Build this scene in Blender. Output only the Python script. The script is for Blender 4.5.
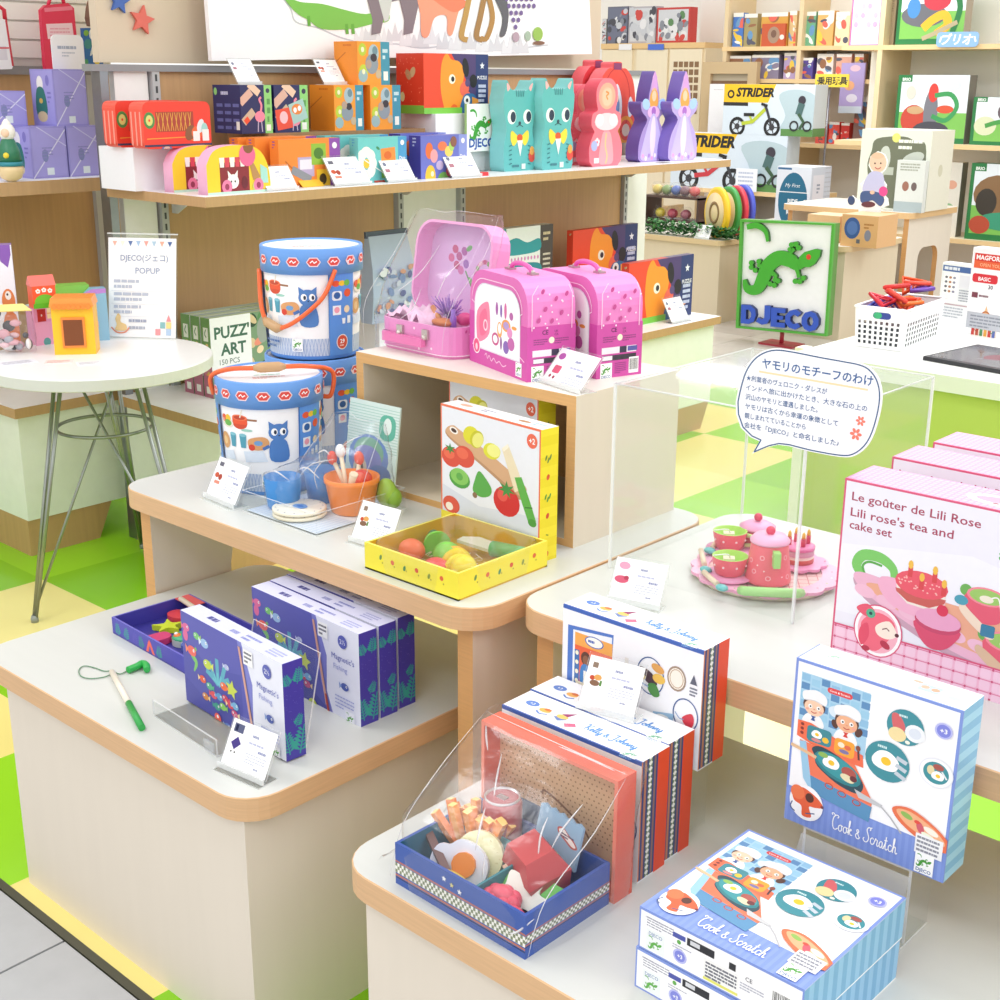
import bpy, math, random
from mathutils import Vector, Matrix, noise
PI = math.pi; R = math.radians
random.seed(7)
C = bpy.context.scene.collection
for o in list(bpy.data.objects): bpy.data.objects.remove(o)

# ---------------------------------------------------------------- camera
F, PITCH, ROLL, AZ, EYE = 1330.0, R(17.63), R(0.33), R(42.35), 1.6
_cp, _sp, _cr, _sr = math.cos(PITCH), math.sin(PITCH), math.cos(ROLL), math.sin(ROLL)
RX, RY = math.cos(AZ), math.sin(AZ); FX, FY = -math.sin(AZ), math.cos(AZ)
cam_data = bpy.data.cameras.new('camera'); cam_data.sensor_width = 36; cam_data.lens = F*36/1000
cam_data.clip_end = 60
cam = bpy.data.objects.new('camera', cam_data); C.objects.link(cam)
r0 = Vector((RX, RY, 0)); f0 = Vector((FX*_cp, FY*_cp, -_sp)); u0 = Vector((FX*_sp, FY*_sp, _cp))
rr = r0*_cr + u0*_sr; uu = u0*_cr - r0*_sr
cam.matrix_world = Matrix(((rr.x, uu.x, -f0.x, 0), (rr.y, uu.y, -f0.y, 0), (rr.z, uu.z, -f0.z, EYE), (0, 0, 0, 1)))
bpy.context.scene.camera = cam

# ---------------------------------------------------------------- light and exposure
sc = bpy.context.scene
sc.view_settings.view_transform = 'Standard'; sc.view_settings.look = 'None'
sc.view_settings.exposure = 0.6; sc.view_settings.gamma = 1.0; sc.view_settings.use_curve_mapping = False
sc.cycles.transparent_max_bounces = 40; sc.cycles.max_bounces = 8
w = bpy.data.worlds.new('shop_ambience'); sc.world = w; w.use_nodes = True
w.node_tree.nodes['Background'].inputs[0].default_value = (1.0, 0.985, 0.955, 1)
w.node_tree.nodes['Background'].inputs[1].default_value = 0.8
LAMPS = [(-0.2, -0.6), (1.6, 1.6), (-1.0, 2.9), (-3.2, 0.6), (-2.0, 5.0), (0.8, 4.6), (-4.4, 7.6), (-1.4, 8.6), (-5.9, 3.2), (-5.6, 9.2)]
def ceiling_lamps():
    for lx, ly in LAMPS:
        ld = bpy.data.lights.new('ceiling_lamp', 'AREA'); ld.shape = 'RECTANGLE'; ld.size = 1.25; ld.size_y = 0.45
        ld.energy = 19 if ly > 4.5 else 12; ld.color = (0.98, 0.99, 1.0)
        lo = bpy.data.objects.new('ceiling_lamp', ld); lo.location = (lx, ly, 2.92); C.objects.link(lo)
ceiling_lamps()

# ---------------------------------------------------------------- survey helpers: photo pixel + known height -> point in the shop
def ray(x, y):
    u = (x-500)/F; v = (y-500)/F
    X = u*_cr + v*_sr; Y = -u*_sr + v*_cr
    dy = _cp - _sp*Y; dz = -_sp - _cp*Y
    return Vector((X*RX + dy*FX, X*RY + dy*FY, dz))
def at(x, y, z):  d = ray(x, y); return Vector((0, 0, EYE)) + d*((z-EYE)/d.z)
def atX(x, y, X): d = ray(x, y); return Vector((0, 0, EYE)) + d*(X/d.x)
def atY(x, y, Y): d = ray(x, y); return Vector((0, 0, EYE)) + d*(Y/d.y)
def px(P):
    X = P[0]*RX + P[1]*RY; dy = P[0]*FX + P[1]*FY; dz = P[2]-EYE
    z = dy*_cp - dz*_sp; y = -(dy*_sp + dz*_cp)
    return 500+F*(X*_cr-y*_sr)/z, 500+F*(X*_sr+y*_cr)/z
def zat(P, y1):
    lo, hi = P[2]-1, P[2]+3
    for _ in range(40):
        m = (lo+hi)/2
        if px((P[0], P[1], m))[1] > y1: lo = m
        else: hi = m
    return lo
def base(bl, br, z):
    a, b = at(*bl, z), at(*br, z); d = b-a
    return a, math.atan2(d.y, d.x), d.length
def onX(x, X, z):            # point at plane X, height z that lies on photo column x
    lo, hi = -2.0, 14.0
    for _ in range(50):
        m = (lo+hi)/2
        if px((X, m, z))[0] < x: lo = m
        else: hi = m
    return Vector((X, lo, z))
def onY(x, Y, z):
    lo, hi = -12.0, 8.0
    for _ in range(50):
        m = (lo+hi)/2
        if px((m, Y, z))[0] < x: lo = m
        else: hi = m
    return Vector((lo, Y, z))

# ---------------------------------------------------------------- colours and materials
_lc = {}
def lin(h):
    if not isinstance(h, str): return h
    if h not in _lc:
        s = h.lstrip('#'); o = []
        for i in (0, 2, 4):
            c = int(s[i:i+2], 16)/255
            o.append(c/12.92 if c <= 0.04045 else ((c+0.055)/1.055)**2.4)
        _lc[h] = (*o, 1.0)
    return _lc[h]
def newmat(name):
    m = bpy.data.materials.new(name); m.use_nodes = True
    return m, m.node_tree.nodes, m.node_tree.links, m.node_tree.nodes['Principled BSDF']
def colmat(name, rough, metal=0.0, spec=0.5, vary=0.05, scale=30.0, bump=0.0, coat=0.0, stretch=(1, 1, 1)):
    """printed / painted / moulded stuff: colour from the mesh, broken up by a little procedural noise"""
    m, N, L, p = newmat(name)
    a = N.new('ShaderNodeVertexColor'); a.layer_name = 'Col'
    tc = N.new('ShaderNodeTexCoord'); mp = N.new('ShaderNodeMapping'); mp.inputs['Scale'].default_value = stretch
    n = N.new('ShaderNodeTexNoise'); n.inputs['Scale'].default_value = scale; n.inputs['Detail'].default_value = 4
    L.new(tc.outputs['Object'], mp.inputs[0]); L.new(mp.outputs[0], n.inputs['Vector'])
    r = N.new('ShaderNodeMapRange'); r.inputs[3].default_value = 1-vary; r.inputs[4].default_value = 1+vary
    L.new(n.outputs['Fac'], r.inputs[0])
    mx = N.new('ShaderNodeVectorMath'); mx.operation = 'SCALE'
    L.new(a.outputs['Color'], mx.inputs[0]); L.new(r.outputs[0], mx.inputs['Scale']); L.new(mx.outputs[0], p.inputs['Base Color'])
    p.inputs['Roughness'].default_value = rough; p.inputs['Metallic'].default_value = metal
    p.inputs['Specular IOR Level'].default_value = spec; p.inputs['Coat Weight'].default_value = coat
    if bump:
        b = N.new('ShaderNodeBump'); b.inputs['Strength'].default_value = bump; b.inputs['Distance'].default_value = 0.002
        L.new(n.outputs['Fac'], b.inputs['Height']); L.new(b.outputs[0], p.inputs['Normal'])
    return m
def clearmat(name, tint, haze, hazecol, rough, ior=1.45, gloss=1.0, bump=0.0, bscale=40):
    """clear plastic: see-through with a fresnel sheen and a touch of milkiness"""
    m, N, L, p = newmat(name); N.remove(p); out = N['Material Output']
    t = N.new('ShaderNodeBsdfTransparent'); t.inputs[0].default_value = tint
    g = N.new('ShaderNodeBsdfGlossy'); g.inputs['Roughness'].default_value = rough
    d = N.new('ShaderNodeBsdfDiffuse'); d.inputs[0].default_value = hazecol
    fr = N.new('ShaderNodeLayerWeight'); fr.inputs['Blend'].default_value = 0.5
    pw = N.new('ShaderNodeMath'); pw.operation = 'POWER'; pw.inputs[1].default_value = 4.0
    ml = N.new('ShaderNodeMath'); ml.operation = 'MULTIPLY_ADD'; ml.inputs[1].default_value = 0.45*gloss; ml.inputs[2].default_value = 0.03*gloss; ml.use_clamp = True
    m1 = N.new('ShaderNodeMixShader'); m2 = N.new('ShaderNodeMixShader'); m1.inputs[0].default_value = haze
    L.new(t.outputs[0], m1.inputs[1]); L.new(d.outputs[0], m1.inputs[2])
    L.new(fr.outputs['Facing'], pw.inputs[0]); L.new(pw.outputs[0], ml.inputs[0]); L.new(ml.outputs[0], m2.inputs[0]); L.new(m1.outputs[0], m2.inputs[1]); L.new(g.outputs[0], m2.inputs[2])
    L.new(m2.outputs[0], out.inputs[0])
    if bump:
        tc = N.new('ShaderNodeTexCoord'); n = N.new('ShaderNodeTexNoise'); n.inputs['Scale'].default_value = bscale; n.inputs['Detail'].default_value = 3
        b = N.new('ShaderNodeBump'); b.inputs['Strength'].default_value = bump; b.inputs['Distance'].default_value = 0.01
        L.new(tc.outputs['Object'], n.inputs['Vector']); L.new(n.outputs['Fac'], b.inputs['Height'])
        L.new(b.outputs[0], g.inputs['Normal']); L.new(b.outputs[0], fr.inputs['Normal'])
    return m
MAT = {
 'card':  colmat('printed_card', 0.42, vary=0.03, scale=60),
 'paper': colmat('matt_paper', 0.75, spec=0.2, vary=0.02, scale=80),
 'gloss': colmat('glossy_print', 0.18, vary=0.02, scale=40, coat=0.3),
 'paint': colmat('painted_wood', 0.38, vary=0.05, scale=25),
 'plastic': colmat('moulded_plastic', 0.28, vary=0.02, scale=20),
 'cloth': colmat('fabric', 0.9, spec=0.1, vary=0.12, scale=220, bump=0.3),
 'metal': colmat('brushed_steel', 0.35, metal=0.9, vary=0.1, scale=40),
 'leaf':  colmat('leaves', 0.6, vary=0.25, scale=40),
 'laminate': colmat('white_washed_laminate', 0.36, vary=0.035, scale=3.5, stretch=(1, 9, 9)),
 'panel': colmat('pale_wood_panel', 0.5, vary=0.03, scale=3.0, stretch=(9, 9, 0.8)),
 'oak':   colmat('oak_veneer', 0.5, vary=0.13, scale=5.0, stretch=(14, 14, 0.7)),
 'ply':   colmat('plywood_edge', 0.5, vary=0.14, scale=6.0, stretch=(2, 2, 45)),
 'wall':  colmat('painted_wall', 0.8, spec=0.2, vary=0.015, scale=8),
 'floor': colmat('vinyl_tile', 0.2, vary=0.09, scale=2.6, spec=0.5),
 'stone': colmat('grey_stone_tile', 0.12, vary=0.10, scale=14, spec=0.6),
 'acrylic': clearmat('clear_acrylic', (0.985, 0.993, 0.99, 1), 0.02, (0.95, 0.97, 0.97, 1), 0.04, gloss=0.7),
 'acrylic_edge': clearmat('polished_acrylic_edge', (0.93, 0.96, 0.96, 1), 0.55, (0.97, 0.98, 0.98, 1), 0.12, gloss=0.9),
 'film':  clearmat('clear_film_bag', (0.985, 0.988, 0.99, 1), 0.02, (0.95, 0.96, 0.98, 1), 0.14, gloss=1.3, bump=0.12, bscale=24),
 'crease': clearmat('film_crease_glint', (0.98, 0.98, 0.99, 1), 0.5, (0.97, 0.975, 0.99, 1), 0.12, gloss=2.2),  # whitish haze put in for the glints along film creases
 'window': clearmat('clear_box_window', (0.985, 0.985, 0.98, 1), 0.02, (0.95, 0.95, 0.95, 1), 0.06, gloss=1.0),
 'vinyl': clearmat('misty_film', (0.95, 0.965, 0.98, 1), 0.14, (0.93, 0.95, 0.98, 1), 0.16, gloss=1.2, bump=0.35, bscale=25),
}

# ---------------------------------------------------------------- mesh builder
class MB:
    def __init__(s): s.v = []; s.f = []; s.c = []; s.m = []; s.s = []
    def add(s, pts, faces, col, mat='card', smooth=False):
        b = len(s.v); s.v.extend([tuple(p) for p in pts])
        for i, f in enumerate(faces):
            s.f.append([b+k for k in f]); s.c.append(col if not isinstance(col, list) else col[i]); s.m.append(mat); s.s.append(smooth)
    def box(s, x0, y0, z0, x1, y1, z1, col, mat='card', xf=None, cols=None, mats=None):
        P = [Vector(p) for p in ((x0,y0,z0),(x1,y0,z0),(x1,y1,z0),(x0,y1,z0),(x0,y0,z1),(x1,y0,z1),(x1,y1,z1),(x0,y1,z1))]
        if xf: P = [xf @ p for p in P]
        fs = {'bottom': (3,2,1,0), 'top': (4,5,6,7), 'front': (0,1,5,4), 'right': (1,2,6,5), 'back': (2,3,7,6), 'left': (3,0,4,7)}
        for k, f in fs.items():
            s.add([P[i] for i in f], [(0,1,2,3)], (cols or {}).get(k, col), (mats or {}).get(k, mat))
    def rbox(s, x0, y0, z0, x1, y1, z1, col, mat='card', b=0.004, xf=None):
        """box with chamfered vertical and top edges"""
        def ring(z, i):
            return [(x0+b+i,y0+i,z),(x1-b-i,y0+i,z),(x1-i,y0+b+i,z),(x1-i,y1-b-i,z),(x1-b-i,y1-i,z),(x0+b+i,y1-i,z),(x0+i,y1-b-i,z),(x0+i,y0+b+i,z)]
        rings = [ring(z0, 0), ring(z1-b, 0), ring(z1-b*.3, b*.3), ring(z1, b)]
        s.rings(rings, col, mat, False, xf)
    def rings(s, rings, col, mat='card', smooth=True, xf=None, cap0=True, cap1=True, closed=True):
        n = len(rings[0]); P = [Vector(p) for r in rings for p in r]
        if xf: P = [xf @ p for p in P]
        fs = []; cc = []
        for i in range(len(rings)-1):
            for j in range(n if closed else n-1):
                k = (j+1) % n; fs.append((i*n+j, i*n+k, (i+1)*n+k, (i+1)*n+j)); cc.append(col[i] if isinstance(col, list) else col)
        b = len(s.v); s.v.extend([tuple(p) for p in P])
        for f, c_ in zip(fs, cc):
            s.f.append([b+q for q in f]); s.c.append(c_); s.m.append(mat); s.s.append(smooth)
        if cap0: s.f.append([b+q for q in range(n)][::-1]); s.c.append(col[0] if isinstance(col, list) else col); s.m.append(mat); s.s.append(False)
        if cap1: s.f.append([b+(len(rings)-1)*n+q for q in range(n)]); s.c.append(col[-1] if isinstance(col, list) else col); s.m.append(mat); s.s.append(False)
    def lathe(s, prof, col, mat='plastic', n=24, c=(0, 0, 0), xf=None, smooth=True, sx=1.0, sy=1.0, cap0=True, cap1=True):
        rings = [[(c[0]+r*sx*math.cos(2*PI*k/n), c[1]+r*sy*math.sin(2*PI*k/n), c[2]+z) for k in range(n)] for r, z in prof]
        s.rings(rings, col, mat, smooth, xf, cap0, cap1)
    def ball(s, c, r, col, mat='paint', n=14, xf=None):
        rx, ry, rz = r if isinstance(r, (tuple, list)) else (r, r, r)
        pr = [(max(1e-5, math.sin(PI*i/8)), -math.cos(PI*i/8)) for i in range(9)]
        rings = [[(c[0]+rx*a*math.cos(2*PI*k/n), c[1]+ry*a*math.sin(2*PI*k/n), c[2]+rz*h) for k in range(n)] for a, h in pr]
        s.rings(rings, col, mat, True, xf)
    def tube(s, path, r, col, mat='plastic', n=8, xf=None, closed=False):
        P = [Vector(p) for p in path]
        rs = r if isinstance(r, list) else [r]*len(P); rings = []; prev = None
        for i, p in enumerate(P):
            t = (P[(i+1) % len(P)]-P[i-1]) if closed else (P[min(i+1, len(P)-1)]-P[max(i-1, 0)])
            t.normalize()
            a = prev if prev is not None else (Vector((0,0,1)) if abs(t.z) < .9 else Vector((1,0,0)))
            a = (a - t*a.dot(t))
            if a.length < 1e-6: a = t.orthogonal()
            a.normalize(); b = t.cross(a); prev = a
            rings.append([p + a*rs[i]*math.cos(2*PI*k/n) + b*rs[i]*math.sin(2*PI*k/n) for k in range(n)])
        if closed: rings.append(rings[0])
        s.rings(rings, col, mat, True, xf, not closed, not closed)
    def prism(s, pts, o, u, v, t, col, mat='card', side=None, back=None, smooth_side=False):
        """outline pts (2D) in plane o,u,v thickened by t along -(u x v) side; the outline face looks along v x u"""
        o, u, v = Vector(o), Vector(u), Vector(v); n = v.cross(u).normalized()
        A = [o+u*a+v*b for a, b in pts]; B = [p-n*t for p in A]; k = len(pts)
        ar = sum(pts[i][0]*pts[(i+1) % k][1]-pts[(i+1) % k][0]*pts[i][1] for i in range(k))
        order = list(range(k)) if ar < 0 else list(range(k))[::-1]
        s.add(A, [order], col, mat); s.add(B, [order[::-1]], back or side or col, mat)
        b = len(s.v); s.v.extend([tuple(p) for p in A+B])
        for q in range(k):
            i, j = order[q], order[(q+1) % k]
            s.f.append([b+j, b+i, b+k+i, b+k+j]); s.c.append(side or col); s.m.append(mat); s.s.append(smooth_side)
    def art(s, o, u, v, W, H, **k): return Art(s, o, u, v, W, H, **k)
    def mesh(s, name):
        me = bpy.data.meshes.new(name); me.from_pydata(s.v, [], s.f)
        ms = []
        for q in s.m:
            if q not in ms: ms.append(q)
        for q in ms: me.materials.append(MAT[q])
        me.polygons.foreach_set('material_index', [ms.index(q) for q in s.m])
        me.polygons.foreach_set('use_smooth', s.s)
        ca = me.color_attributes.new('Col', 'FLOAT_COLOR', 'CORNER'); buf = []
        for p, c in zip(me.polygons, s.c): buf.extend(list(lin(c))*p.loop_total)
        ca.data.foreach_set('color', buf)
        me.update(); return me
    def build(s, name, parent=None, loc=(0, 0, 0), rz=0.0, rot=None):
        o = bpy.data.objects.new(name, s.mesh(name)); C.objects.link(o)
        o.location = loc; o.rotation_euler = rot or (0, 0, rz)
        if parent: o.parent = parent
        return o
def tag(o, label, cat, group=None):
    o['label'] = label; o['category'] = cat
    if group: o['group'] = group
    return o
def thing(name, label, cat, loc=(0, 0, 0), rz=0.0, group=None):
    o = bpy.data.objects.new(name, None); o.empty_display_size = 0.05; C.objects.link(o)
    o.location = loc; o.rotation_euler = (0, 0, rz)
    return tag(o, label, cat, group)
def struct(o): o['kind'] = 'structure'; return o
def dup(root, label, loc, rz=0.0, group=None):
    r = root.copy(); C.objects.link(r); r.location = loc; r.rotation_euler = (0, 0, rz); r['label'] = label
    if group: r['group'] = group
    for ch in list(root.children):
        c = ch.copy(); C.objects.link(c); c.parent = r
        for g in list(ch.children):
            d = g.copy(); C.objects.link(d); d.parent = c
    return r

# ---------------------------------------------------------------- printed artwork
def spline(pts, closed=True, k=5):
    n = len(pts); out = []
    for i in range(n if closed else n-1):
        p0 = pts[(i-1) % n] if closed or i > 0 else pts[0]; p1 = pts[i]; p2 = pts[(i+1) % n]
        p3 = pts[(i+2) % n] if closed or i+2 < n else pts[-1]
        for j in range(k):
            t = j/k
            out.append(tuple(0.5*((2*b)+(-a+c_)*t+(2*a-5*b+4*c_-d)*t*t+(-a+3*b-3*c_+d)*t**3) for a, b, c_, d in zip(p0, p1, p2, p3)))
    if not closed: out.append(tuple(pts[-1]))
    return out
def ribbon(pts, w):
    """outline of a stroke; w = width or list of widths"""
    n = len(pts); ws = w if isinstance(w, list) else [w]*n; L = []; Rr = []
    for i in range(n):
        a = pts[max(i-1, 0)]; b = pts[min(i+1, n-1)]
        dx, dy = b[0]-a[0], b[1]-a[1]; d = math.hypot(dx, dy) or 1
        nx, ny = -dy/d*ws[i]/2, dx/d*ws[i]/2
        L.append((pts[i][0]+nx, pts[i][1]+ny)); Rr.append((pts[i][0]-nx, pts[i][1]-ny))
    return L, Rr
_tx = {}
def glyphs(text, bold=0.0, shear=0.0):
    key = (text, bold, shear)
    if key in _tx: return _tx[key]
    cu = bpy.data.curves.new('t', 'FONT'); cu.body = text; cu.size = 1; cu.resolution_u = 2; cu.offset = bold; cu.shear = shear
    ob = bpy.data.objects.new('t', cu); C.objects.link(ob)
    dg = bpy.context.evaluated_depsgraph_get(); ev = ob.evaluated_get(dg); me = ev.to_mesh()
    vs = [(q.co.x, -q.co.y) for q in me.vertices]; fs = [list(p.vertices) for p in me.polygons]
    ev.to_mesh_clear(); bpy.data.objects.remove(ob); bpy.data.curves.remove(cu)
    if vs:
        x0 = min(q[0] for q in vs); x1 = max(q[0] for q in vs)
        vs = [(a-x0, b) for a, b in vs]; wd = x1-x0
    else: wd = 0
    _tx[key] = (vs, fs, wd); return _tx[key]
def clip(q, x0, x1, y0, y1):
    if all(x0 <= p[0] <= x1 and y0 <= p[1] <= y1 for p in q): return q
    for ax, lim, sg in ((0, x0, 1), (0, x1, -1), (1, y0, 1), (1, y1, -1)):
        o = []
        for m in range(len(q)):
            p, r = q[m], q[(m+1) % len(q)]; dp, dr = (p[ax]-lim)*sg, (r[ax]-lim)*sg
            if dp >= 0: o.append(p)
            if (dp > 0 > dr) or (dp < 0 < dr):
                t = dp/(dp-dr); o.append((p[0]+(r[0]-p[0])*t, p[1]+(r[1]-p[1])*t))
        q = o
        if len(q) < 3: return []
    return q
class Art:
    """draws flat printed shapes on a face; unit = 1/100 of the face's width, y runs down; each call lies a hair above the last"""
    def __init__(s, mb, o, u, v, W, H, eps=1.5e-5, mat='card', warp=None, strip=None):
        s.mb = mb; s.o = Vector(o); s.u = Vector(u); s.v = Vector(v); s.W = W; s.H = H; s.k = W/100; s.hh = H/s.k
        s.n = s.v.cross(s.u).normalized(); s.eps = eps; s.lay = 1; s.sub = 0.0; s.fx = s.fy = 1.0; s.mat = mat; s.warp = warp; s.strip = strip
    def P(s, x, y, off=None):
        off = (s.lay + s.sub)*s.eps if off is None else off
        if s.warp: return s.warp(x*s.k, y*s.k, off)
        return s.o + s.u*(x*s.k*s.fx) + s.v*(y*s.k*s.fy) + s.n*off
    def _emit(s, pts, col):
        k = len(pts)
        if k < 3: return
        ar = sum(pts[i][0]*pts[(i+1) % k][1]-pts[(i+1) % k][0]*pts[i][1] for i in range(k))
        if abs(ar) < 1e-9: return
        order = list(range(k)) if ar < 0 else list(range(k))[::-1]
        s.mb.add([s.P(*p) for p in pts], [order], col, s.mat)
    def poly(s, pts, col, up=True):
        s.sub = (s.sub + 0.07) % 0.9
        if s.strip:
            x0 = min(p[0] for p in pts); x1 = max(p[0] for p in pts); i = math.floor(x0/s.strip)
            while i*s.strip < x1:
                a, b = i*s.strip, (i+1)*s.strip; q = pts
                for lim, sg in ((a, 1), (b, -1)):
                    o = []
                    for m in range(len(q)):
                        p, r = q[m], q[(m+1) % len(q)]; dp, dr = (p[0]-lim)*sg, (r[0]-lim)*sg
                        if dp >= 0: o.append(p)
                        if (dp > 0 > dr) or (dp < 0 < dr):
                            t = dp/(dp-dr); o.append((p[0]+(r[0]-p[0])*t, p[1]+(r[1]-p[1])*t))
                    q = o
                    if len(q) < 3: break
                if len(q) >= 3: s._emit(q, col)
                i += 1
        elif s.warp: s._emit(pts, col)
        else: s._emit(clip(pts, 0, 100/s.fx, 0, s.hh/s.fy), col)
        if up: s.lay += 1
    def rect(s, x, y, w_, h, col, rot=0.0):
        if rot:
            c, d = math.cos(R(rot)), math.sin(R(rot)); mx, my = x+w_/2, y+h/2
            q = [(mx+a*c-b*d, my+a*d+b*c) for a, b in ((-w_/2,-h/2),(w_/2,-h/2),(w_/2,h/2),(-w_/2,h/2))]
        else: q = [(x,y),(x+w_,y),(x+w_,y+h),(x,y+h)]
        s.poly(q, col)
    def rrect(s, x, y, w_, h, r, col):
        q = []
        for cx, cy, a in ((x+w_-r,y+r,-90),(x+w_-r,y+h-r,0),(x+r,y+h-r,90),(x+r,y+r,180)):
            for i in range(5): t = R(a+i*22.5); q.append((cx+r*math.cos(t), cy+r*math.sin(t)))
        s.poly(q, col)
    def ell(s, cx, cy, rx, ry, col, rot=0.0, n=18):
        c, d = math.cos(R(rot)), math.sin(R(rot)); q = []
        for i in range(n):
            a, b = rx*math.cos(2*PI*i/n), ry*math.sin(2*PI*i/n); q.append((cx+a*c-b*d, cy+a*d+b*c))
        s.poly(q, col)
    def blob(s, pts, col, k=4): s.poly(spline(pts, True, k), col)
    def line(s, pts, w_, col, smooth=False, k=5):
        if smooth:
            ws = w_
            if isinstance(w_, list): ws = [q[0] for q in spline([(a,) for a in w_], False, k)]
            pts = spline(pts, False, k); w_ = ws
        L, Q = ribbon(pts, w_)
        for i in range(len(L)-1): s.poly([L[i], L[i+1], Q[i+1], Q[i]], col, False)
        s.lay += 1
    def ring(s, cx, cy, rx, ry, w_, col, n=20):
        for i in range(n):
            t0, t1 = 2*PI*i/n, 2*PI*(i+1)/n
            s.poly([(cx+rx*math.cos(t0),cy+ry*math.sin(t0)),(cx+rx*math.cos(t1),cy+ry*math.sin(t1)),(cx+(rx-w_)*math.cos(t1),cy+(ry-w_)*math.sin(t1)),(cx+(rx-w_)*math.cos(t0),cy+(ry-w_)*math.sin(t0))], col, False)
        s.lay += 1
    def star(s, cx, cy, r, col, n=5, inner=0.45, rot=-90):
        s.poly([(cx+(r if i % 2 == 0 else r*inner)*math.cos(R(rot+i*180/n)), cy+(r if i % 2 == 0 else r*inner)*math.sin(R(rot+i*180/n))) for i in range(2*n)], col)
    def flower(s, cx, cy, r, col, mid=None, n=5):
        for i in range(n):
            t = 2*PI*i/n-PI/2; s.ell(cx+r*.55*math.cos(t), cy+r*.55*math.sin(t), r*.45, r*.45, col, n=10); s.lay -= 1
        s.lay += 1
        if mid: s.ell(cx, cy, r*.3, r*.3, mid, n=10)
    def text(s, t, x, y, size, col, bold=0.0, shear=0.0, align='l', rot=0.0, fit=None, wave=0.0):
        vs, fs, wd = glyphs(t, bold, shear)
        if not vs: return
        sx = size if not fit else fit/wd
        dx = -wd*sx*(0.5 if align == 'c' else 1.0 if align == 'r' else 0)
        c, d = math.cos(R(rot)), math.sin(R(rot))
        pts = [(x+(a*sx+dx)*c-(b*size)*d, y+(a*sx+dx)*d+(b*size)*c) for a, b in vs]
        if s.strip:
            for f in fs: s.poly([pts[i] for i in f], col, False)
        else:
            base_ = [s.P(*p) for p in pts]
            f0 = fs[0]; ar = sum(pts[f0[i]][0]*pts[f0[(i+1) % len(f0)]][1]-pts[f0[(i+1) % len(f0)]][0]*pts[f0[i]][1] for i in range(len(f0)))
            s.mb.add(base_, [f[::-1] if ar > 0 else f for f in fs], col, s.mat)
        s.lay += 1
    def bars(s, x, y, w_, n, step, h, col, seed=1):
        rg = random.Random(seed)
        for i in range(n):
            xx = x; end = x + w_*(1 if i < n-1 else rg.uniform(.4, .9))
            while xx < end-.3:
                l = min(rg.uniform(.06, .2)*w_, end-xx); s.poly([(xx,y+i*step),(xx+l,y+i*step),(xx+l,y+i*step+h),(xx,y+i*step+h)], col, False); xx += l+w_*.02
        s.lay += 1
    def barcode(s, x, y, w_, h, seed=3):
        s.rect(x, y, w_, h, 'ffffff'); rg = random.Random(seed); xx = x+w_*.06
        while xx < x+w_*.94:
            l = rg.choice((.012, .02, .035))*w_; s.poly([(xx,y+h*.1),(xx+l,y+h*.1),(xx+l,y+h*.8),(xx,y+h*.8)], '202020', False); xx += l+rg.choice((.015, .03))*w_
        s.lay += 1
    def lizard(s, x, y, w_, col, eye=None):
        """running gecko with a curled tail, in a w_ wide cell"""
        k = w_/100
        def T(q): return [(x+a*k, y+b*k) for a, b in q]
        for pts, wd in GECKO: s.line(T(pts), [q*k for q in wd] if isinstance(wd, list) else wd*k, col, True, 4); s.lay -= 1
        for a, b, r in GECKO_TOES: s.ell(x+a*k, y+b*k, r*k, r*k, col, n=8); s.lay -= 1
        s.poly(T(GECKO_HEAD), col); s.lay += 1
        if eye: s.ell(x+GECKO_EYE[0]*k, y+GECKO_EYE[1]*k, 3*k, 3*k, eye)
    def logo(s, x, y, w_, flip=False):
        s.rect(x, y, w_, w_*1.15, 'fdfdfd')
        s.lizard(x+w_*.05, y+w_*.1, w_*.9, '4d9a3c')
        s.text('DJECO', x+w_/2, y+w_*1.06, w_*.27, '2f5f9e', bold=.02, align='c')
# gecko drawn on a 100 x ~80 grid (sign face); strokes with widths
GECKO = [([(31,19),(28,8),(18,2),(6,4)], [3,5,6.5,6]),
         ([(5,62),(9,72),(20,72),(27,60),(33,45),(45,36),(58,38),(66,42),(78,36)], [4,9,12,15,16,16,15,12,10]),
         ([(30,52),(24,46),(20,46)], [6,4,4]), ([(36,52),(42,56),(40,62)], [6,4,4]),
         ([(62,37),(58,31),(62,25)], [6,4,4]), ([(64,42),(67,50),(69,56)], [6,4,4])]
GECKO_TOES = [(13,43,3),(13,48,3),(18,51,3),(22,41,3),(36,65,3),(41,66,3),(45,61,3),(59,21,3),(64,20,3),(67,24,3),(57,26,2.5),(65,60,3),(70,60,3),(74,56,3)]
GECKO_HEAD = [(68,34),(74,28),(86,24),(92,25),(91,32),(86,40),(80,44),(72,44)]
GECKO_EYE = (79, 33)
def FRONT(mb, w_, d, h, **k): return Art(mb, (0, 0, h), (1, 0, 0), (0, 0, -1), w_, h, **k)
def RIGHT(mb, w_, d, h, **k): return Art(mb, (w_, 0, h), (0, 1, 0), (0, 0, -1), d, h, **k)
def LEFT(mb, w_, d, h, **k):  return Art(mb, (0, d, h), (0, -1, 0), (0, 0, -1), d, h, **k)
def TOP(mb, w_, d, h, **k):   return Art(mb, (0, d, h), (1, 0, 0), (0, -1, 0), w_, d, **k)
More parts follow.
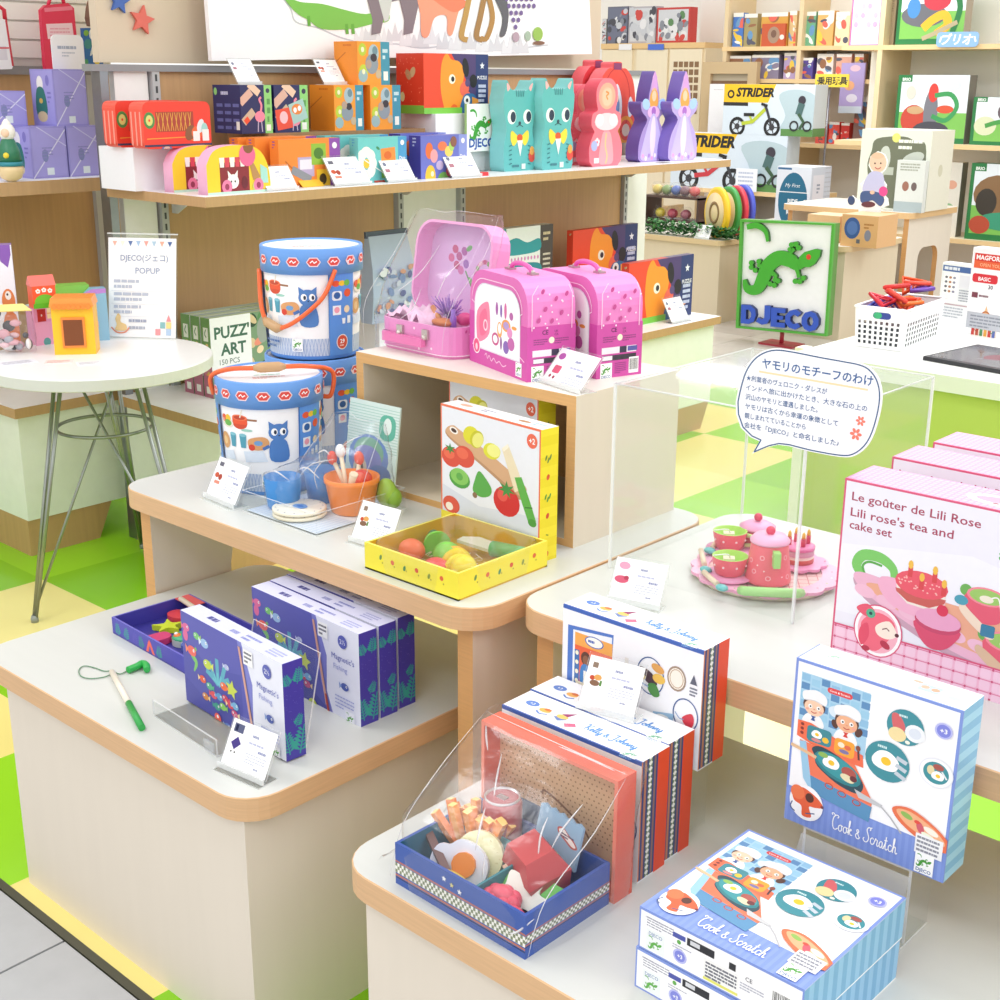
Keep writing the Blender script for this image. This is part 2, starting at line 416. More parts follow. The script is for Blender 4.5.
# ================================================================ the setting
# ---- floor: green and yellow vinyl squares, grey stone beyond
mb = MB(); T = 0.52; GREENS = ['8fd01e', '86c81a', '97d827']; YEL = ['efe08a', 'f2e595', 'ead97e']
rg = random.Random(3)
for i in range(-11, 10):
    for j in range(-7, 3):
        x0, y0 = -2.87+i*T, 4.63+j*T; y0c = max(y0, 1.078)
        if y0+T <= 1.078: continue
        yel = (i+j) % 2 == 0 and (i, j) not in ((-3, -5), (-4, -6), (-5, -5), (-4, -4))
        if j >= 0: yel = not yel
        mb.add([(x0,y0c,0),(x0+T,y0c,0),(x0+T,y0+T,0),(x0,y0+T,0)], [(0,1,2,3)], rg.choice(YEL if yel else GREENS), 'floor')
struct(mb.build('floor'))
mb = MB()
for i in range(-22, 14):
    x0 = -2.10+i*0.62
    for y0, y1 in ((1.06-.62*4, 1.06-.62*3), (1.06-.62*3, 1.06-.62*2), (1.06-.62*2, 1.06-.62), (1.06-.62, 1.06)):
        mb.box(x0+.003, y0+.003, -.02, x0+.617, y1-.003, 0, rg.choice(['bdbec1', 'b6b8bc', 'c2c2c4']), 'stone')
    for q in range(11):
        y0 = 6.19+.62*q; mb.box(x0+.002, y0+.002, -.02, x0+.618, y0+.618, 0, rg.choice(['c9c2ba', 'c2bbb4', 'cfc8c0']), 'stone')
struct(mb.build('floor'))
mb = MB(); mb.box(-16, -2, -.05, 8, 13, -.022, '55524e', 'stone'); struct(mb.build('floor'))
mb = MB(); mb.box(-8, 1.06, -.02, 4, 1.078, .001, '4a4a3c', 'plastic'); struct(mb.build('trim_1'))

# ---- walls
mb = MB()   # slatted display wall at the far left (continues above the left gondola bay)
mb.box(-4.86, 0.2, 0, -4.80, 3.0, 3.0, 'f4f3ee', 'wall')
for k in range(8):
    z = 1.66+k*.066; mb.box(-4.80, .2, z, -4.785, 3.0, z+.058, 'f6f5f0', 'wall')
struct(mb.build('wall_left'))
mb = MB(); mb.box(-12, 12.6, 0, 6, 12.66, 3.0, 'f3f0ea', 'wall'); struct(mb.build('wall_back'))
# cream pillar standing behind the gondola
mb = MB(); a = onX(97, -4.09, 1.75).y; b = onX(600, -4.09, 1.75).y
mb.box(-4.13, a, 1.64, -4.09, b, 3.0, 'd6c6b0', 'wall'); struct(mb.build('wall_pillar'))

# ================================================================ nested wooden display tables
TOPC, PLY, PANEL = 'd2d4d0', 'd8b084', 'e4dacb'
def rounded(x0, y0, x1, y1, r, n=7):
    q = []
    for cx, cy, a in ((x1-r,y0+r,-90),(x1-r,y1-r,0),(x0+r,y1-r,90),(x0+r,y0+r,180)):
        for i in range(n): t = R(a+90*i/(n-1)); q.append((cx+r*math.cos(t), cy+r*math.sin(t)))
    return q
def tabletop(par, x0, y0, x1, y1, z, th=.042, r=.07):
    mb = MB(); o = rounded(x0, y0, x1, y1, r); inn = rounded(x0+.002, y0+.002, x1-.002, y1-.002, r-.002)
    mb.rings([[(a, b, z-th) for a, b in o], [(a, b, z-.0015) for a, b in o], [(a, b, z) for a, b in inn]], PLY, 'ply', False, cap1=False)
    mb.add([(a, b, z) for a, b in inn], [tuple(range(len(inn)))], TOPC, 'laminate')
    return mb.build('tabletop', par)
def leg_panel(par, x0, x1, y0, y1, z1, arch):
    """side panel in the y-z plane with an arch-shaped cut-out and plywood edges"""
    mb = MB()
    if arch:
        w0, w1, zt, r = arch; cut = [(w1, 0), (w1, zt-r)]
        cut += [(w1-r+r*math.cos(R(t)), zt-r+r*math.sin(R(t))) for t in (22, 45, 67, 90)]
        cut += [(w0+r+r*math.cos(R(t)), zt-r+r*math.sin(R(t))) for t in (90, 113, 135, 158, 180)]
        cut += [(w0, 0)]
        out = [(y0, 0), (y0, z1), (y1, z1), (y1, 0)] + cut
    else: out = [(y0, 0), (y0, z1), (y1, z1), (y1, 0)]
    mb.prism([(a, -b) for a, b in out], (x1, 0, 0), (0, 1, 0), (0, 0, -1), x1-x0, PANEL, 'panel', side='d9a56a')
    for i, m in enumerate(mb.m):
        if mb.c[i] == 'd9a56a': mb.m[i] = 'ply'
    return mb.build('leg_panel', par)
def low_table(label, tx0, tx1, bx0, bx1):
    t = thing('display_table', label, 'table', ((tx0+tx1)/2, 1.45, 0), 0, 'wooden display tables')
    m = Matrix.Translation((-(tx0+tx1)/2, -1.45, 0))
    o = tabletop(t, tx0, 1.092, tx1, 1.812, .505); o.data.transform(m)
    mb = MB(); mb.box(bx0, 1.112, 0, bx1, 1.15, .463, PANEL, 'panel'); o = mb.build('front_panel', t); o.data.transform(m)
    for x0, x1 in ((bx0, bx0+.035), (bx1-.035, bx1)):
        mb = MB(); mb.box(x0, 1.15, 0, x1, 1.78, .463, PANEL, 'panel'); o = mb.build('side_panel', t); o.data.transform(m)
    return t
def high_table(label, tx0, tx1, y0, y1):
    t = thing('display_table', label, 'table', ((tx0+tx1)/2, (y0+y1)/2, 0), 0, 'wooden display tables')
    m = Matrix.Translation((-(tx0+tx1)/2, -(y0+y1)/2, 0))
    o = tabletop(t, tx0, y0, tx1, y1, .75); o.data.transform(m)
    for x0 in (tx0+.035, tx1-.07):
        o = leg_panel(t, x0, x0+.036, y0+.035, y1-.035, .708, (y0+.24, y1-.17, .62, .10)); o.data.transform(m)
    return t
low_table('low wooden display table carrying the purple fishing game boxes', -2.41, -1.535, -2.33, -1.565)
high_table('tall wooden display table carrying the open wooden cube and yellow tray', -2.485, -1.41, 1.482, 2.19)
high_table('tall wooden display table carrying the toy tea set under a clear cover', -1.403, -.33, 1.563, 2.27)
low_table('low wooden display table carrying the burger and cooking game boxes', -1.325, -.45, -1.275, -.48)

# ================================================================ gondola shelving along the wall
WHITE, OAK = 'eef0ea', 'bd9668'
def gondola_base(name, label, x_back, x_front, y0, y1, z, feet):
    t = thing(name, label, 'shelving base', (x_front, y0, 0), 0, 'gondola bases')
    m = Matrix.Translation((-x_front, -y0, 0))
    def part(mb, n): o = mb.build(n, t); o.data.transform(m); return o
    mb = MB(); mb.box(x_back, y0+.02, .13, x_front-.025, y1-.02, z-.035, 'e9eee6', 'paint'); part(mb, 'body')
    mb = MB(); mb.box(x_back, y0, z-.035, x_front, y1, z, OAK, 'oak', cols={'top': 'f4f6f6'}, mats={'top': 'paint'}); part(mb, 'shelf_top')
    for k in range(1, 4):
        yy = y0+(y1-y0)*k/4+.02
        if y1-y0 < 1: break
        mb = MB(); mb.box(x_front-.026, yy, .135, x_front-.0235, yy+.004, z-.037, 'b9beb2', 'paint'); part(mb, 'panel_seam')
    for f0, f1 in feet:
        mb = MB()
        P = [(f0, 0, x_front-.03), (f1-.06, 0, x_front-.03), (f1, .13, x_front-.03), (f0, .13, x_front-.03)]
        mb.prism([(a, -b) for a, b, c in P], (x_front-.03, 0, 0), (0, 1, 0), (0, 0, -1), x_front-.03-x_back, OAK, 'oak'); part(mb, 'foot')
    return t
gondola_base('low_gondola', 'white gondola base with oak edge under the long toy shelf', -4.04, -3.43, 2.45, 5.30, .535, [(2.47, 3.1), (4.7, 5.28)])
gondola_base('low_gondola', 'white gondola base with oak edge behind the round table', -4.79, -4.11, 2.10, 2.74, .535, [(2.12, 2.45)])
def back_boards():
    z0, z1 = .535, 1.612; X = -4.04
    def Y(x, z=1.0): return onX(x, X, z).y
    t = thing('wall_gondola', 'oak and white back boards with slotted uprights behind the long toy shelf', 'shelving', (X, Y(120), 0))
    m = Matrix.Translation((-X, -Y(120), 0))
    def part(mb, n): o = mb.build(n, t); o.data.transform(m); return o
    y_end = Y(646)
    for a, b, c, mt in ((Y(128), Y(160), 'eef0ee', 'paint'), (Y(170), Y(394), 'bf9a6e', 'oak'), (Y(402), Y(456), 'e9ecea', 'paint'), (Y(464), Y(620), 'bf9a6e', 'oak'), (Y(624), y_end, 'eef1ec', 'paint')):
        mb = MB(); mb.box(X-.03, a, z0, X, b, z1, c, mt); part(mb, 'back_board')
    for x in (104, 162, 396, 458, 621):
        y = Y(x if x != 104 else 112); w_ = .03 if x == 104 else .028
        mb = MB(); mb.box(X-.035, y, .0 if x == 104 else z0, X+.018, y+w_, z1, '8f949a' if x == 104 else 'b3b6b8', 'metal' if x == 104 else 'paint')
        if x != 104:
            for k in range(28): zz = z0+.02+k*.038; mb.box(X+.018, y+.010, zz, X+.0186, y+.018, zz+.022, '3c3f42', 'paint')
        part(mb, 'slotted_upright')
    mb = MB(); mb.box(X-.035, Y(104), z1, X+.02, y_end, z1+.022, '8d8f92', 'paint'); part(mb, 'top_rail')
back_boards()
# long toy shelf
mb = MB(); SZ, SX = 1.245, -3.47
t = thing('toy_shelf', 'long oak-edged shelf full of puzzle and toy boxes', 'shelf', (SX, 2.46, SZ)); tx = Matrix.Translation((-SX, -2.46, -SZ))
mb.box(-4.02, 2.46, SZ-.031, SX, 5.37, SZ, 'bd986c', 'oak', cols={'top': 'f6f7f8'}, mats={'top': 'paint'}); o = mb.build('board', t); o.data.transform(tx)
for x in (170, 400, 624):
    y = onX(x, -4.02, 1.1).y; mb = MB()
    mb.prism([(0, 0), (.14, 0), (.14, .012), (.03, .07), (0, .07)], (-4.02, y+.012, SZ-.031), (1, 0, 0), (0, 0, -1), .006, 'd8dad8', 'paint'); o = mb.build('bracket', t); o.data.transform(tx)
# left bay: back board and shelf
mb = MB(); t = thing('wall_gondola', 'oak back board with dark top rail behind the purple doll boxes', 'shelving', (-4.785, 1.2, .5)); tx = Matrix.Translation((4.785, -1.2, -.5))
mb.box(-4.785, 1.2, .5, -4.76, 3.0, 1.60, 'bf9a6e', 'oak'); o = mb.build('back_board', t); o.data.transform(tx)
mb = MB(); mb.box(-4.79, 1.2, 1.60, -4.74, 3.0, 1.63, '8d8f92', 'paint'); o = mb.build('top_rail', t); o.data.transform(tx)
mb = MB(); y = onX(96, -4.76, 1.0).y; mb.box(-4.76, y, .535, -4.735, y+.03, 1.6, 'b3b6b8', 'paint'); o = mb.build('slotted_upright', t); o.data.transform(tx)
LZ, LX = 1.262, -4.22
mb = MB(); mb.box(-4.755, 1.3, LZ-.045, LX, 2.72, LZ, 'bd986c', 'oak', cols={'top': 'f6f7f8'}, mats={'top': 'paint'}); o = mb.build('toy_shelf'); tag(o, 'short oak-edged shelf carrying the purple doll boxes', 'shelf')

# ================================================================ white poster board on top of the gondola
def photo_art(mb, X, eps=1e-4, mat='paper'):
    """artwork traced on the upright plane x = X"""
    return Art(mb, (0, 0, 0), (0, 1, 0), (0, 0, -1), 100, 100, eps=eps, mat=mat, warp=lambda x, y, off: atX(x, y, X) + Vector((off, 0, 0)))
mb = MB(); X = -3.98
q = [atX(212, 61, X), atX(592, 54, X), atX(586, -70, X), atX(202, -70, X)]
mb.add(q + [p - Vector((.02, 0, 0)) for p in q], [(0,1,2,3),(7,6,5,4),(4,5,1,0),(5,6,2,1),(6,7,3,2),(7,4,0,3)], 'fbfbfc', 'paper')
A_ = photo_art(mb, X)
A_.line([(275,-12),(290,8),(296,22),(318,28),(342,38),(370,44),(396,44),(420,48),(446,46),(480,45),(515,48),(548,45)], 1.6, 'c9ccd2', True)
for i, (a, b) in enumerate([(362,30),(372,27),(384,32),(395,28),(408,33),(420,34),(432,31),(445,36),(457,37),(470,36),(484,39),(497,38),(510,41),(520,40)]):
    A_.poly([(a-9,b+13),(a-7,b),(a-3,b+7),(a,b-6),(a+3,b+6),(a+7,b+1),(a+9,b+13)], 'd9dade' if i % 2 else 'e6e7ea')
for cx, cy, rx, ry, c in ((386,-24,38,26,'8b7f86'), (440,-20,34,22,'f7a487'), (478,-26,26,24,'c19a5e'), (502,-24,14,26,'6b6b70'), (522,-14,22,14,'7d6a9a'), (360,-34,14,16,'8b7f86'), (478,-56,7,24,'c19a5e')): A_.ell(cx, cy, rx, ry, c)
A_.blob([(283,-4),(300,2),(322,4),(345,10),(365,14),(386,11),(388,21),(372,24),(350,29),(322,29),(308,20),(295,12)], '83c25c')   # green crocodile
for a, b in ((308,22),(346,30),(352,30)): A_.line([(a,b-6),(a+1,b+4)], 3, '6fae4d')
for a in (366, 398): A_.poly([(a,-4),(a+22,-4),(a+14,33),(a+5,35),(a+6,20)], '8b7f86')
A_.poly([(377,-4),(392,-4),(388,20),(384,22)], 'cfd3cf')
A_.blob([(418,-4),(440,-6),(464,2),(458,12),(452,34),(447,33),(446,16),(434,18),(428,36),(421,35),(420,14)], 'f7a487')
A_.blob([(428,-6),(446,-8),(466,2),(456,12),(444,8)], 'f08a6c')
for a, c in ((463,'c19a5e'), (478,'a98458')): A_.line([(a+6,-4),(a+2,16),(a-2,36),(a+4,40)], 5.5, c, True)
A_.line([(488,-4),(492,18),(486,38),(480,38)], 5, 'b58c58', True)
A_.blob([(494,-4),(505,-4),(508,16),(505,34),(499,36),(502,18)], '6b6b70')
for r_ in range(5):
    for c_ in range(5-r_ if r_ > 1 else 6): A_.ell(506+c_*5+r_*2.2, -1+r_*7, 1.9, 2.6, '7d6a9a', n=8)
A_.ell(537, 34, 5, 7, '9bbf62'); A_.ell(538, 43, 6, 2, '8a6a5a'); A_.ell(515, 37, 3.5, 5, 'b9a2ae'); A_.ell(527, 36, 3, 5, 'a9bda9')
o = mb.build('poster_board'); tag(o, 'white poster board of painted animals standing on the gondola', 'poster')
# two paper stars stuck to the pillar
def wall_star(cx, cy, r_, c, tail, label):
    mb = MB(); P = atX(cx, cy, -4.075); k = r_/290
    pts = [(k*(1 if i % 2 == 0 else .45)*math.cos(R(-90+i*36+tail)), k*(1 if i % 2 == 0 else .45)*math.sin(R(-90+i*36+tail))) for i in range(10)]
    mb.prism(pts, (0, 0, 0), (0, 1, 0), (0, 0, -1), .012, c, 'paint')
    tag(mb.build('wall_star', None, P), label, 'decoration', 'wall stars')
wall_star(120, 1, 12, '3f62ad', 10, 'blue star stuck on the cream pillar')
wall_star(143, 20, 14, 'd9685a', 12, 'red star stuck on the cream pillar')
# ================================================================ shared small builders
def carton(name, w_, d, h, cols, label=None, cat='box', loc=(0, 0, 0), rz=0.0, group=None, art=(), mat='card', parent=None, eps=1.5e-5):
    """printed cardboard box: art = functions f(front, right, top, left) drawing on its faces"""
    mb = MB(); mb.box(0, 0, 0, w_, d, h, cols.get('body', 'ffffff'), mat, cols=cols)
    k = dict(eps=eps, mat=mat)
    for f in art: f(FRONT(mb, w_, d, h, **k), RIGHT(mb, w_, d, h, **k), TOP(mb, w_, d, h, **k), LEFT(mb, w_, d, h, **k))
    o = mb.build(name, parent, loc, rz)
    if label: tag(o, label, cat, group)
    return o
def again(o, label, loc, rz=0.0):
    return dup(o, label, loc, rz, o.get('group'))
TAG_ARTS = {
 'fish': lambda a: (a.rect(6,6,22,14,'5a5f80'), a.rect(9,8,6,10,'23284a'), a.poly([(8,38),(20,26),(30,36),(18,48)],'4b3f86'), a.rect(12,50,3,3,'444'*2), a.rect(20,50,3,3,'444444')),
 'red':  lambda a: (a.rect(8,8,14,8,'6b6b78'), a.ell(12,34,7,5,'c4593f'), a.ell(24,36,6,6,'a84a3c'), a.rect(10,44,18,6,'d98b78')),
 'pink': lambda a: (a.ell(13,14,8,6,'b65fae'), a.rrect(10,30,18,14,3,'d8607e'), a.ell(12,50,3,3,'a04a5a'), a.ell(22,51,3,3,'a04a5a')),
 'tea':  lambda a: (a.ell(18,14,11,7,'e3a3bd'), a.ell(17,40,14,7,'d4617c'), a.ell(26,36,5,4,'b8455c')),
 'food': lambda a: (a.rect(8,10,10,9,'8c7868'), a.ell(12,36,5,4,'c05038'), a.ell(22,34,7,5,'d9a05a'), a.ell(18,44,9,5,'84634f'), a.rect(27,38,4,9,'5d8a4a')),
 'plain': lambda a: (a.ell(14,16,6,6,'7a7f96'), a.rect(8,30,16,10,'b07a88')),
}
def price_tag(bl, br, z, label, kind='plain', ratio=.72, lean=28, group='price tags in clear stands', face=None, hgap=.008):
    """printed price card in a sloping clear stand"""
    a, rz, w_ = base(bl, br, z) if face is None else face
    h = w_*ratio; c, s_ = math.cos(R(lean)), math.sin(R(lean))
    t = thing('price_tag', label, 'price tag', a, rz, group)
    mb = MB(); up = Vector((0, s_, c)); nn = Vector((0, -c, s_)); th = .0016
    o0 = Vector((0, .004, hgap)); P = [o0, o0+Vector((w_, 0, 0)), o0+Vector((w_, 0, 0))+up*h*1.05, o0+up*h*1.05]
    q = [p - nn*.0004 for p in P] + [p - nn*(.0004+th) for p in P]
    mb.add(q, [(0,1,2,3),(7,6,5,4)], 'ffffff', 'acrylic'); mb.add(q, [(4,5,1,0),(5,6,2,1),(6,7,3,2),(7,4,0,3)], 'ffffff', 'acrylic_edge')
    mb.box(0, -.012, 0, w_, .004+s_*h*.75, .0018, 'ffffff', 'acrylic', cols=None, mats={'front': 'acrylic_edge', 'right': 'acrylic_edge', 'left': 'acrylic_edge'})
    mb.box(0, -.002, .0018, w_, .0005, hgap+.004, 'ffffff', 'acrylic_edge')
    mb.build('clear_stand', t)
    mb = MB(); i = .003; cw, ch = w_-2*i, h*.97; o1 = o0 + Vector((i, 0, 0)) + up*.001
    mb.add([o1, o1+Vector((cw, 0, 0)), o1+Vector((cw, 0, 0))+up*ch, o1+up*ch, *[p - nn*.0003 for p in (o1, o1+Vector((cw, 0, 0)), o1+Vector((cw, 0, 0))+up*ch, o1+up*ch)]], [(0,1,2,3),(7,6,5,4)], 'fbfbfd', 'paper')
    ar = Art(mb, o1+up*ch, (1, 0, 0), -up, cw, ch, mat='paper')
    TAG_ARTS[kind](ar)
    ar.bars(50, 15, 26, 1, 5, 4, '8d94b6', 4); ar.bars(46, 27, 46, 1, 4, 3, 'b9bdd8', 5); ar.bars(70, 36, 22, 1, 4, 4, '949bbd', 6); ar.bars(46, 45, 46, 4, 4.5, 1.6, 'c3c7d6', 7); ar.bars(70, 64, 20, 1, 4, 2.5, '9aa0bc', 8)
    mb.build('price_card', t)
    return t
# ---------------------------------------------------------------- little pictures used on several boxes
def fish(a, x, y, s, c, fin=None, flip=1, rot=0):
    a.ell(x, y, s, s*.68, c, rot); a.poly([(x-flip*s*.8,y),(x-flip*s*1.5,y-s*.6),(x-flip*s*1.4,y+s*.6)], fin or c); a.ell(x+flip*s*.45, y-s*.15, s*.22, s*.22, 'ffffff', n=8); a.ell(x+flip*s*.5, y-s*.15, s*.1, s*.1, '222222', n=6)
def fern(a, x, y, s, c, rot=0, n=5):
    d, e = math.cos(R(rot)), math.sin(R(rot))
    def T(u, v): return (x+u*d-v*e, y+u*e+v*d)
    a.line([T(0, 0), T(0, -s)], s*.05, c); a.lay -= 1
    for i in range(n):
        v = -s*(.12+.8*i/n); l = s*.42*(1-.5*i/n)
        for g in (-1, 1): a.poly([T(0, v), T(g*l*.6, v-l*.55), T(g*l, v-l*.5), T(g*l*.55, v-l*.1)], c, False)
    a.lay += 1
def egg(a, x, y, s, rot=0):
    a.blob([(x-s,y),(x-s*.5,y-s*.75),(x+s*.3,y-s*.85),(x+s,y-s*.2),(x+s*.8,y+s*.6),(x,y+s*.8),(x-s*.8,y+s*.6)], 'ffffff'); a.ell(x+s*.05, y, s*.38, s*.36, 'f3c530')

# ================================================================ lower left table: magnetic fishing game
FW, FD, FH = .317, .040, .178
def art_fishing(f, r, t, l):
    f.rect(0, 0, 100, f.hh, '5a5bb2'); f.poly([(0,18),(30,26),(60,20),(60,f.hh),(0,f.hh)], '5153ab')
    f.poly([(0,40),(22,48),(48,44),(72,f.hh),(0,f.hh)], '4a4ca4')
    f.poly([(58,0),(100,0),(100,f.hh),(72,f.hh),(65,40)], '7f82cf'); f.poly([(62,0),(100,0),(100,f.hh),(75,f.hh),(70,44),(71,22)], 'eceefb')
    def coral(x, y, s, c):
        for dx, dy in ((0,-12),(-6,-9),(6,-10),(-9,-4),(9,-5)): f.line([(x,y),(x+dx*.4*s,y-2*s),(x+dx*s,y+dy*s)], 2.6*s, c, True, 3); f.lay -= 1
        f.lay += 1
    coral(36, 34, 1.3, '5fb0c4'); coral(36, 34, .6, '6fc3cf')
    f.line([(11,34),(14,28),(10,24),(15,19)], [1,3.2,3.2,2], '7fc46a', True)
    fish(f, 5, 9, 3.6, 'e06a9c'); f.ell(4, 14, 2.6, 3.6, 'e06a9c')
    fish(f, 16, 11, 3.2, '7cc873', 'a4d65e', -1); fish(f, 24, 13, 4, '9fc3ea', 'e5eefc', 1); fish(f, 10, 22, 4.6, 'ee6b62', 'f28d6d'); fish(f, 26, 25, 4.2, 'c7d84c', 'dfe66a', -1)
    fish(f, 42, 33, 3.6, 'f0703d', 'f3a04e', -1); fish(f, 46, 20, 2.6, 'b5bde6', 'd5daf4'); f.star(50, 32, 6, 'cfdc58', 5, .5, -80)
    for k, (x, y, c) in enumerate(((20,36,'e8613f'),(27,38,'58b389'),(31,42,'e2555c'),(22,46,'d2873f'),(37,41,'5f9fd0'),(43,40,'cf3f5e'),(48,42,'d9495a'),(40,46,'8ac862'),(34,48,'3f9c8a'),(52,46,'c94c7a'),(53,41,'7ab3dd'))): fish(f, x, y, 3.3, c, 'f3d9a0' if k % 3 == 0 else c, (-1)**k)
    f.ell(34, 55, 3.4, 3, 'ee5f50'); f.ell(34, 54, 1, 1, 'ffffff'); fish(f, 44, 56.5, 3, '6c88c8', 'a9c2e8'); f.ring(56.5, 57, 4, 3.6, 2, 'cfe05a')
    f.poly([(59,3),(61,3),(71,52),(69,53)], 'd9a292'); f.poly([(68.4,46),(70,46),(72.5,57),(70.6,58)], 'b84034')
    f.ell(86, 9, 4, 4, '5c64b6'); f.text('2½', 86, 10.4, 4, 'ffffff', align='c')
    f.text("Magnetic's", 76, 21, 4.9, '5c64b6'); f.text('Fishing', 77.5, 27, 4.6, '9aa0d8')
    fish(f, 87, 36, 3.4, '4d61b0', '8fa7dc'); f.bars(78, 43, 17, 4, 2.2, .8, 'aab0de', 3); f.rect(64, 2.5, 9, 9, 'fafafa') ; f.bars(65, 4, 7, 3, 2.4, 1.2, '5a5a68', 9)
    f.rect(87, 50, 8, 8, 'f4f5fd'); f.lizard(87.5, 51, 7, '55a344')
    t.rect(0, 0, 100, t.hh, 'd3d6f4'); t.bars(20, 4.5, 20, 1, 3, 3.4, '4b4f92', 1); t.bars(44, 5.5, 8, 1, 2, 3, '8a90c6', 2); t.bars(56, 4, 14, 2, 3.4, 1.8, '8087c4', 3); t.bars(80, 4, 13, 3, 2.3, 1.2, 'a0a6d8', 4)
    r.rect(0, 0, 100, r.hh, '4239a2')
    for x, y, s, q in ((30,110,60,-20),(70,110,75,10),(20,420,110,-10),(70,430,130,12),(55,300,60,30)): fern(r, x, y, s, '2f9f93', q, 6)
    for k in range(24): r.ell(random.uniform(8, 92), random.uniform(130, 290), 1.6, 1.6, '6f68c4', n=6)
fa, frz, fw = base((190,703), (284,759), .505)
fbox = carton('fishing_game_box', FW, FD, FH, {'body': '4a49a0', 'left': '4239a2'}, 'purple fishing game box standing alone in a clear easel', 'game box', (fa.x-.010, fa.y, .508), R(-4), 'magnetic fishing game boxes', [art_fishing])
g1 = at(362, 727, .505)
again(fbox, 'purple fishing game box at the front of the row of three', (g1.x-FW, g1.y+.012, .505), R(-2.5))
again(fbox, 'middle purple fishing game box in the row of three', (g1.x-FW, g1.y+.056, .505), R(-2))
again(fbox, 'rearmost purple fishing game box in the row of three', (g1.x-FW-.003, g1.y+.099, .505), R(-1))
# clear easel that holds the single box
t = thing('acrylic_easel', 'clear plastic easel holding the front fishing game box', 'display stand', (fa.x, fa.y, .505), R(-4))
mb = MB(); mb.box(0, -.075, 0, .21, .075, .003, 'ffffff', 'acrylic', mats={'front': 'acrylic_edge', 'right': 'acrylic_edge'}); mb.build('base_plate', t)
mb = MB(); mb.box(0, -.075, .003, .21, -.072, .032, 'ffffff', 'acrylic', mats={'top': 'acrylic_edge', 'left': 'acrylic_edge', 'right': 'acrylic_edge'}); mb.box(.175, -.078, .004, .205, -.0755, .024, 'f0f2f4', 'vinyl'); mb.build('front_lip', t)
mb = MB(); mb.prism([(0, 0), (.20, 0), (.20, -.17), (0, -.17)], (.09, .050, .003), (1, 0, 0), Vector((0, -.22, -1)).normalized(), .003, 'ffffff', 'acrylic', side='ffffff')
for i in range(2, len(mb.m)): mb.m[i] = 'acrylic_edge'
mb.build('back_plate', t)
# open tray of sea creatures
ta, trz, tw = base((113,633), (181,675), .505)
t = thing('fishing_game_tray', 'open purple tray of wooden sea creatures behind the green fishing rod', 'game tray', (ta.x, ta.y, .505), R(-3))
mb = MB(); W_, D_, H_ = .30, .185, .036; th = .004
mb.box(0, 0, 0, W_, D_, .003, '3d3a96', 'card')
for x0, y0, x1, y1 in ((0,0,W_,th),(0,D_-th,W_,D_),(0,th,th,D_-th),(W_-th,th,W_,D_-th)): mb.box(x0, y0, .003, x1, y1, H_, '4a46b0', 'card', cols={'top': '6d6ac8'})
f = Art(mb, (0, 0, H_), (1, 0, 0), (0, 0, -1), W_, H_)
for x, q, c in ((8,-8,'2f9f93'),(18,10,'2f9f93'),(30,0,'5b4fb8'),(39,-12,'2c8f88'),(60,8,'2f9f93')): fern(f, x, 11.5, 9.5, c, q)
f.poly([(44,11),(47,4),(49,1.5),(51,4),(55,11),(52,11),(49,6),(47,11)], 'f0654f')
l = Art(mb, (0, D_, H_), (0, -1, 0), (0, 0, -1), D_, H_)
for x in (20, 50, 80): fern(l, x, 18, 15, '2f9f93', x-50)
mb.build('tray', t)
def sea(name, pts, th, col, x, y, z, extra=None):
    mb = MB(); mb.prism([(a, -b) for a, b in spline(pts, True, 3)], (x, y, z+th), (1, 0, 0), (0, -1, 0), th, col, 'paint')
    if extra: extra(mb)
    o = mb.build(name, None, t.location, t.rotation_euler.z); return o
G = 'wooden sea creatures in the open tray'
star = [(.034*(1 if i % 2 == 0 else .42)*math.cos(R(i*36+8)), .034*(1 if i % 2 == 0 else .42)*math.sin(R(i*36+8))) for i in range(10)]
tag(sea('toy_starfish', star, .012, 'cfe033', .075, .085, .004), 'lime green wooden starfish in the open tray', 'toy', G)
def fishdeco(mb):
    mb.ball((.155, .075, .018), (.026, .026, .008), '3fae7c'); mb.ball((.150, .062, .022), (.010, .008, .006), 'f0803f'); mb.ball((.148, .060, .027), (.004, .004, .003), 'ffffff')
tag(sea('toy_fish', [(.026*math.cos(R(a)), .026*math.sin(R(a))) for a in range(0, 360, 45)], .014, 'd7dccf', .155, .075, .004, fishdeco), 'round green wooden fish with orange mouth in the open tray', 'toy', G)
tag(sea('toy_crab', [(-.022,-.012),(0,-.02),(.024,-.01),(.026,.012),(0,.02),(-.024,.012)], .013, 'e04a52', .04, .13, .004), 'red wooden sea creature at the back left of the open tray', 'toy', G)
tag(sea('toy_octopus', [(-.018,-.02),(-.006,-.012),(.008,-.022),(.02,-.008),(.014,.02),(-.014,.02)], .013, 'd8417c', .115, .04, .004), 'magenta wooden sea creature at the front of the open tray', 'toy', G)
tag(sea('toy_shell', [(-.02,-.016),(.02,-.016),(.026,.008),(0,.022),(-.026,.008)], .013, 'e9dfd0', .20, .135, .004), 'pale wooden shell at the back of the open tray', 'toy', G)
tag(sea('toy_whale', [(-.03,-.01),(.02,-.014),(.034,.004),(0,.016),(-.03,.01)], .013, '5b74c4', .21, .06, .004), 'blue wooden sea creature at the right of the open tray', 'toy', G)
mb = MB(); mb.tube([(.02, .15, .040), (.24, .125, .0415)], .0055, 'e9dcc8', 'paint', 10); o = mb.build('toy_fishing_rod', None, t.location, t.rotation_euler.z); tag(o, 'pale wooden fishing rod lying across the open tray', 'toy')
mb = MB(); mb.box(.006, .145, .0365, .07, .178, .0385, 'e2686a', 'paper'); o = mb.build('cardboard_flap', t)
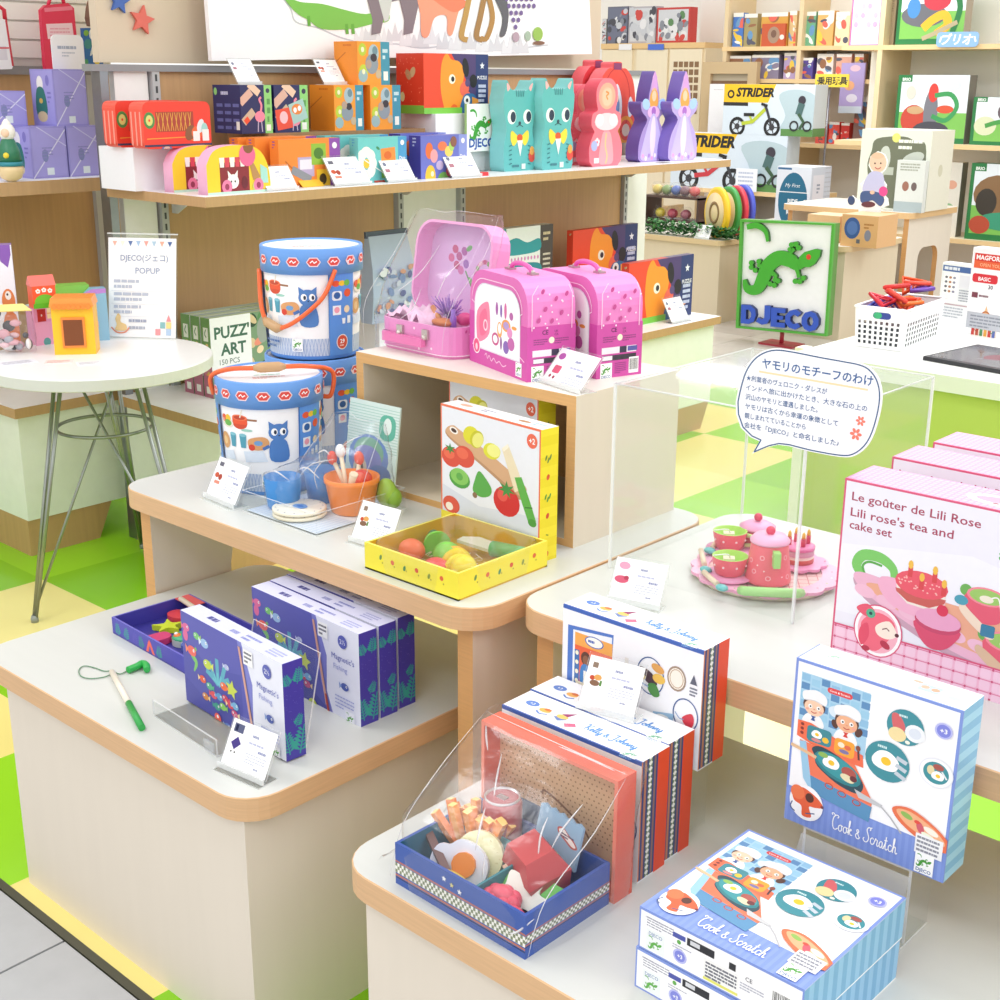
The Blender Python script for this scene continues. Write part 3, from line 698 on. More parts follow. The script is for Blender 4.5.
# loose green fishing rod
pa, pb = at(112, 672, .511), at(142, 728, .511); d = (pb-pa); L_ = d.length
t = thing('toy_fishing_rod', 'loose wooden fishing rod with green handle and green cord', 'toy', (pa.x, pa.y, .505), math.atan2(d.y, d.x))
mb = MB(); mb.tube([(0, 0, .006), (L_*.58, 0, .006)], .0058, 'efe6d6', 'paint', 12); mb.build('stick', t)
mb = MB(); mb.tube([(L_*.58, 0, .0062), (L_, 0, .0062)], .0064, '2fa34a', 'paint', 12); mb.build('handle', t)
inv = Matrix.Rotation(-math.atan2(d.y, d.x), 3, 'Z')
def loc_(x, y, z=.507): return inv @ (at(x, y, z) - Vector((pa.x, pa.y, .505)))
mb = MB(); mb.tube([loc_(*p) for p in spline([(113,673),(104,677),(90,678.5),(81,676),(79,670),(84,666),(94,667.5),(104,671),(112,671),(120,674),(128,670)], False, 4)], .0011, '5f8f6c', 'plastic', 6); mb.build('cord', t)
mb = MB(); P = [loc_(*p, .513) for p in spline([(128,670),(133,668),(138,666),(142,663.5),(146,665),(147,670)], False, 3)]; mb.tube(P, [.007]*(len(P)-3)+[.0075, .007, .006], '2fae50', 'paint', 10); mb.build('hook', t)
price_tag((218,767), (264,787), .505, 'price tag in clear stand before the front fishing game box', 'fish')

# ================================================================ the open wooden cube and what stands on it
CX0, CX1, CY0, CY1, CZ = -2.10, -1.497, 1.848, 2.175, 1.045
t = thing('display_cube', 'open fronted wooden cube shelf carrying the pink vanity cases', 'display cube', (CX0, CY0, .75))
w_, d, h = CX1-CX0, CY1-CY0, CZ-.75; th = .022
def board(n, *b):
    mb = MB(); mb.box(*b, 'e0d5c2', 'panel', cols={'front': 'd8a96c', 'top': 'ebe6dc'} if n == 'top_board' else {'front': 'd8a96c'}, mats={'front': 'ply'}); mb.build(n, t)
board('top_board', 0, 0, h-th, w_, d, h); board('bottom_board', th, .0, 0, w_-th, d, .014)
board('side_board', 0, 0, 0, th, d, h-th); board('side_board', w_-th, 0, 0, w_, d, h-th); board('back_board', th, d-.01, .014, w_-th, d, h-th)

# ---------------------------------------------------------------- pink vanity cases
PINK, PINKD, PINKL = 'e070b8', 'cf4fa6', 'f09ad2'
def arch_outline(w_, h, r, n=6):
    q = [(0, 0), (w_, 0)]
    q += [(w_-r+r*math.cos(R(a)), h-r+r*math.sin(R(a))) for a in [90*i/n for i in range(n+1)]]
    q += [(r+r*math.cos(R(a)), h-r+r*math.sin(R(a))) for a in [90+90*i/n for i in range(n+1)]]
    return q
def vanity_case(label, loc, rz):
    t = thing('vanity_case', label, 'toy case', loc, rz, 'closed pink vanity cases'); W_, D_, H_ = .235, .105, .192; r = .055
    q = arch_outline(W_, H_, r); mb = MB()
    mb.prism([(a, -b) for a, b in q], (0, 0, 0), (1, 0, 0), (0, 0, -1), D_, PINK, 'card', side='ea86c8', smooth_side=False)
    # printed sleeve round the lower half
    hs = .105; mb.box(-.0012, -.0012, .0, W_+.0012, D_+.0012, hs, PINKD, 'card')
    f = Art(mb, (0, -.0013, H_), (1, 0, 0), (0, 0, -1), W_, H_)
    win = [(a*100/W_*1.0, 100*H_/W_-b*100/W_) for a, b in arch_outline(W_*.80, H_*.70, .045)]; win = [(a+9, b-14) for a, b in win]
    f.line([(9+(-4), 66)]+[(a*1.1-6, b*1.06-4) for a, b in win[2:]]+[(96, 66)], .8, 'ffd9ef')
    f.poly(win, 'e3e0ea'); f.poly([(a*.96+2, b*.96+1.4) for a, b in win], 'fdfcfe')
    f.blob([(14,36),(30,26),(36,30),(36,52),(18,62),(13,56)], 'f487a6'); f.blob([(18,40),(30,32),(32,50),(20,56)], 'ee6f93'); f.ell(29, 46, 4, 5, 'fbd7e2'); f.ell(29, 46, 2.4, 3.4, 'e56f95')
    for x, y, rx, ry, c in ((44,30,1.8,5,'a85fa8'),(50,31,1.5,5,'8a63b0'),(56,30,1.8,6,'d56aa2'),(64,33,2.6,3,'b863a6'),(57,42,6,4.6,'f0a04a'),(57,42,4,3,'b59ad0'),(48,47,3.5,6,'f0a860'),(48,46,2.2,4,'ffffff'),(42,56,5,5,'c4538c'),(42,56,3.2,3.2,'ffffff'),(50,58,1.4,5,'8f5b9c'),(57,60,4,5,'8667b4'),(64,56,4.6,5,'c467ac'),(62,47,3.6,4,'e592c6'),(68,42,3.4,1.4,'f0a04a')): f.ell(12+(x-14)*1.24, y-1, rx*1.25, ry*1.1, c)
    f.ell(13, 66, 6.5, 7, 'fbeef6'); f.ell(13, 66, 5.4, 6, 'e65a86'); f.ell(13, 67, 2, 3, 'fbd9e4')
    f.line([(28,72),(31,70),(33,74),(36,71),(40,75),(44,72),(49,75),(54,73),(60,76),(66,74)], .9, 'f6c5e4', True); f.logo(82, 68, 10)
    g = Art(mb, (W_+.0013, 0, H_), (0, 1, 0), (0, 0, -1), D_, H_)
    g.text('CE', 30, 98, 11, '5a2a58', bold=.02); g.text('UK', 56, 95, 6, '5a2a58'); g.text('CA', 56, 101, 6, '5a2a58'); g.bars(12, 106, 30, 3, 4, 2, '93407f', 2); g.bars(56, 106, 30, 3, 4, 2, '93407f', 3); g.ell(50, 109, 6, 6, 'f4eed4')
    g.rect(10, 126, 78, 12, 'f2e9f2'); g.rect(50, 126, 16, 12, '3a3550'); g.rect(68, 127, 22, 9, '5a59a4'); g.rect(12, 141, 76, 10, '3d3644'); g.rect(12, 142, 22, 8, 'f2e9f2')
    g.logo(8, 155, 26); g.bars(40, 156, 26, 6, 3.6, 1.6, '93407f', 6); g.barcode(72, 148, 22, 30)
    for x, y in ((30,20),(58,34),(36,52),(70,60),(50,74),(22,72),(80,26)): g.ell(x, y, 3.5, 5, 'c84f96', 30); g.ell(x+14, y+6, 1.8, 1.8, 'ffe3f4'); g.ell(x-10, y+12, 1.8, 1.8, 'ffe3f4')
    g.line([(8,90),(8,26),(20,8)], 1.6, 'ffd9ef'); g.line([(92,90),(92,26),(84,10)], 1.6, 'ffd9ef')
    mb.build('case_body', t)
    mb = MB(); mb.tube(spline([(.075,.052,H_-.001),(.085,.052,H_+.012),(.117,.052,H_+.017),(.15,.052,H_+.012),(.16,.052,H_-.001)], False, 4), .0048, 'd95fae', 'plastic', 8); hd = mb.build('handle', t)
    for x in (.073, .162):
        mb = MB(); mb.box(x-.010, .044, H_-.001, x+.010, .060, H_+.004, 'b9a6a8', 'metal'); mb.ball((x, .052, H_+.005), .004, 'c9bcbc', 'metal', 8); mb.build('clasp', hd)
    return t
vanity_case('closed pink vanity case standing in front, beside the price tag', (-1.862, 1.950, CZ), R(-19))
vanity_case('closed pink vanity case standing behind at the right end of the cube', (-1.786, 2.055, CZ), R(-17))
# open case in its bag
t = thing('vanity_case', 'open pink vanity case full of accessories inside a film bag', 'toy case', (-2.120, 1.925, CZ), R(-3)); W_, D_, H_ = .242, .118, .066
def rr(w_, d, r, z, i=0, y0=0): return [(a, b+y0, z) for a, b in rounded(i, i, w_-i, d-i, max(r-i, .004), 6)]
mb = MB(); mb.rings([rr(W_, D_, .045, 0, .003), rr(W_, D_, .045, .006), rr(W_, D_, .045, H_)], 'e88ac8', 'card', False, cap1=False)
mb.rings([rr(W_, D_, .045, H_), rr(W_, D_, .045, H_, .004), rr(W_, D_, .045, .008, .004)], 'f3b6de', 'card', False, cap0=False)
f = Art(mb, (0, -.0003, H_), (1, 0, 0), (0, 0, -1), W_, H_)
for x, y in ((36,8),(52,5),(66,12),(74,20),(44,16),(58,22)): f.ell(x, y, 1.2, 1.2, 'fde0f2')
g = Art(mb, (W_+.0003, 0, H_), (0, 1, 0), (0, 0, -1), D_, H_)
for x, y in ((34,8),(50,14),(64,6),(46,26),(66,24)): g.ell(x, y, 2.2, 3, 'c64f97', 30); g.ell(x+7, y+5, 1, 1, 'fde0f2')
mb.build('case_base', t)
mb = MB(); mb.tube([(x, y, .007) for x, y in [(a, b) for a, b in rounded(-.0012, -.0012, W_+.0012, D_+.0012, .046, 6)]], .0011, 'fde3f3', 'cloth', 5, closed=True); mb.build('stitching', t)
mb = MB(); mb.box(.045, -.016, .020, .165, -.004, .038, 'e66cae', 'plastic'); mb.rbox(.03, -.012, .018, .05, 0, .040, 'e27ab8', 'plastic', .004); mb.build('handle', t)
for x in (.075, .155):
    mb = MB(); mb.box(x, -.006, .036, x+.018, -.0005, .056, 'c8bfb8', 'metal'); mb.ball((x+.009, -.007, .040), .006, 'd6cec6', 'metal', 8); mb.build('latch', t)
lidx = Matrix.Translation((-.022, D_-.004, H_)) @ Matrix.Rotation(R(-9), 4, 'X')
LH = .198
def lr(i, y): return [(a, y, b) for a, b in rounded(i, i*.4, W_-i, LH-i, max(.05-i, .01), 6)]
mb = MB(); mb.rings([lr(0, .052), lr(0, 0), lr(.006, 0), lr(.006, .044)], ['ea94cc', 'f2a6d6', 'f0a3d6', 'd9a5da'], 'card', False, lidx, cap0=True, cap1=True)
f = Art(mb, lidx @ Vector((0, .0437, LH)), lidx.to_3x3() @ Vector((1, 0, 0)), lidx.to_3x3() @ Vector((0, 0, -1)), W_, LH)
f.blob([(8,10),(92,10),(95,74),(5,74)], 'dcb2e0')
for x, y, c in ((34,24,'c0427c'),(40,30,'b23a86'),(30,32,'d05a92'),(46,25,'a84c9c'),(38,38,'c0427c'),(50,36,'9c63b4'),(44,42,'cf6aa8')): f.ell(x, y, 4.2, 3.6, c, x)
f.line([(50,42),(56,50),(62,58)], 1.6, '5f9a5a', True); f.ell(58, 50, 4, 2.2, '76b06a', 40); f.ell(52, 22, 4, 2.4, '67a860', -30)
f.ring(74, 44, 12, 14, 4, 'd690b4')
for k in range(12): f.ell(74+10*math.cos(k*.52), 44+12*math.sin(k*.52), 2.2, 2.2, ('c04a7c', '7fa86a', 'e9b8c8')[k % 3], n=8)
mb.build('lid', t)
tp = t
def inside(name, fn, label, group='accessories in the open pink case'):
    mb = MB(); fn(mb); o = mb.build(name, None, tp.location, tp.rotation_euler.z); tag(o, label, 'toy', group); return o
def tissue(mb):
    rg = random.Random(5); n, m = 12, 9; P = []
    for j in range(m):
        for i in range(n): P.append((.012+.118*i/(n-1), .012+.085*j/(m-1), .058+.042*noise.noise(Vector((i*.55, j*.6, 3)))+.02*math.sin(PI*i/(n-1))))
    mb.add(P, [(j*n+i, j*n+i+1, (j+1)*n+i+1, (j+1)*n+i) for j in range(m-1) for i in range(n-1)], 'f7cfe9', 'paper', True)
inside('tissue_paper', tissue, 'crumpled pale pink tissue paper in the open vanity case')
def lavender(mb):
    rg = random.Random(2)
    for k in range(70):
        a, b = rg.uniform(0, 2*PI), rg.uniform(.2, 1); mb.tube([(.15, .075, .07), (.15+.045*math.cos(a)*b, .075+.035*math.sin(a)*b, .08+.036*rg.random())], [.002, .0008], rg.choice(('9b6fc0', '7f58ad', 'b58ad4')), 'cloth', 5)
inside('hair_scrunchie', lavender, 'spiky purple scrunchie in the open vanity case')
inside('hair_brush', lambda mb: (mb.ball((.165, .045, .066), (.03, .018, .009), 'c8743a', 'paint'), mb.tube([(.14, .06, .066), (.09, .085, .084)], .006, 'd88d4e', 'paint')), 'small orange wooden hair brush in the open vanity case')
inside('toy_mirror', lambda mb: mb.ball((.195, .08, .072), (.016, .02, .014), 'd24a86', 'paint'), 'round pink toy mirror in the open vanity case')
inside('toy_lipstick', lambda mb: mb.lathe([(.007, 0), (.007, .03), (.005, .032), (.005, .045)], '8a5fc0', 'plastic', 10, (.192, .05, .05)), 'purple toy lipstick in the open vanity case')
# film bag over it
def bag_hull(rings, seed, amp, mat='film', n=26, sub=5):
    """crumpled film: loft through rounded rectangles (cx, cy, hx, hy, z) with folds"""
    mb = MB(); out = []; rr_ = []
    for k in range(len(rings)-1):
        for j in range(sub): t_ = j/sub; rr_.append([a+(b-a)*t_ for a, b in zip(rings[k], rings[k+1])])
    rr_.append(list(rings[-1]))
    for k, (cx, cy, hx, hy, z) in enumerate(rr_):
        ring = []
        for i in range(n):
            a = 2*PI*i/n; ca, sa = math.cos(a), math.sin(a); e = .45
            x, y = cx+hx*math.copysign(abs(ca)**e, ca), cy+hy*math.copysign(abs(sa)**e, sa)
            v = Vector((x, y, z)); q = noise.noise(v*38+Vector((seed, 0, 0)))*amp + noise.noise(v*90+Vector((0, seed, 0)))*amp*.4
            s_ = 0 if k == 0 else 1
            ring.append((x+ca*abs(q)*s_, y+sa*abs(q)*s_, z+q*.5*s_*(k > 1)))
        out.append(ring)
    mb.rings(out, 'ffffff', mat, True, None, False, False); return mb
def crease_glints(par, paths, r=.0011):
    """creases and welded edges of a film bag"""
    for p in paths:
        mb = MB(); q = spline(p, False, 5); k = r*.5 if len(p) > 3 else r; mb.tube(q, [k*(.1+.9*math.sin(PI*(i+.5)/len(q))) for i in range(len(q))], 'ffffff', 'crease', 5); mb.build('film_crease_glint', par)
mb = bag_hull([(.111, .055, .118, .078, .001), (.111, .060, .120, .080, .07), (.111, .090, .118, .070, .16), (.111, .135, .117, .045, .25), (.111, .145, .118, .022, .282)], 3, .005)
vb = tag(mb.build('film_bag', None, tp.location, tp.rotation_euler.z), 'clear film bag wrapped round the open pink vanity case', 'bag')
crease_glints(vb, [[(-.01, -.025, .004), (-.008, -.02, .10), (.0, .06, .20), (.0, .12, .283)], [(.232, -.02, .01), (.234, .0, .10), (.23, .1, .2), (.225, .15, .283)], [(0, .145, .283), (.06, .15, .278), (.12, .14, .285), (.225, .145, .282)], [(.05, .02, .12), (.08, .06, .16), (.12, .08, .22)], [(.16, .03, .11), (.17, .05, .16), (.19, .09, .2)], [(.10, -.02, .07), (.14, -.015, .10), (.15, .0, .14)]])
price_tag((540,382), (580,395), CZ, 'price tag in clear stand before the closed pink vanity cases', 'pink', ratio=.56, lean=40)

# ================================================================ wooden fruit cutting set
def art_fruit(f, r, t, l):
    f.rect(0, 0, 100, f.hh, 'e8744f'); f.rect(1.3, 1.3, 97.4, f.hh-2.6, 'e9edf4')
    f.poly([(1.3,58),(40,66),(98.7,60),(98.7,f.hh-1.4),(1.3,f.hh-1.4)], 'd9dfea')
    f.fy = .70
    f.blob([(5,26),(12,20),(20,24),(60,44),(82,60),(86,68),(80,74),(70,68),(40,50),(10,34)], 'b98f68'); f.blob([(6,24),(13,19),(21,22),(60,42),(84,57),(87,64),(81,70),(70,64),(40,47),(9,31)], 'd3a981')
    f.ell(14, 24, 4.6, 3.4, 'f5efe6', 20); f.ell(14, 24, 3, 2, '4a2c20', 20)
    f.ell(32, 24, 8, 9.5, 'dcd82e', 20); f.ell(38, 26.5, 6.6, 9.5, 'c6c420', 20); f.ell(39, 27, 5.4, 8, 'e9e87e', 20)
    f.ell(53, 34, 8, 8.6, 'dcdc34', 60); f.ell(55, 33, 6.4, 7, 'eef08c', 60)
    f.poly([(63,28),(69,22),(80,48),(84,62),(76,68)], 'e9ddbc'); f.poly([(63,28),(69,22),(70,25),(65,31)], 'f6efd8')
    f.line([(79,52),(86,72),(93,92)], [7,8.5,8], '5fb04a', True); f.ell(93, 93, 4, 4, '4c9a3e'); f.line([(86,80),(93,78)], 1, '2f6f2a')
    for x, y, r_ in ((11,52,10),(25,48,10.5)): f.ell(x, y, r_, r_*1.05, 'd8503a'); f.ell(x-2, y-3, r_*.6, r_*.55, 'e86a4c')
    f.star(10, 44, 6, '3f8a3c', 6, .4); f.ell(20, 72, 11, 10, '4da03f'); f.ell(20, 70, 9.5, 8.5, '86c65e'); f.ell(20, 70, 3.5, 4, '5faa48')
    f.blob([(40,58),(46,62),(53,72),(51,80),(42,84),(34,80),(36,68)], '58a948'); f.ell(36, 84, 2.4, 3, '8a6a4c')
    f.ell(68, 80, 13, 15, 'cf2d2d'); f.ell(64, 75, 5, 6, 'e0564c'); f.star(68, 68, 9, '3f9040', 7, .4)
    f.fy = 1.0
    f.ell(92, 9, 5, 5, 'e86a4c'); f.text('+2', 92, 10.8, 5.4, 'ffffff', .02, align='c'); f.ell(11, f.hh-20, 9, 6.4, 'd9553c'); f.ell(9, f.hh-18.4, 4, 3, 'f7ecdc'); f.rect(0, f.hh-14, 100, 14, 'e9d83a')
    t.rect(0, 0, 100, t.hh, 'f7f7fa'); t.line([(0,t.hh-.4),(100,t.hh-.4)], 1.6, 'e8744f'); t.ell(17, 7, 6, 2.4, 'e9b49a'); t.bars(34, 5, 12, 2, 3, 1.6, '7f8aa8', 3); t.ell(76, 8, 6, 2, 'b58a62'); t.bars(84, 5, 12, 2, 3.4, 1.6, '8fc4dd', 5)
    r.rect(0, 0, 100, r.hh, 'f0e02e')
    for k in range(7): r.rect(0, k*86+30, 100, 40, 'ead923')
    for k, (c, n_) in enumerate((('6a8a3a', 3), ('d9542c', 1), ('5a9a3a', 3), ('cf4a2a', 1), ('8a9a2a', 0), ('d9542c', 1))):
        y = 120+k*82
        for q in range(max(n_, 1)): r.ell(44+12*(q-1)*(n_ > 1), y+(q % 2)*12, 9 if n_ < 2 else 5, 13 if n_ else 3, c, 20, 8)
    l.rect(0, 0, 100, l.hh, 'f0e02e')
fr1 = carton('fruit_cutting_game_box', .275, .045, .252, {'body': 'f4f4f6'}, 'wooden fruit cutting set box in front, its picture fully shown', 'game box', (-1.765, 1.765, .75), R(-4.6), 'fruit cutting set boxes', [art_fruit])
o = again(fr1, 'fruit cutting set box inside the cube, half hidden by another', (-1.885, 1.91, .765), R(-7))
t = thing('fruit_set_tray', 'open yellow tray of wooden fruit wrapped in film', 'game tray', (-1.705, 1.508, .75), R(0)); W_, D_, H_ = .236, .232, .05; th = .005
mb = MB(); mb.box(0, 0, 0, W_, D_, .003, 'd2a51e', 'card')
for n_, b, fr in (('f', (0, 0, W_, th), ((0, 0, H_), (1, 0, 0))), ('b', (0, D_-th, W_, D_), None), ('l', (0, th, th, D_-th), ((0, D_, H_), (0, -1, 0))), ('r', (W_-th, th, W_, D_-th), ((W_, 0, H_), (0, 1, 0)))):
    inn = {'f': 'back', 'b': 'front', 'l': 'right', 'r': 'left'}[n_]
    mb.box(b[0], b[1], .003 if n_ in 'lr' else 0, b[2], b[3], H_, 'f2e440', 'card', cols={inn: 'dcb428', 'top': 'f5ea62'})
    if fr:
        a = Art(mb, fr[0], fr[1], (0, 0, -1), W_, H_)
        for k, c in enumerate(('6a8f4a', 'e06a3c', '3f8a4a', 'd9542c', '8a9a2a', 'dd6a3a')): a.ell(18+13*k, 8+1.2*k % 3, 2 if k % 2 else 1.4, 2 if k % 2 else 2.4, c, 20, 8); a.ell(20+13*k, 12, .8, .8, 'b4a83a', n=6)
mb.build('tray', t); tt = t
def fruit(name, fn, label):
    mb = MB(); fn(mb); tag(mb.build(name, None, tt.location, 0), label, 'toy food', 'wooden fruit in the yellow tray')
def knife(mb):
    mb.prism([(0, 0), (.085, 0), (.085, .035), (.02, .04), (-.004, .02)], (.072, .165, .024), (1, 0, 0), (0, 1, 0), .006, 'e4ddcc', 'paint'); mb.tube([(.150, .178, .028), (.222, .192, .029)], [.0150, .0140], '69b667', 'paint', 12)
fruit('toy_knife', knife, 'wooden knife with green handle at the back of the yellow tray')
def pear(mb):
    for s_ in (0, 1):
        mb.lathe([(.001, 0), (.022, .004), (.026, .020), (.020, .036), (.012, .052), (.001, .058)] if s_ else [(.026, 0), (.026, .005), (.021, .019), (.001, .026)], '7fc94e', 'paint', 16, xf=Matrix.Translation((.068+.034*s_, .118-.018*s_, .030)) @ Matrix.Rotation(R(-28), 4, 'Z') @ Matrix.Rotation(R(90 if s_ else -90), 4, 'Y'))
    mb.ball((.047, .132, .034), (.010, .010, .008), 'f1f3e4')
fruit('toy_pear', pear, 'green wooden pear in two halves in the yellow tray')
fruit('toy_aubergine_top', lambda mb: mb.ball((.026, .150, .026), (.013, .013, .016), '3a7a52'), 'dark green wooden piece at the left corner of the yellow tray')
fruit('toy_tomato', lambda mb: mb.ball((.045, .075, .026), (.028, .022, .021), 'ef7a4e'), 'orange wooden tomato at the left of the yellow tray')
def lemon(mb):
    for k in range(3): mb.lathe([(.001, 0), (.022+.003*(k == 1), .002), (.026+.003*(k == 1), .009), (.022, .015), (.001, .017)], ('e9b93a', 'e8d22e', 'f0e134')[k], 'paint', 16, xf=Matrix.Translation((.128+.017*k, .098-.012*k, .026)) @ Matrix.Rotation(R(-32), 4, 'Z') @ Matrix.Rotation(R(90), 4, 'Y'))
    mb.ball((.186, .066, .028), (.024, .024, .026), 'f2e43c')
fruit('toy_lemon', lemon, 'yellow wooden lemon cut in slices in the yellow tray')
fruit('toy_strawberry', lambda mb: (mb.ball((.135, .05, .022), (.028, .020, .018), 'e2534f'), mb.ball((.16, .034, .024), (.012, .012, .012), 'd9403f')), 'red wooden strawberry near the front corner of the yellow tray')
def strawbits(mb):
    rg = random.Random(4)
    for k in range(160):
        x, y = rg.uniform(.01, .225), rg.uniform(.01, .15); a = rg.uniform(0, PI); l_ = rg.uniform(.01, .03)
        mb.tube([(x, y, .006+.012*rg.random()), (min(.226, x+l_*math.cos(a)), min(.22, y+l_*math.sin(a)), .006+.014*rg.random())], .0009, rg.choice(('e6d3b4', 'd9c39c', 'efe2cc')), 'paper', 4)
mb = MB(); strawbits(mb); o = mb.build('shredded_paper', None, tt.location, 0); tag(o, 'shredded paper straw under the wooden fruit', 'packing straw'); o['kind'] = 'stuff'
mb = bag_hull([(.118, .116, .1195, .1175, .002), (.118, .116, .1205, .1185, .05), (.118, .116, .113, .111, .0535)], 9, .0014, n=40, sub=3)
n0 = 40; mb.f.append(list(range(len(mb.v)-n0, len(mb.v)))); mb.c.append('ffffff'); mb.m.append('film'); mb.s.append(False)
tag(mb.build('film_wrap', None, tt.location, 0), 'clear film stretched over the yellow fruit tray', 'bag')
price_tag((349,541), (389,553), .75, 'price tag in clear stand left of the yellow fruit tray', 'food')
# ================================================================ blue kitchen drums
def cat_head(a, x, y, s, c='4f80c2'):
    a.poly([(x-s,y-s*.2),(x-s*1.05,y-s*1.25),(x-s*.3,y-s*.75)], c); a.poly([(x+s,y-s*.2),(x+s*1.05,y-s*1.25),(x+s*.3,y-s*.75)], c)
    a.ell(x, y, s*1.1, s*.95, c)
    for d in (-.45, .5): a.ell(x+d*s, y-s*.05, s*.36, s*.42, 'ffffff', n=10); a.ell(x+d*s+s*.1, y-s*.02, s*.17, s*.26, '20304a', n=8)
    a.ell(x+s*.05, y+s*.38, s*.1, s*.08, '1f2c44', n=6)
def pot_pic(a, x, y, s):
    a.line([(x+s*.9,y-s*.05),(x+s*2.0,y+s*.0)], s*.2, '9a6a4a'); a.ell(x, y+s*.5, s*.9, s*.5, 'd24a2c'); a.rect(x-s*.95, y-s*.2, s*1.9, s*.7, 'e8562f'); a.ell(x, y-s*.2, s*.95, s*.3, 'f07a4e'); a.ell(x, y-s*.18, s*.75, s*.2, 'c2432a'); a.line([(x+s*.1,y-s*.2),(x+s*.4,y-s)], s*.14, 'f3e7d3')
def drum(label, loc, rz, handle_up, group='kitchen set drums', rope_on=True):
    t = thing('kitchen_drum', label, 'toy drum box', loc, rz, group); RT, RB, HD, HL = .111, .100, .246, .056
    def rad(z): return RB+(RT-RB)*z/HD
    mb = MB(); mb.lathe([(RB, 0), (RB+.0005, .004), (rad(HD-.012), HD-.012)], '5a92dc', 'card', 96)
    Cc = 2*PI*RT
    def wp(x, y, off):      # x metres round from the seam behind, y metres down from the lid edge
        z = HD-HL-y; a = -PI/2 + (x-Cc/2)/RT; r_ = rad(z)+off+.0002
        return Vector((r_*math.cos(a), r_*math.sin(a), z))
    W_ = Cc; a = Art(mb, (0, 0, 0), (1, 0, 0), (0, 0, -1), W_, HD-HL, eps=6e-5, warp=wp, strip=1.2); hh = a.hh
    # 100 units round; front panel spans 30..58, info column 58..67
    for x0 in (-4, 28.8, 67.2): a.rect(max(x0, 0), 0, 28.8, hh-6.5, 'fbfbfd')
    a.rect(0, hh-6.8, 100, 5.6, 'cfd9ea')
    for k in range(84): a.line([(k*1.2,hh-6.8),(k*1.2+1.1,hh-1.2)], .16, '8ea9d6'); a.lay -= 1; a.line([(k*1.2+1.1,hh-6.8),(k*1.2,hh-1.2)], .16, '8ea9d6'); a.lay -= 1
    a.lay += 2
    for x0 in (28.8, 67.2):
        pot_pic(a, x0+9.5, 3.6, 3.0); a.ell(x0+4, 5.2, 3, 1.6, 'efe6d8'); a.ell(x0+2.4, 4, 1.4, 1.2, 'e2552f'); a.ell(x0+4.6, 3.8, 1.3, 1.2, 'f0c32e'); a.ell(x0+4.4, 5.2, 1.8, 1, '66b04a'); a.ell(x0+12, 6.8, 2, .4, '9ccfc0')
        for u in (6.4, 10.4): a.poly([(x0+u-1.3,8.4),(x0+u+1.3,8.4),(x0+u+.9,12.4),(x0+u-.9,12.4)], '4f9db4'); a.ell(x0+u, 8.4, 1.3, .5, '7fc0cf')
        a.ell(x0+2.2, 11, 2.4, 2.6, 'd8a26a'); a.ell(x0+2.2, 11, 1.2, 1.3, 'e9c48e'); a.blob([(x0+12.4,9.6),(x0+17,8.6),(x0+19,10),(x0+18,12.4),(x0+13,12.6)], 'dba06a'); a.ell(x0+13.4, 12, 1.1, 1, 'd8432e'); a.ell(x0+15.6, 10.6, 1.4, .8, '6f9fd0')
        a.poly([(x0+.5,14.6),(x0+6,13.6),(x0+7,16.6),(x0+.5,17)], 'dbe6f4'); a.poly([(x0+10.4,13.4),(x0+17,13),(x0+18.4,16.4),(x0+11,16.8)], 'dbe6f4')
        a.blob([(x0+19.4,10.4),(x0+22,9.2),(x0+24.6,10.4),(x0+25,16),(x0+19.4,16)], '4f80c2'); cat_head(a, x0+22, 7.2, 2.8); a.line([(x0+19,11.4),(x0+17,12.4)], 1, '4a74b8')
    for x0 in (57.6, 94.5, 19.2):
        a.rect(x0, 0, 9.6, hh-1.2, '5a92dc')
        a.ell(x0+2.4, 3, 1.4, 1, 'e2552f'); a.ell(x0+4.6, 3, 1.2, .9, 'efc12f'); a.ell(x0+6.6, 3, 1.2, 1, '6fb84a'); a.rrect(x0+1, 5.4, 3.6, 3, .8, 'e9eef4'); a.ell(x0+2.8, 6.8, 1.2, 1.1, '2f5f9e'); a.ell(x0+6.8, 6.2, 1.4, 1.3, 'e2552f')
        a.rect(x0+1.2, 10, 3, 3, 'eef1f6'); a.ell(x0+2.7, 11.4, 1, 1, 'f0a0b0'); a.ell(x0+6.6, 11.4, 1.2, 1.2, 'efd9b4'); a.poly([(x0+4.6,14.2),(x0+6,14.2),(x0+5.8,16),(x0+4.8,16)], 'eef4f8'); a.rect(x0+6.8, 13.6, 1.4, 2.4, 'eef4f8')
        a.ell(x0+4.7, hh-5.4, 2.3, 2.5, 'f3e8df'); a.ell(x0+4.7, hh-5.4, 2, 2.2, 'd9503a'); a.text('29', x0+4.7, hh-5.0, 1.9, 'ffffff', .02, align='c'); a.bars(x0+3.7, hh-4.5, 2, 1, 1, .4, 'f6d5cd', 2)
    a.logo(45, hh-7, 3.6); a.bars(32, hh-6, 8, 2, 1.6, .7, '4a6ea8', 4)
    mb.build('drum_body', t)
    mb = MB(); RL = RT+.004
    mb.lathe([(RL, HD-HL), (RL, HD-.002), (RL-.0015, HD), (RL-.005, HD), (RL-.006, HD-.004), (.001, HD-.004)], ['6a9fe4']*4+['f6f8fb'], 'card', 96, cap1=False)
    def wl(x, y, off): a_ = -PI/2+(x-PI*RL)/RL; return Vector(((RL+off+.0002)*math.cos(a_), (RL+off+.0002)*math.sin(a_), HD-y))
    b = Art(mb, (0, 0, 0), (1, 0, 0), (0, 0, -1), 2*PI*RL, HL, eps=6e-5, warp=wl, strip=1.2)
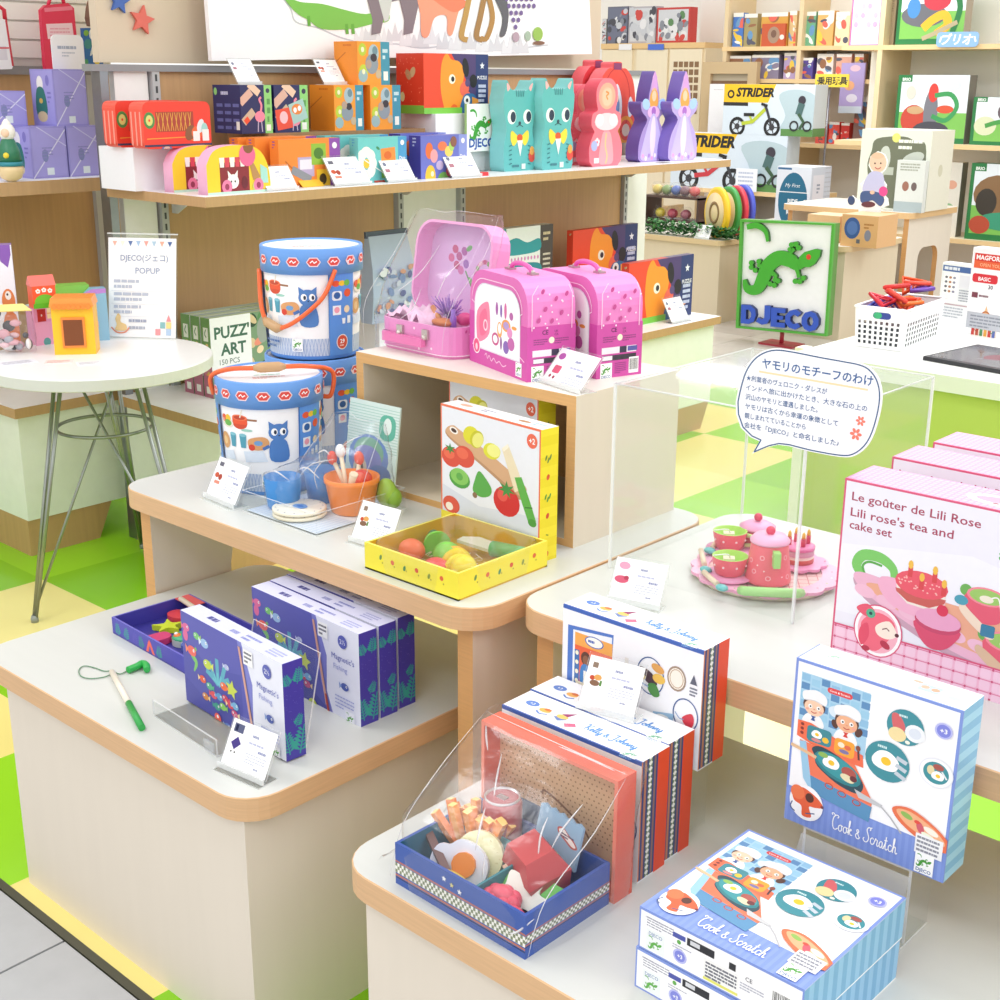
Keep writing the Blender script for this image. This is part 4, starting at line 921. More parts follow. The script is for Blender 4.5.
    for k in range(16):
        x = 3+k*6.25; b.poly([(x-2.2,3.8),(x-1.2,2.4),(x+1.2,2.4),(x+2.2,3.8),(x+1.2,5.2),(x-1.2,5.2)], 'f3d9dc'); b.poly([(x-1.9,3.8),(x-1,2.7),(x+1,2.7),(x+1.9,3.8),(x+1,4.9),(x-1,4.9)], 'dd4a44'); b.line([(x-1,4),(x-.3,3.4),(x+.2,4.1),(x+1,3.6)], .35, 'ffffff')
    tp_ = Art(mb, (-RL, RL, HD-.0038), (1, 0, 0), (0, -1, 0), 2*RL, 2*RL)
    tp_.bars(34, 22, 30, 2, 5, 2.2, '8fb4e0', 2); tp_.text('my', 40, 44, 9, 'e8b54a', shear=.3); tp_.bars(36, 52, 34, 1, 5, 2.6, '7ec3a4', 5); tp_.bars(34, 62, 30, 2, 5, 2.2, 'e89a9a', 7)
    mb.build('lid', t)
    if not rope_on: return t
    mb = MB(); zj = HD-HL+.012
    if handle_up: P = [(-RL-.002, .01, zj), (-RL-.006, 0, HD-.004), (-.085, -.02, HD+.014), (-.03, -.03, HD+.016), (.03, -.03, HD+.016), (.085, -.02, HD+.012), (RL+.022, 0, HD-.006), (RL+.018, .0, zj-.012), (RL+.002, .01, zj-.018)]
    else: P = [(-RL*.99, -.03, zj-.01), (-RL*.95, -.052, .12), (-.096, -.070, .082), (-.070, -.098, .070), (-.03, -RT-.008, .085), (.015, -RT-.010, .118), (.045, -RT-.002, .150), (.066, -RL*.83, zj-.002)]
    mb.tube(spline(P, False, 5), .0052, 'f06a35', 'plastic', 8); rope = mb.build('rope_handle', t)
    mb = MB()
    if handle_up: mb.tube([(-.034, -.029, HD+.016), (-.02, -.03, HD+.0165), (.02, -.03, HD+.0165), (.034, -.029, HD+.016)], [.006, .011, .011, .006], 'c39c70', 'paint', 12)
    else: mb.tube([(-.100, -.066, .086), (-.092, -.077, .080), (-.066, -.101, .071), (-.054, -.107, .074)], [.006, .011, .011, .006], 'c39c70', 'paint', 12)
    mb.build('wooden_grip', rope); return t
def facing(p): return math.atan2(-p[1], -p[0]) + PI/2
p1, p2 = (-2.252, 1.732), (-2.352, 1.945)
drum('blue kitchen set drum standing in front, orange rope over its lid', (*p1, .75), facing(p1)+R(5), True)
drum('blue kitchen set drum underneath, bottom of the stack of two', (*p2, .75), facing(p2)+R(-6), True, rope_on=False)
drum('blue kitchen set drum on top of the stack, rope hanging in front', (*p2, .9965), facing(p2)+R(-9), False)

# ---------------------------------------------------------------- clear tray with the drum's contents laid out
t = thing('acrylic_tray', 'clear plastic tray displaying blue cups, plates and an orange pot', 'tray', (-2.132, 1.557, .75)); W_, D_, H_ = .232, .24, .046
mb = MB(); mb.box(0, 0, 0, W_, D_, .003, 'ffffff', 'acrylic', mats={'front': 'acrylic_edge', 'right': 'acrylic_edge'}); mb.build('tray_bottom', t)
for b in ((0, 0, W_, .003), (0, D_-.003, W_, D_), (0, .003, .003, D_-.003), (W_-.003, .003, W_, D_-.003)):
    mb = MB(); mb.box(b[0], b[1], .003, b[2], b[3], H_, 'ffffff', 'acrylic', mats={'top': 'acrylic_edge'}); mb.build('tray_wall', t)
mb = MB(); mb.box(.006, .006, .003, W_-.006, D_-.006, .0036, 'e3ebf6', 'paper'); a = Art(mb, (.006, D_-.006, .0037), (1, 0, 0), (0, -1, 0), W_-.012, D_-.012)
for k in range(20): a.line([(2+k*5,60),(2+k*5,102)], .7, 'a8c0e4'); a.lay -= 1; a.line([(0,60+k*2.2),(100,60+k*2.2)], .5, 'b4c9e8'); a.lay -= 1
o = mb.build('printed_mat', None, t.location); tag(o, 'blue and white printed paper lying in the clear tray', 'mat')
tr = t.location
def put(name, fn, x, y, z, label, cat='toy', rz=0, group=None):
    mb = MB(); fn(mb); return tag(mb.build(name, None, (tr.x+x, tr.y+y, .75+z), rz), label, cat, group)
cup = lambda mb: (mb.lathe([(.030, 0), (.033, .005), (.039, .066), (.0365, .066), (.031, .007), (.001, .006)], '3585cc', 'plastic', 24, cap1=False))
put('toy_cup', cup, .046, .070, .004, 'blue toy cup at the left of the clear tray', 'toy cup', 0, 'blue toy cups')
put('toy_cup', cup, .068, .158, .004, 'blue toy cup further back in the clear tray', 'toy cup', 0, 'blue toy cups')
def plate(mb):
    mb.lathe([(.048, 0), (.055, .003), (.055, .0075), (.050, .0085), (.001, .0075)], ['e9dcc0', 'efe4cc', 'f6efdf', 'f6efdf', 'f6efdf'], 'paint', 32)
    a = Art(mb, (-.055, .055, .0088), (1, 0, 0), (0, -1, 0), .11, .11); a.blob([(36,44),(48,36),(64,42),(66,54),(52,62),(38,56)], '6f9bd8'); a.ell(50, 48, 8, 5, '3f74c4')
    for k in range(14): a.ell(50+43*math.cos(k*.449), 50+43*math.sin(k*.449), 1.6, 1.6, '4a5f9a', n=6)
pm = at(299, 508, .768)
put('toy_plate', plate, pm.x-tr.x+.002, pm.y-tr.y, .004, 'lower of two cream toy plates stacked in the clear tray', 'toy plate', .4, 'cream toy plates')
put('toy_plate', plate, pm.x-tr.x, pm.y-tr.y+.001, .0130, 'upper of two cream toy plates, blue flower in the middle', 'toy plate', 0, 'cream toy plates')
pp = at(345, 503, .775)
o = put('toy_pot', lambda mb: mb.lathe([(.040, 0), (.044, .004), (.054, .062), (.057, .064), (.057, .074), (.052, .074), (.041, .008), (.001, .007)], 'fb8c34', 'plastic', 28, cap1=False), pp.x-tr.x, pp.y-tr.y+.02, .004, 'orange toy pot holding wooden utensils', 'toy pot')
px_, py_ = pp.x-tr.x, pp.y-tr.y+.02
def utensil(tip, col):
    def fn(mb):
        d = Vector(tip); mb.tube([(0, 0, 0), d*.8], .0045, 'ecdcc0', 'paint', 8); mb.ball(d*.9, (.012, .009, .015), col, 'paint', 10)
    return fn
put('toy_spoon', utensil((-.055, -.005, .085), 'e65340'), px_-.004, py_, .030, 'red tipped wooden utensil leaning left in the orange pot', 'toy utensil', 0, 'wooden utensils in the orange pot')
put('toy_spoon', utensil((-.035, .01, .105), 'eef0f2'), px_, py_-.01, .030, 'white tipped wooden utensil, tallest in the orange pot', 'toy utensil', 0, 'wooden utensils in the orange pot')
put('toy_spoon', utensil((-.005, .015, .090), 'e4604c'), px_+.004, py_+.008, .030, 'red tipped wooden utensil upright in the orange pot', 'toy utensil', 0, 'wooden utensils in the orange pot')
put('toy_spatula', lambda mb: mb.tube([(0, 0, 0), (.028, -.006, .062)], [.004, .009], 'e9d8ba', 'paint', 8), px_, py_-.012, .030, 'pale wooden spatula leaning right in the orange pot', 'toy utensil', 0, 'wooden utensils in the orange pot')
put('toy_meat', lambda mb: (mb.ball((.018, .012, .0), (.024, .018, .016), 'd8433a'), mb.ball((.026, -.004, .004), (.012, .014, .012), 'ea6a5a')), px_, py_, .076, 'red wooden food heaped in the orange pot', 'toy food')
put('toy_pepper', lambda mb: (mb.ball((0, 0, .03), (.024, .02, .03), '9cc24a'), mb.ball((.014, .006, .02), (.018, .018, .022), '86b03c')), px_+.048, py_+.05, .012, 'green wooden vegetable behind the orange pot', 'toy food')
# card of picture stuff standing in the bag
ca, cb = at(343, 497, .755), at(392, 510, .755)
t = thing('recipe_card', 'pale green printed card standing upright behind the orange pot', 'card', (ca.x-.055, ca.y+.050, .7545), R(2)); cw, ch = .150, .196
mb = MB(); up = Vector((0, .14, 1)).normalized()
mb.prism([(0, 0), (cw, 0), (cw, -ch), (0, -ch)], (0, 0, 0), (1, 0, 0), -up, .004, 'd7ebe4', 'card')
a = Art(mb, up*ch, (1, 0, 0), -up, cw, ch)
for k in range(16): a.rect(0, 6+k*4, 100, 1.2, 'aed3c8'); a.lay -= 1
a.lay += 1; a.rrect(62, 14, 32, 36, 12, '62b79e'); a.ell(78, 30, 8, 12, 'e4f3ec'); a.ell(45, 80, 40, 34, '6d93cf'); a.ell(45, 72, 30, 22, '7fb79a'); a.ell(42, 84, 30, 22, '8a8fc8'); a.ell(30, 98, 14, 18, 'd5c6ae'); a.ell(29, 98, 8, 12, '6f5f52'); a.ell(70, 100, 22, 14, '6f86b8')
mb.build('card', t)
mb = bag_hull([(.145, .15, .088, .075, .004), (.145, .15, .088, .075, .07), (.150, .165, .080, .055, .13), (.155, .18, .075, .02, .175), (.155, .185, .076, .010, .19)], 5, .008)
vb = tag(mb.build('film_bag', None, (tr.x, tr.y, .75)), 'clear film bag round the orange pot and green card', 'bag')
crease_glints(vb, [[(.06, .08, .02), (.07, .10, .10), (.09, .16, .17), (.09, .18, .19)], [(.232, .10, .02), (.236, .13, .10), (.232, .17, .17), (.228, .185, .192)], [(.085, .185, .19), (.12, .19, .196), (.16, .18, .19), (.23, .187, .193)], [(.10, .07, .08), (.13, .08, .11), (.19, .09, .13)], [(.17, .12, .14), (.19, .13, .16), (.205, .15, .17)], [(.12, .10, .05), (.125, .09, .09), (.14, .11, .12)]])
mb = bag_hull([(.062, .11, .055, .07, .0045), (.062, .11, .055, .07, .075), (.075, .12, .05, .045, .085), (.11, .13, .02, .02, .12)], 8, .010)
vb = tag(mb.build('film_bag', None, (tr.x, tr.y, .75)), 'clear film bag round the two blue cups', 'bag')
crease_glints(vb, [[(.02, .05, .075), (.05, .05, .085), (.08, .06, .07)], [(.06, .10, .08), (.09, .10, .09), (.115, .11, .07)], [(.10, .12, .118), (.11, .13, .125), (.125, .13, .118)]], .002)
price_tag((204,497), (234,510), .75, 'price tag in clear stand before the front kitchen drum', 'red')

# ================================================================ tea set under the clear cover
KX0, KX1, KY0, KY1, KZ0, KZ1 = -1.381, -1.003, 1.812, 2.252, .75, 1.093
t = thing('display_cover', 'large clear plastic cover over the pink toy tea set', 'display cover', (KX0, KY0, KZ0)); w_, d, h, e = KX1-KX0, KY1-KY0, KZ1-KZ0, .004
for b in ((0, 0, 0, w_, e, h-e), (0, d-e, 0, w_, d, h-e), (0, e, 0, e, d-e, h-e), (w_-e, e, 0, w_, d-e, h-e), (0, 0, h-e, w_, d, h)):
    mb = MB(); mb.box(*b, 'ffffff', 'acrylic'); mb.build('clear_panel', t)
for x, y in ((0, 0), (w_, 0), (0, d), (w_, d)):
    mb = MB(); mb.box(x-.0022, y-.0022, 0, x+.0022, y+.0022, h, 'ffffff', 'acrylic_edge'); mb.build('glued_corner', t)
for a, b in (((0, 0), (w_, 0)), ((w_, 0), (w_, d)), ((w_, d), (0, d)), ((0, d), (0, 0))):
    mb = MB(); mb.tube([(*a, h), (*b, h)], .0016, 'ffffff', 'acrylic_edge', 5); mb.build('polished_rim', t)
tx_, ty_ = -1.153, 1.970
def tea(name, fn, x, y, z, label, cat, rz=0, group=None):
    mb = MB(); fn(mb); return tag(mb.build(name, None, (tx_+x, ty_+y, .75+z), rz), label, cat, group)
t = thing('toy_tray', 'round scalloped pink toy tray with green handles', 'toy tray', (tx_, ty_, .75), R(36))
def scallop(r, n=18, dpt=.008, m=6):
    q = []
    for i in range(n*m): a = 2*PI*i/(n*m); q.append(((r+dpt*abs(math.sin(n*a/2)))*math.cos(a), (r+dpt*abs(math.sin(n*a/2)))*math.sin(a)))
    return q
mb = MB(); q = scallop(.125); inn = [(.100*math.cos(2*PI*i/108), .100*math.sin(2*PI*i/108)) for i in range(108)]
mb.lathe([(.122, 0), (.128, .008)], 'd8cdb0', 'paint', 48)
mb.rings([[(a, b, .008) for a, b in q], [(a, b, .0135) for a, b in q], [(a, b, .0135) for a, b in inn], [(a, b, .010) for a, b in inn]], ['f2a8cc', 'f7bcd8', 'e48fba'], 'paint', False, cap0=True, cap1=False)
mb.add([(a, b, .010) for a, b in inn], [tuple(range(108))], 'f3d3cf', 'paint')
a = Art(mb, (-.1, .1, .0101), (1, 0, 0), (0, -1, 0), .2, .2)
for k in range(11):
    y = 5+k*9; c_ = math.sqrt(max(0, 2500-(y-50)**2)); a.line([(50-c_,y),(50+c_,y)], .9, 'd98a8f'); a.lay -= 1; a.line([(y,50-c_),(y,50+c_)], .9, 'd98a8f'); a.lay -= 1
b = Art(mb, (-.14, .14, .0136), (1, 0, 0), (0, -1, 0), .28, .28)
for k in range(24): b.ell(50+42*math.cos(k*.262), 50+42*math.sin(k*.262), .7, .7, ('e2588f', 'ffffff', '7fbf6a')[k % 3], n=6)
mb.build('tray_base', t)
for s_ in (-1, 1):
    mb = MB(); mb.tube([(-.050, s_*.127, .020), (-.045, s_*.138, .023), (.045, s_*.138, .023), (.050, s_*.127, .020)], .0085, 'a8dd8a', 'paint', 8); mb.build('tray_handle', t)
# teapot nearest the camera
c0 = at(767, 590, .762); t = thing('toy_teapot', 'pink toy teapot with lilac lid, tallest piece of the tea set', 'toy teapot', (c0.x-.024, c0.y+.040, .7642), R(40)); t.scale = (.92, .92, .86)
mb = MB(); mb.lathe([(.043, 0), (.044, .004), (.035, .078), (.034, .082)], 'ef6a78', 'paint', 32)
def wp_(x, y, off): a_ = -PI/2+x/.040; r_ = .035+.009*(y/.078)+off+.0006; return Vector((r_*math.cos(a_), r_*math.sin(a_), .078-y))
a = Art(mb, (0, 0, 0), (1, 0, 0), (0, 0, -1), .1, .08, warp=wp_, strip=4)
for x, y in ((-20,20),(10,34),(-6,60),(30,20),(34,60),(-34,50),(-46,30)): a.ring(x, y, 5, 5, 1.4, 'f9c3cb', 10)
for x, y in ((-28,36),(0,14),(20,58),(-14,46)): a.ell(x, y, 1.6, 1.6, 'fbe3e4', n=6)
mb.build('pot_body', t)
mb = MB(); mb.lathe([(.037, .082), (.038, .086), (.030, .096), (.001, .099)], 'f5b5d8', 'paint', 28); ld_ = mb.build('lid', t)
mb = MB(); mb.ball((0, 0, .105), .009, 'e0345e'); mb.build('lid_knob', ld_)
mb = MB(); mb.box(.0, -.056, .045, .013, -.036, .076, 'a4dc7c', 'paint'); mb.build('spout', t)
mb = MB(); mb.tube(spline([(.0, .034, .07), (0, .06, .068), (0, .064, .04), (0, .042, .02)], False, 4), .007, 'a4dc7c', 'paint', 8); mb.build('handle', t)
def tcup(pxy, label, z=.762):
    p = at(*pxy, z); t = thing('toy_teacup', label, 'toy cup', (p.x, p.y, .7642), R(35), 'pink toy teacups')
    mb = MB(); mb.lathe([(.038, 0), (.043, .003), (.043, .006), (.001, .005)], 'f0a0cb', 'paint', 32); mb.build('saucer', t)
    mb = MB(); mb.lathe([(.020, .006), (.026, .010), (.031, .034), (.0315, .040)], 'ec5f70', 'paint', 28, cap1=False); mb.lathe([(.0315, .040), (.0275, .040), (.024, .014), (.001, .013)], 'a8d84e', 'paint', 28, cap0=False)
    for k in range(8): mb.ball((.0295*math.cos(k*.8-2), .0295*math.sin(k*.8-2), .026), .0022, 'fbdfe2', n=6)
    cp = mb.build('cup', t)
    mb = MB(); mb.tube([(.030, -.005, .034), (.044, -.008, .032), (.042, -.008, .016), (.028, -.004, .014)], .0045, 'c3e08c', 'paint', 6); mb.build('cup_handle', cp)
    mb = MB(); mb.box(-.012, -.008, .030, .008, .010, .036, 'e7dcc4', 'cloth'); mb.tube(spline([(0, 0, .036), (-.006, -.012, .046), (-.03, -.012, .043)], False, 4), .0012, 'f3f3f0', 'cloth', 5); mb.build('tea_bag', cp)
tcup((729,578), 'pink toy teacup on saucer, in front beside the teapot')
tcup((729,552), 'pink toy teacup on saucer, behind at the left of the tray')
p = at(752, 549, .762); t = thing('toy_sugar_bowl', 'round pink toy sugar bowl behind the teapot', 'toy bowl', (p.x, p.y+.015, .7642))
mb = MB(); mb.lathe([(.02, 0), (.031, .012), (.032, .028), (.029, .036)], 'ec6276', 'paint', 28); mb.build('bowl', t)
mb = MB(); mb.lathe([(.033, .036), (.034, .040), (.02, .048), (.001, .05)], 'f3a9d2', 'paint', 28); ld_ = mb.build('lid', t)
mb = MB(); mb.ball((0, 0, .057), .008, 'd83a60'); mb.build('lid_knob', ld_)
p = at(794, 566, .762); t = thing('toy_cake', 'pink toy cake with candles on a scalloped plate', 'toy cake', (p.x, p.y+.012, .7642))
mb = MB(); q = scallop(.046, 10, .007); mb.rings([[(a, b, 0) for a, b in q], [(a, b, .005) for a, b in q]], 'f2a4cf', 'paint', False); mb.build('cake_plate', t)
mb = MB(); mb.lathe([(.028, .005), (.028, .014), (.0275, .0145), (.0275, .019), (.028, .0195), (.028, .030)], ['d3604f', 'f3ead8', 'f3ead8', 'f3ead8', 'd8a6b8'], 'paint', 28); mb.lathe([(.029, .030), (.029, .035), (.025, .037), (.001, .037)], 'ee86b8', 'paint', 28); mb.build('cake', t)
for x, y in ((-.012, .010), (.013, -.008), (-.012, -.014), (.010, .015)):
    mb = MB(); mb.lathe([(.0042, .037), (.0042, .052)], 'd9405e', 'paint', 8, (x, y, 0)); cd = mb.build('candle', t); mb = MB(); mb.lathe([(.0036, .052), (.003, .060), (.0005, .064)], 'f0c23c', 'paint', 8, (x, y, 0)); mb.build('candle_flame', cd)
for k, (a, b) in enumerate((((701,548), (706,568)), ((704,570), (722,586)), ((718,538), (710,549)))):
    p, q = at(*a, .775), at(*b, .775)
    t = thing('toy_spoon', ('wooden toy spoon with teal tip at the left edge of the tray', 'wooden toy spoon with teal tip nearest the front of the tray', 'wooden toy spoon with teal tip resting by the rear saucer')[k], 'toy spoon', p, 0, 'teal tipped toy spoons')
    mb = MB(); mb.tube([(0, 0, -.004), (q-p)*.75+Vector((0, 0, -.004))], .005, 'ecd9bf', 'paint', 8); mb.build('spoon_handle', t)
    mb = MB(); mb.ball(q-p+Vector((0, 0, -.003)), (.012, .009, .006), '6fc0c2'); mb.build('spoon_tip', t)
# speech-bubble sign taped to the front of the cover
BY = KY0-.004
def bubble_pts():
    q = [(738,402),(741,388),(746,372),(754,360),(764,353),(776,350.2),(792,352)]
    q += [(820,357.5),(845,362),(858,364.6),(868,369),(876,379),(879.5,393),(878,410),(872,432),(864,446),(852,454.5),(838,455),(810,450),(779,443.5),(754,452),(761,440),(752,436),(743,427),(738.5,414)]
    return spline(q[:-4], False, 3)[:-1] + q[-5:]
mb = MB(); P = [atY(x, y, BY) for x, y in bubble_pts()]; ctr = atY(808, 404, BY)
def grow(p, k): return ctr + (p-ctr)*k
o0 = [grow(p, 1.035) for p in P]
mb.prism([(p.x, -p.z) for p in o0], (0, BY, 0), (1, 0, 0), (0, 0, -1), .0018, 'f6f7fb', 'paper')
a = Art(mb, (0, 0, 0), (1, 0, 0), (0, 0, -1), 100, 100, mat='paper', warp=lambda x, y, off: atY(x, y, BY)+Vector((0, -off, 0)))
q = bubble_pts()
for i in range(len(q)): a.line([q[i], q[(i+1) % len(q)]], 1.3, '3f5d86'); a.lay -= 1
a.lay += 1
BA = at(738, 0, .75)
pl, pr_ = atY(741, 389, BY), atY(878, 410, BY)
tb = Art(mb, (pl.x, BY, atY(770, 350, BY).z), (1, 0, 0), (0, 0, -1), pr_.x-pl.x, .13, mat='paper'); tb.lay = 6
u = 100/(pr_.x-pl.x)/100
tb.text('ヤモリのモチーフのわけ', 15, 12.2, 7.4, '4a6a9c', .02, fit=80); tb.line([(13,15.4),(92,15.4)], 1.2, 'f3dcae')
LINES = ['★創業者のヴェロニク・ダレスが', 'インドへ旅に出かけたとき、大きな石の上の', '沢山のヤモリと遭遇しました。', 'ヤモリは古くから幸運の象徴として', '親しまれてていることから', '会社を「DJECO」と命名しました♪']
WID = [60.5, 89, 54.5, 69.5, 46.5, 71]
for k, s_ in enumerate(LINES): tb.text(s_, 3.6+k*.15, 22.6+k*6.45, 4.3, '4f6b98', .012, fit=WID[k])
for x, y, r_ in ((89,36,3.4),(86.5,45,4.2)):
    for j in range(6): t_ = j*PI/3; tb.ell(x+r_*.6*math.cos(t_), y+r_*.6*math.sin(t_), r_*.42, r_*.26, 'f0836f', j*60, 8); tb.lay -= 1
    tb.lay += 1
tag(mb.build('speech_bubble_sign'), 'white speech bubble sign about geckos fixed to the clear cover', 'sign')
price_tag((606,601), (660,612), .75, 'price tag in clear stand before the clear tea set cover', 'tea')

# ---------------------------------------------------------------- tea and cake set boxes
GW, GD, GH = .34, .092, .283
def art_tea(f, r, t, l):
    hh = f.hh; f.rect(0, 0, 100, hh, 'd8587e'); f.rect(.9, .9, 99.1, hh-1.8, 'eceaf5'); f.poly([(.9,30),(60,22),(100,30),(100,62),(.9,62)], 'f1f0f8')
    f.text('Le goûter de Lili Rose', 4, 9.2, 5.4, 'a5405c', .012, fit=58); f.text("Lili rose's tea and", 4, 16.4, 5.4, 'a5405c', .012, fit=47); f.text('cake set', 4, 22.2, 5.4, 'a5405c', .012, fit=20)
    for j in range(4): f.ell(73+1.3*math.cos(R(45+90*j)), 19+1.3*math.sin(R(45+90*j)), 1.3, 1.1, '63b36c', n=8); f.lay -= 1
    f.lay += 1
    f.line([(12,43),(9,38),(12,33),(20,32.5),(26,36),(27,41)], [3.4,4.6,5,4.8,4,3], '7cc767', True); f.line([(13.5,42),(12,38),(15,35.5),(21,36)], 1.1, '5aa84c', True)
    f.blob([(8,45),(14,43),(40,46),(70,50),(104,50),(104,74),(84,73),(56,69),(30,60),(14,53)], 'c9a0b4'); f.blob([(8,43.5),(14,41),(40,44),(70,46),(104,46),(104,71),(84,70.5),(56,66),(30,57),(14,50)], 'eab4cc'); f.blob([(16,45),(40,45),(104,48),(104,66),(84,66),(56,62),(32,55),(18,49)], 'e9a98c')
    for k in range(9): f.ell(14+k*10.6, 49.5+k*2.45-(k*k)*.045, 5, 2.8, 'efbcd2', 12)
    f.blob([(20,45),(24,40),(48,42),(50,50),(44,55),(28,53)], 'efb0cc'); f.poly([(28,41),(51,41),(50.5,47),(44,50.5),(34,50),(29,46)], 'efe3da'); f.poly([(28,44),(51,44),(50.4,46),(44,49.4),(34,49),(28.6,45.6)], 'c9605a'); f.ell(39.5, 40, 12, 6, 'e65a6a')
    for k in range(30): f.ell(29+random.random()*21, 37+random.random()*6, .5, .4, 'f6b9b4', n=5); f.lay -= 1
    f.lay += 1
    for x, y in ((34,33),(45,33),(39.5,37.5),(49.5,38)): f.rect(x-1, y, 2.1, 4.6, 'd84a50'); f.ell(x, y-1, 1.2, 2, 'eebc4e', n=8)
    for x, y, c in ((68,42,1), (79,60,1.12)):
        f.ell(x-9*c, y-5*c, 2.6*c, 2.6*c, '6fae58'); f.blob([(x-8.5*c,y-4*c),(x+8.5*c,y-4*c),(x+7*c,y+5*c),(x+3*c,y+7.6*c),(x-3*c,y+7.6*c),(x-7*c,y+5*c)], 'e25f74'); f.ell(x, y-4*c, 8.6*c, 4*c, 'ef8a98'); f.ell(x, y-4*c, 7.4*c, 3.2*c, '9cc768'); f.ell(x, y-3*c, 3*c, 1.6*c, 'efe6d4'); f.line([(x+2,y-4),(x+5,y-4.4),(x+7,y+3)], .6, 'f5f2ee', True)
    f.blob([(58,43),(62,46),(70,52),(73,55),(70,56),(62,51),(57,46)], 'efd9c4'); f.ell(57.5, 42, 3, 2.2, '4f9fb4'); f.rrect(67, 50, 6, 5.4, .8, '3f7fa0')
    f.blob([(66,60),(70,61),(84,70),(85,73),(80,73),(67,64)], 'd9b79a'); f.ell(85, 73.6, 5, 3, '4fb3c4', 15); f.rrect(88, 66.5, 7, 7, .8, '4fb3c4')
    f.poly([(88,34),(100,33),(100,66),(84,64)], 'e8657a'); f.rrect(83, 46, 6, 9, 1.4, '86b85a'); f.ell(97, 34, 9, 3.2, 'f0a9c8')
    f.blob([(39,56),(40,62),(45,67),(51,67),(56,63),(58,56)], 'd84f70'); f.ell(48.5, 55, 10.4, 5, 'c84a6c'); f.ell(48.5, 53.6, 10.2, 4.6, 'e9a4c6'); f.ell(50, 49, 2.6, 2.6, 'd83a58')
    # checked band and roundel
    f.rect(.9, 68.3, 99.1, hh-69.2, 'efb6d0'); f.line([(.9,68.3),(100,68.3)], .8, 'd8587e')
    for j in range(3):
        for k in range(18): f.rrect(2+k*5.6, 69.6+j*5.3, 4.6, 4.3, 1, 'f4cbe0'); f.lay -= 1; f.ell(1.7+k*5.6, 69.2+j*5.3, .6, .6, 'c9446e', n=6); f.lay -= 1
    f.lay += 1
    for j in range(3): f.line([(1,69.2+j*5.3),(100,69.2+j*5.3)], .3, 'd4628c'); f.lay -= 1
    f.lay += 1
    f.ell(22, 66.5, 11.6, 12.4, 'd8587e', n=28); f.ell(22, 66.5, 11, 11.8, 'fdfafc', n=28); f.ell(22, 66.5, 9.6, 10.4, 'f6b3c4', n=28)
    f.blob([(14,64),(20,58),(27,59),(30,63),(27,70),(22,76),(16,75),(15,70)], 'ef6a80'); f.blob([(11,58),(16,55),(20,58),(16,61)], 'e65a72'); f.blob([(14,66),(17,64),(18,70),(15,75),(13,71)], 'e24f6a'); f.blob([(21,64),(27,60.5),(31,66),(27,69),(22,68)], 'f9e9dc'); f.line([(24,65),(26,64),(27.4,65)], .5, '6a2a3a'); f.ell(31, 66, 1, .9, '5a2030'); f.ell(18, 59, 2.2, 2.2, '54b08c'); f.ell(18, 59, .8, .8, '21404a'); f.ell(26, 72, 2.6, 1.6, 'b8324e', 30); f.ell(17, 76, 2, 1.3, 'b8324e')
    hh = t.hh; t.rect(0, 0, 100, hh, 'd795bf')
    for k in range(36):
        for j in range(9): t.rect(1+k*2.8, 1+j*3, 2.0, 2.2, 'e3b4d8'); t.lay -= 1
    t.lay += 1
    t.rect(0, hh-1, 100, 1, 'd8587e'); t.blob([(50,12),(60,8),(74,9),(84,14),(80,22),(64,22),(52,18)], 'fbf3f9'); t.blob([(54,13),(62,10),(68,13),(64,18),(56,17)], 'f297b4'); t.blob([(68,14),(76,12),(80,17),(72,20)], 'f6b9cc'); t.ell(70, 11, 1.6, 1, '54a37c'); t.ell(64, 19, 1.6, .8, '8a2f4c')
    l.rect(0, 0, 100, l.hh, 'f0c3da')
ga = at(830, 652, .75)
gb = carton('tea_set_box', GW, GD, GH, {'body': 'f0cfe0'}, 'large pink bordered tea and cake set box, frontmost of three', 'game box', (ga.x, ga.y, .75), R(1), 'tea and cake set boxes', [art_tea])
again(gb, 'tea and cake set box in the middle of the three', (ga.x-.004, 1.912, .75), R(.6))
again(gb, 'tea and cake set box at the back of the three', (ga.x+.004, 2.04, .75), R(.4))
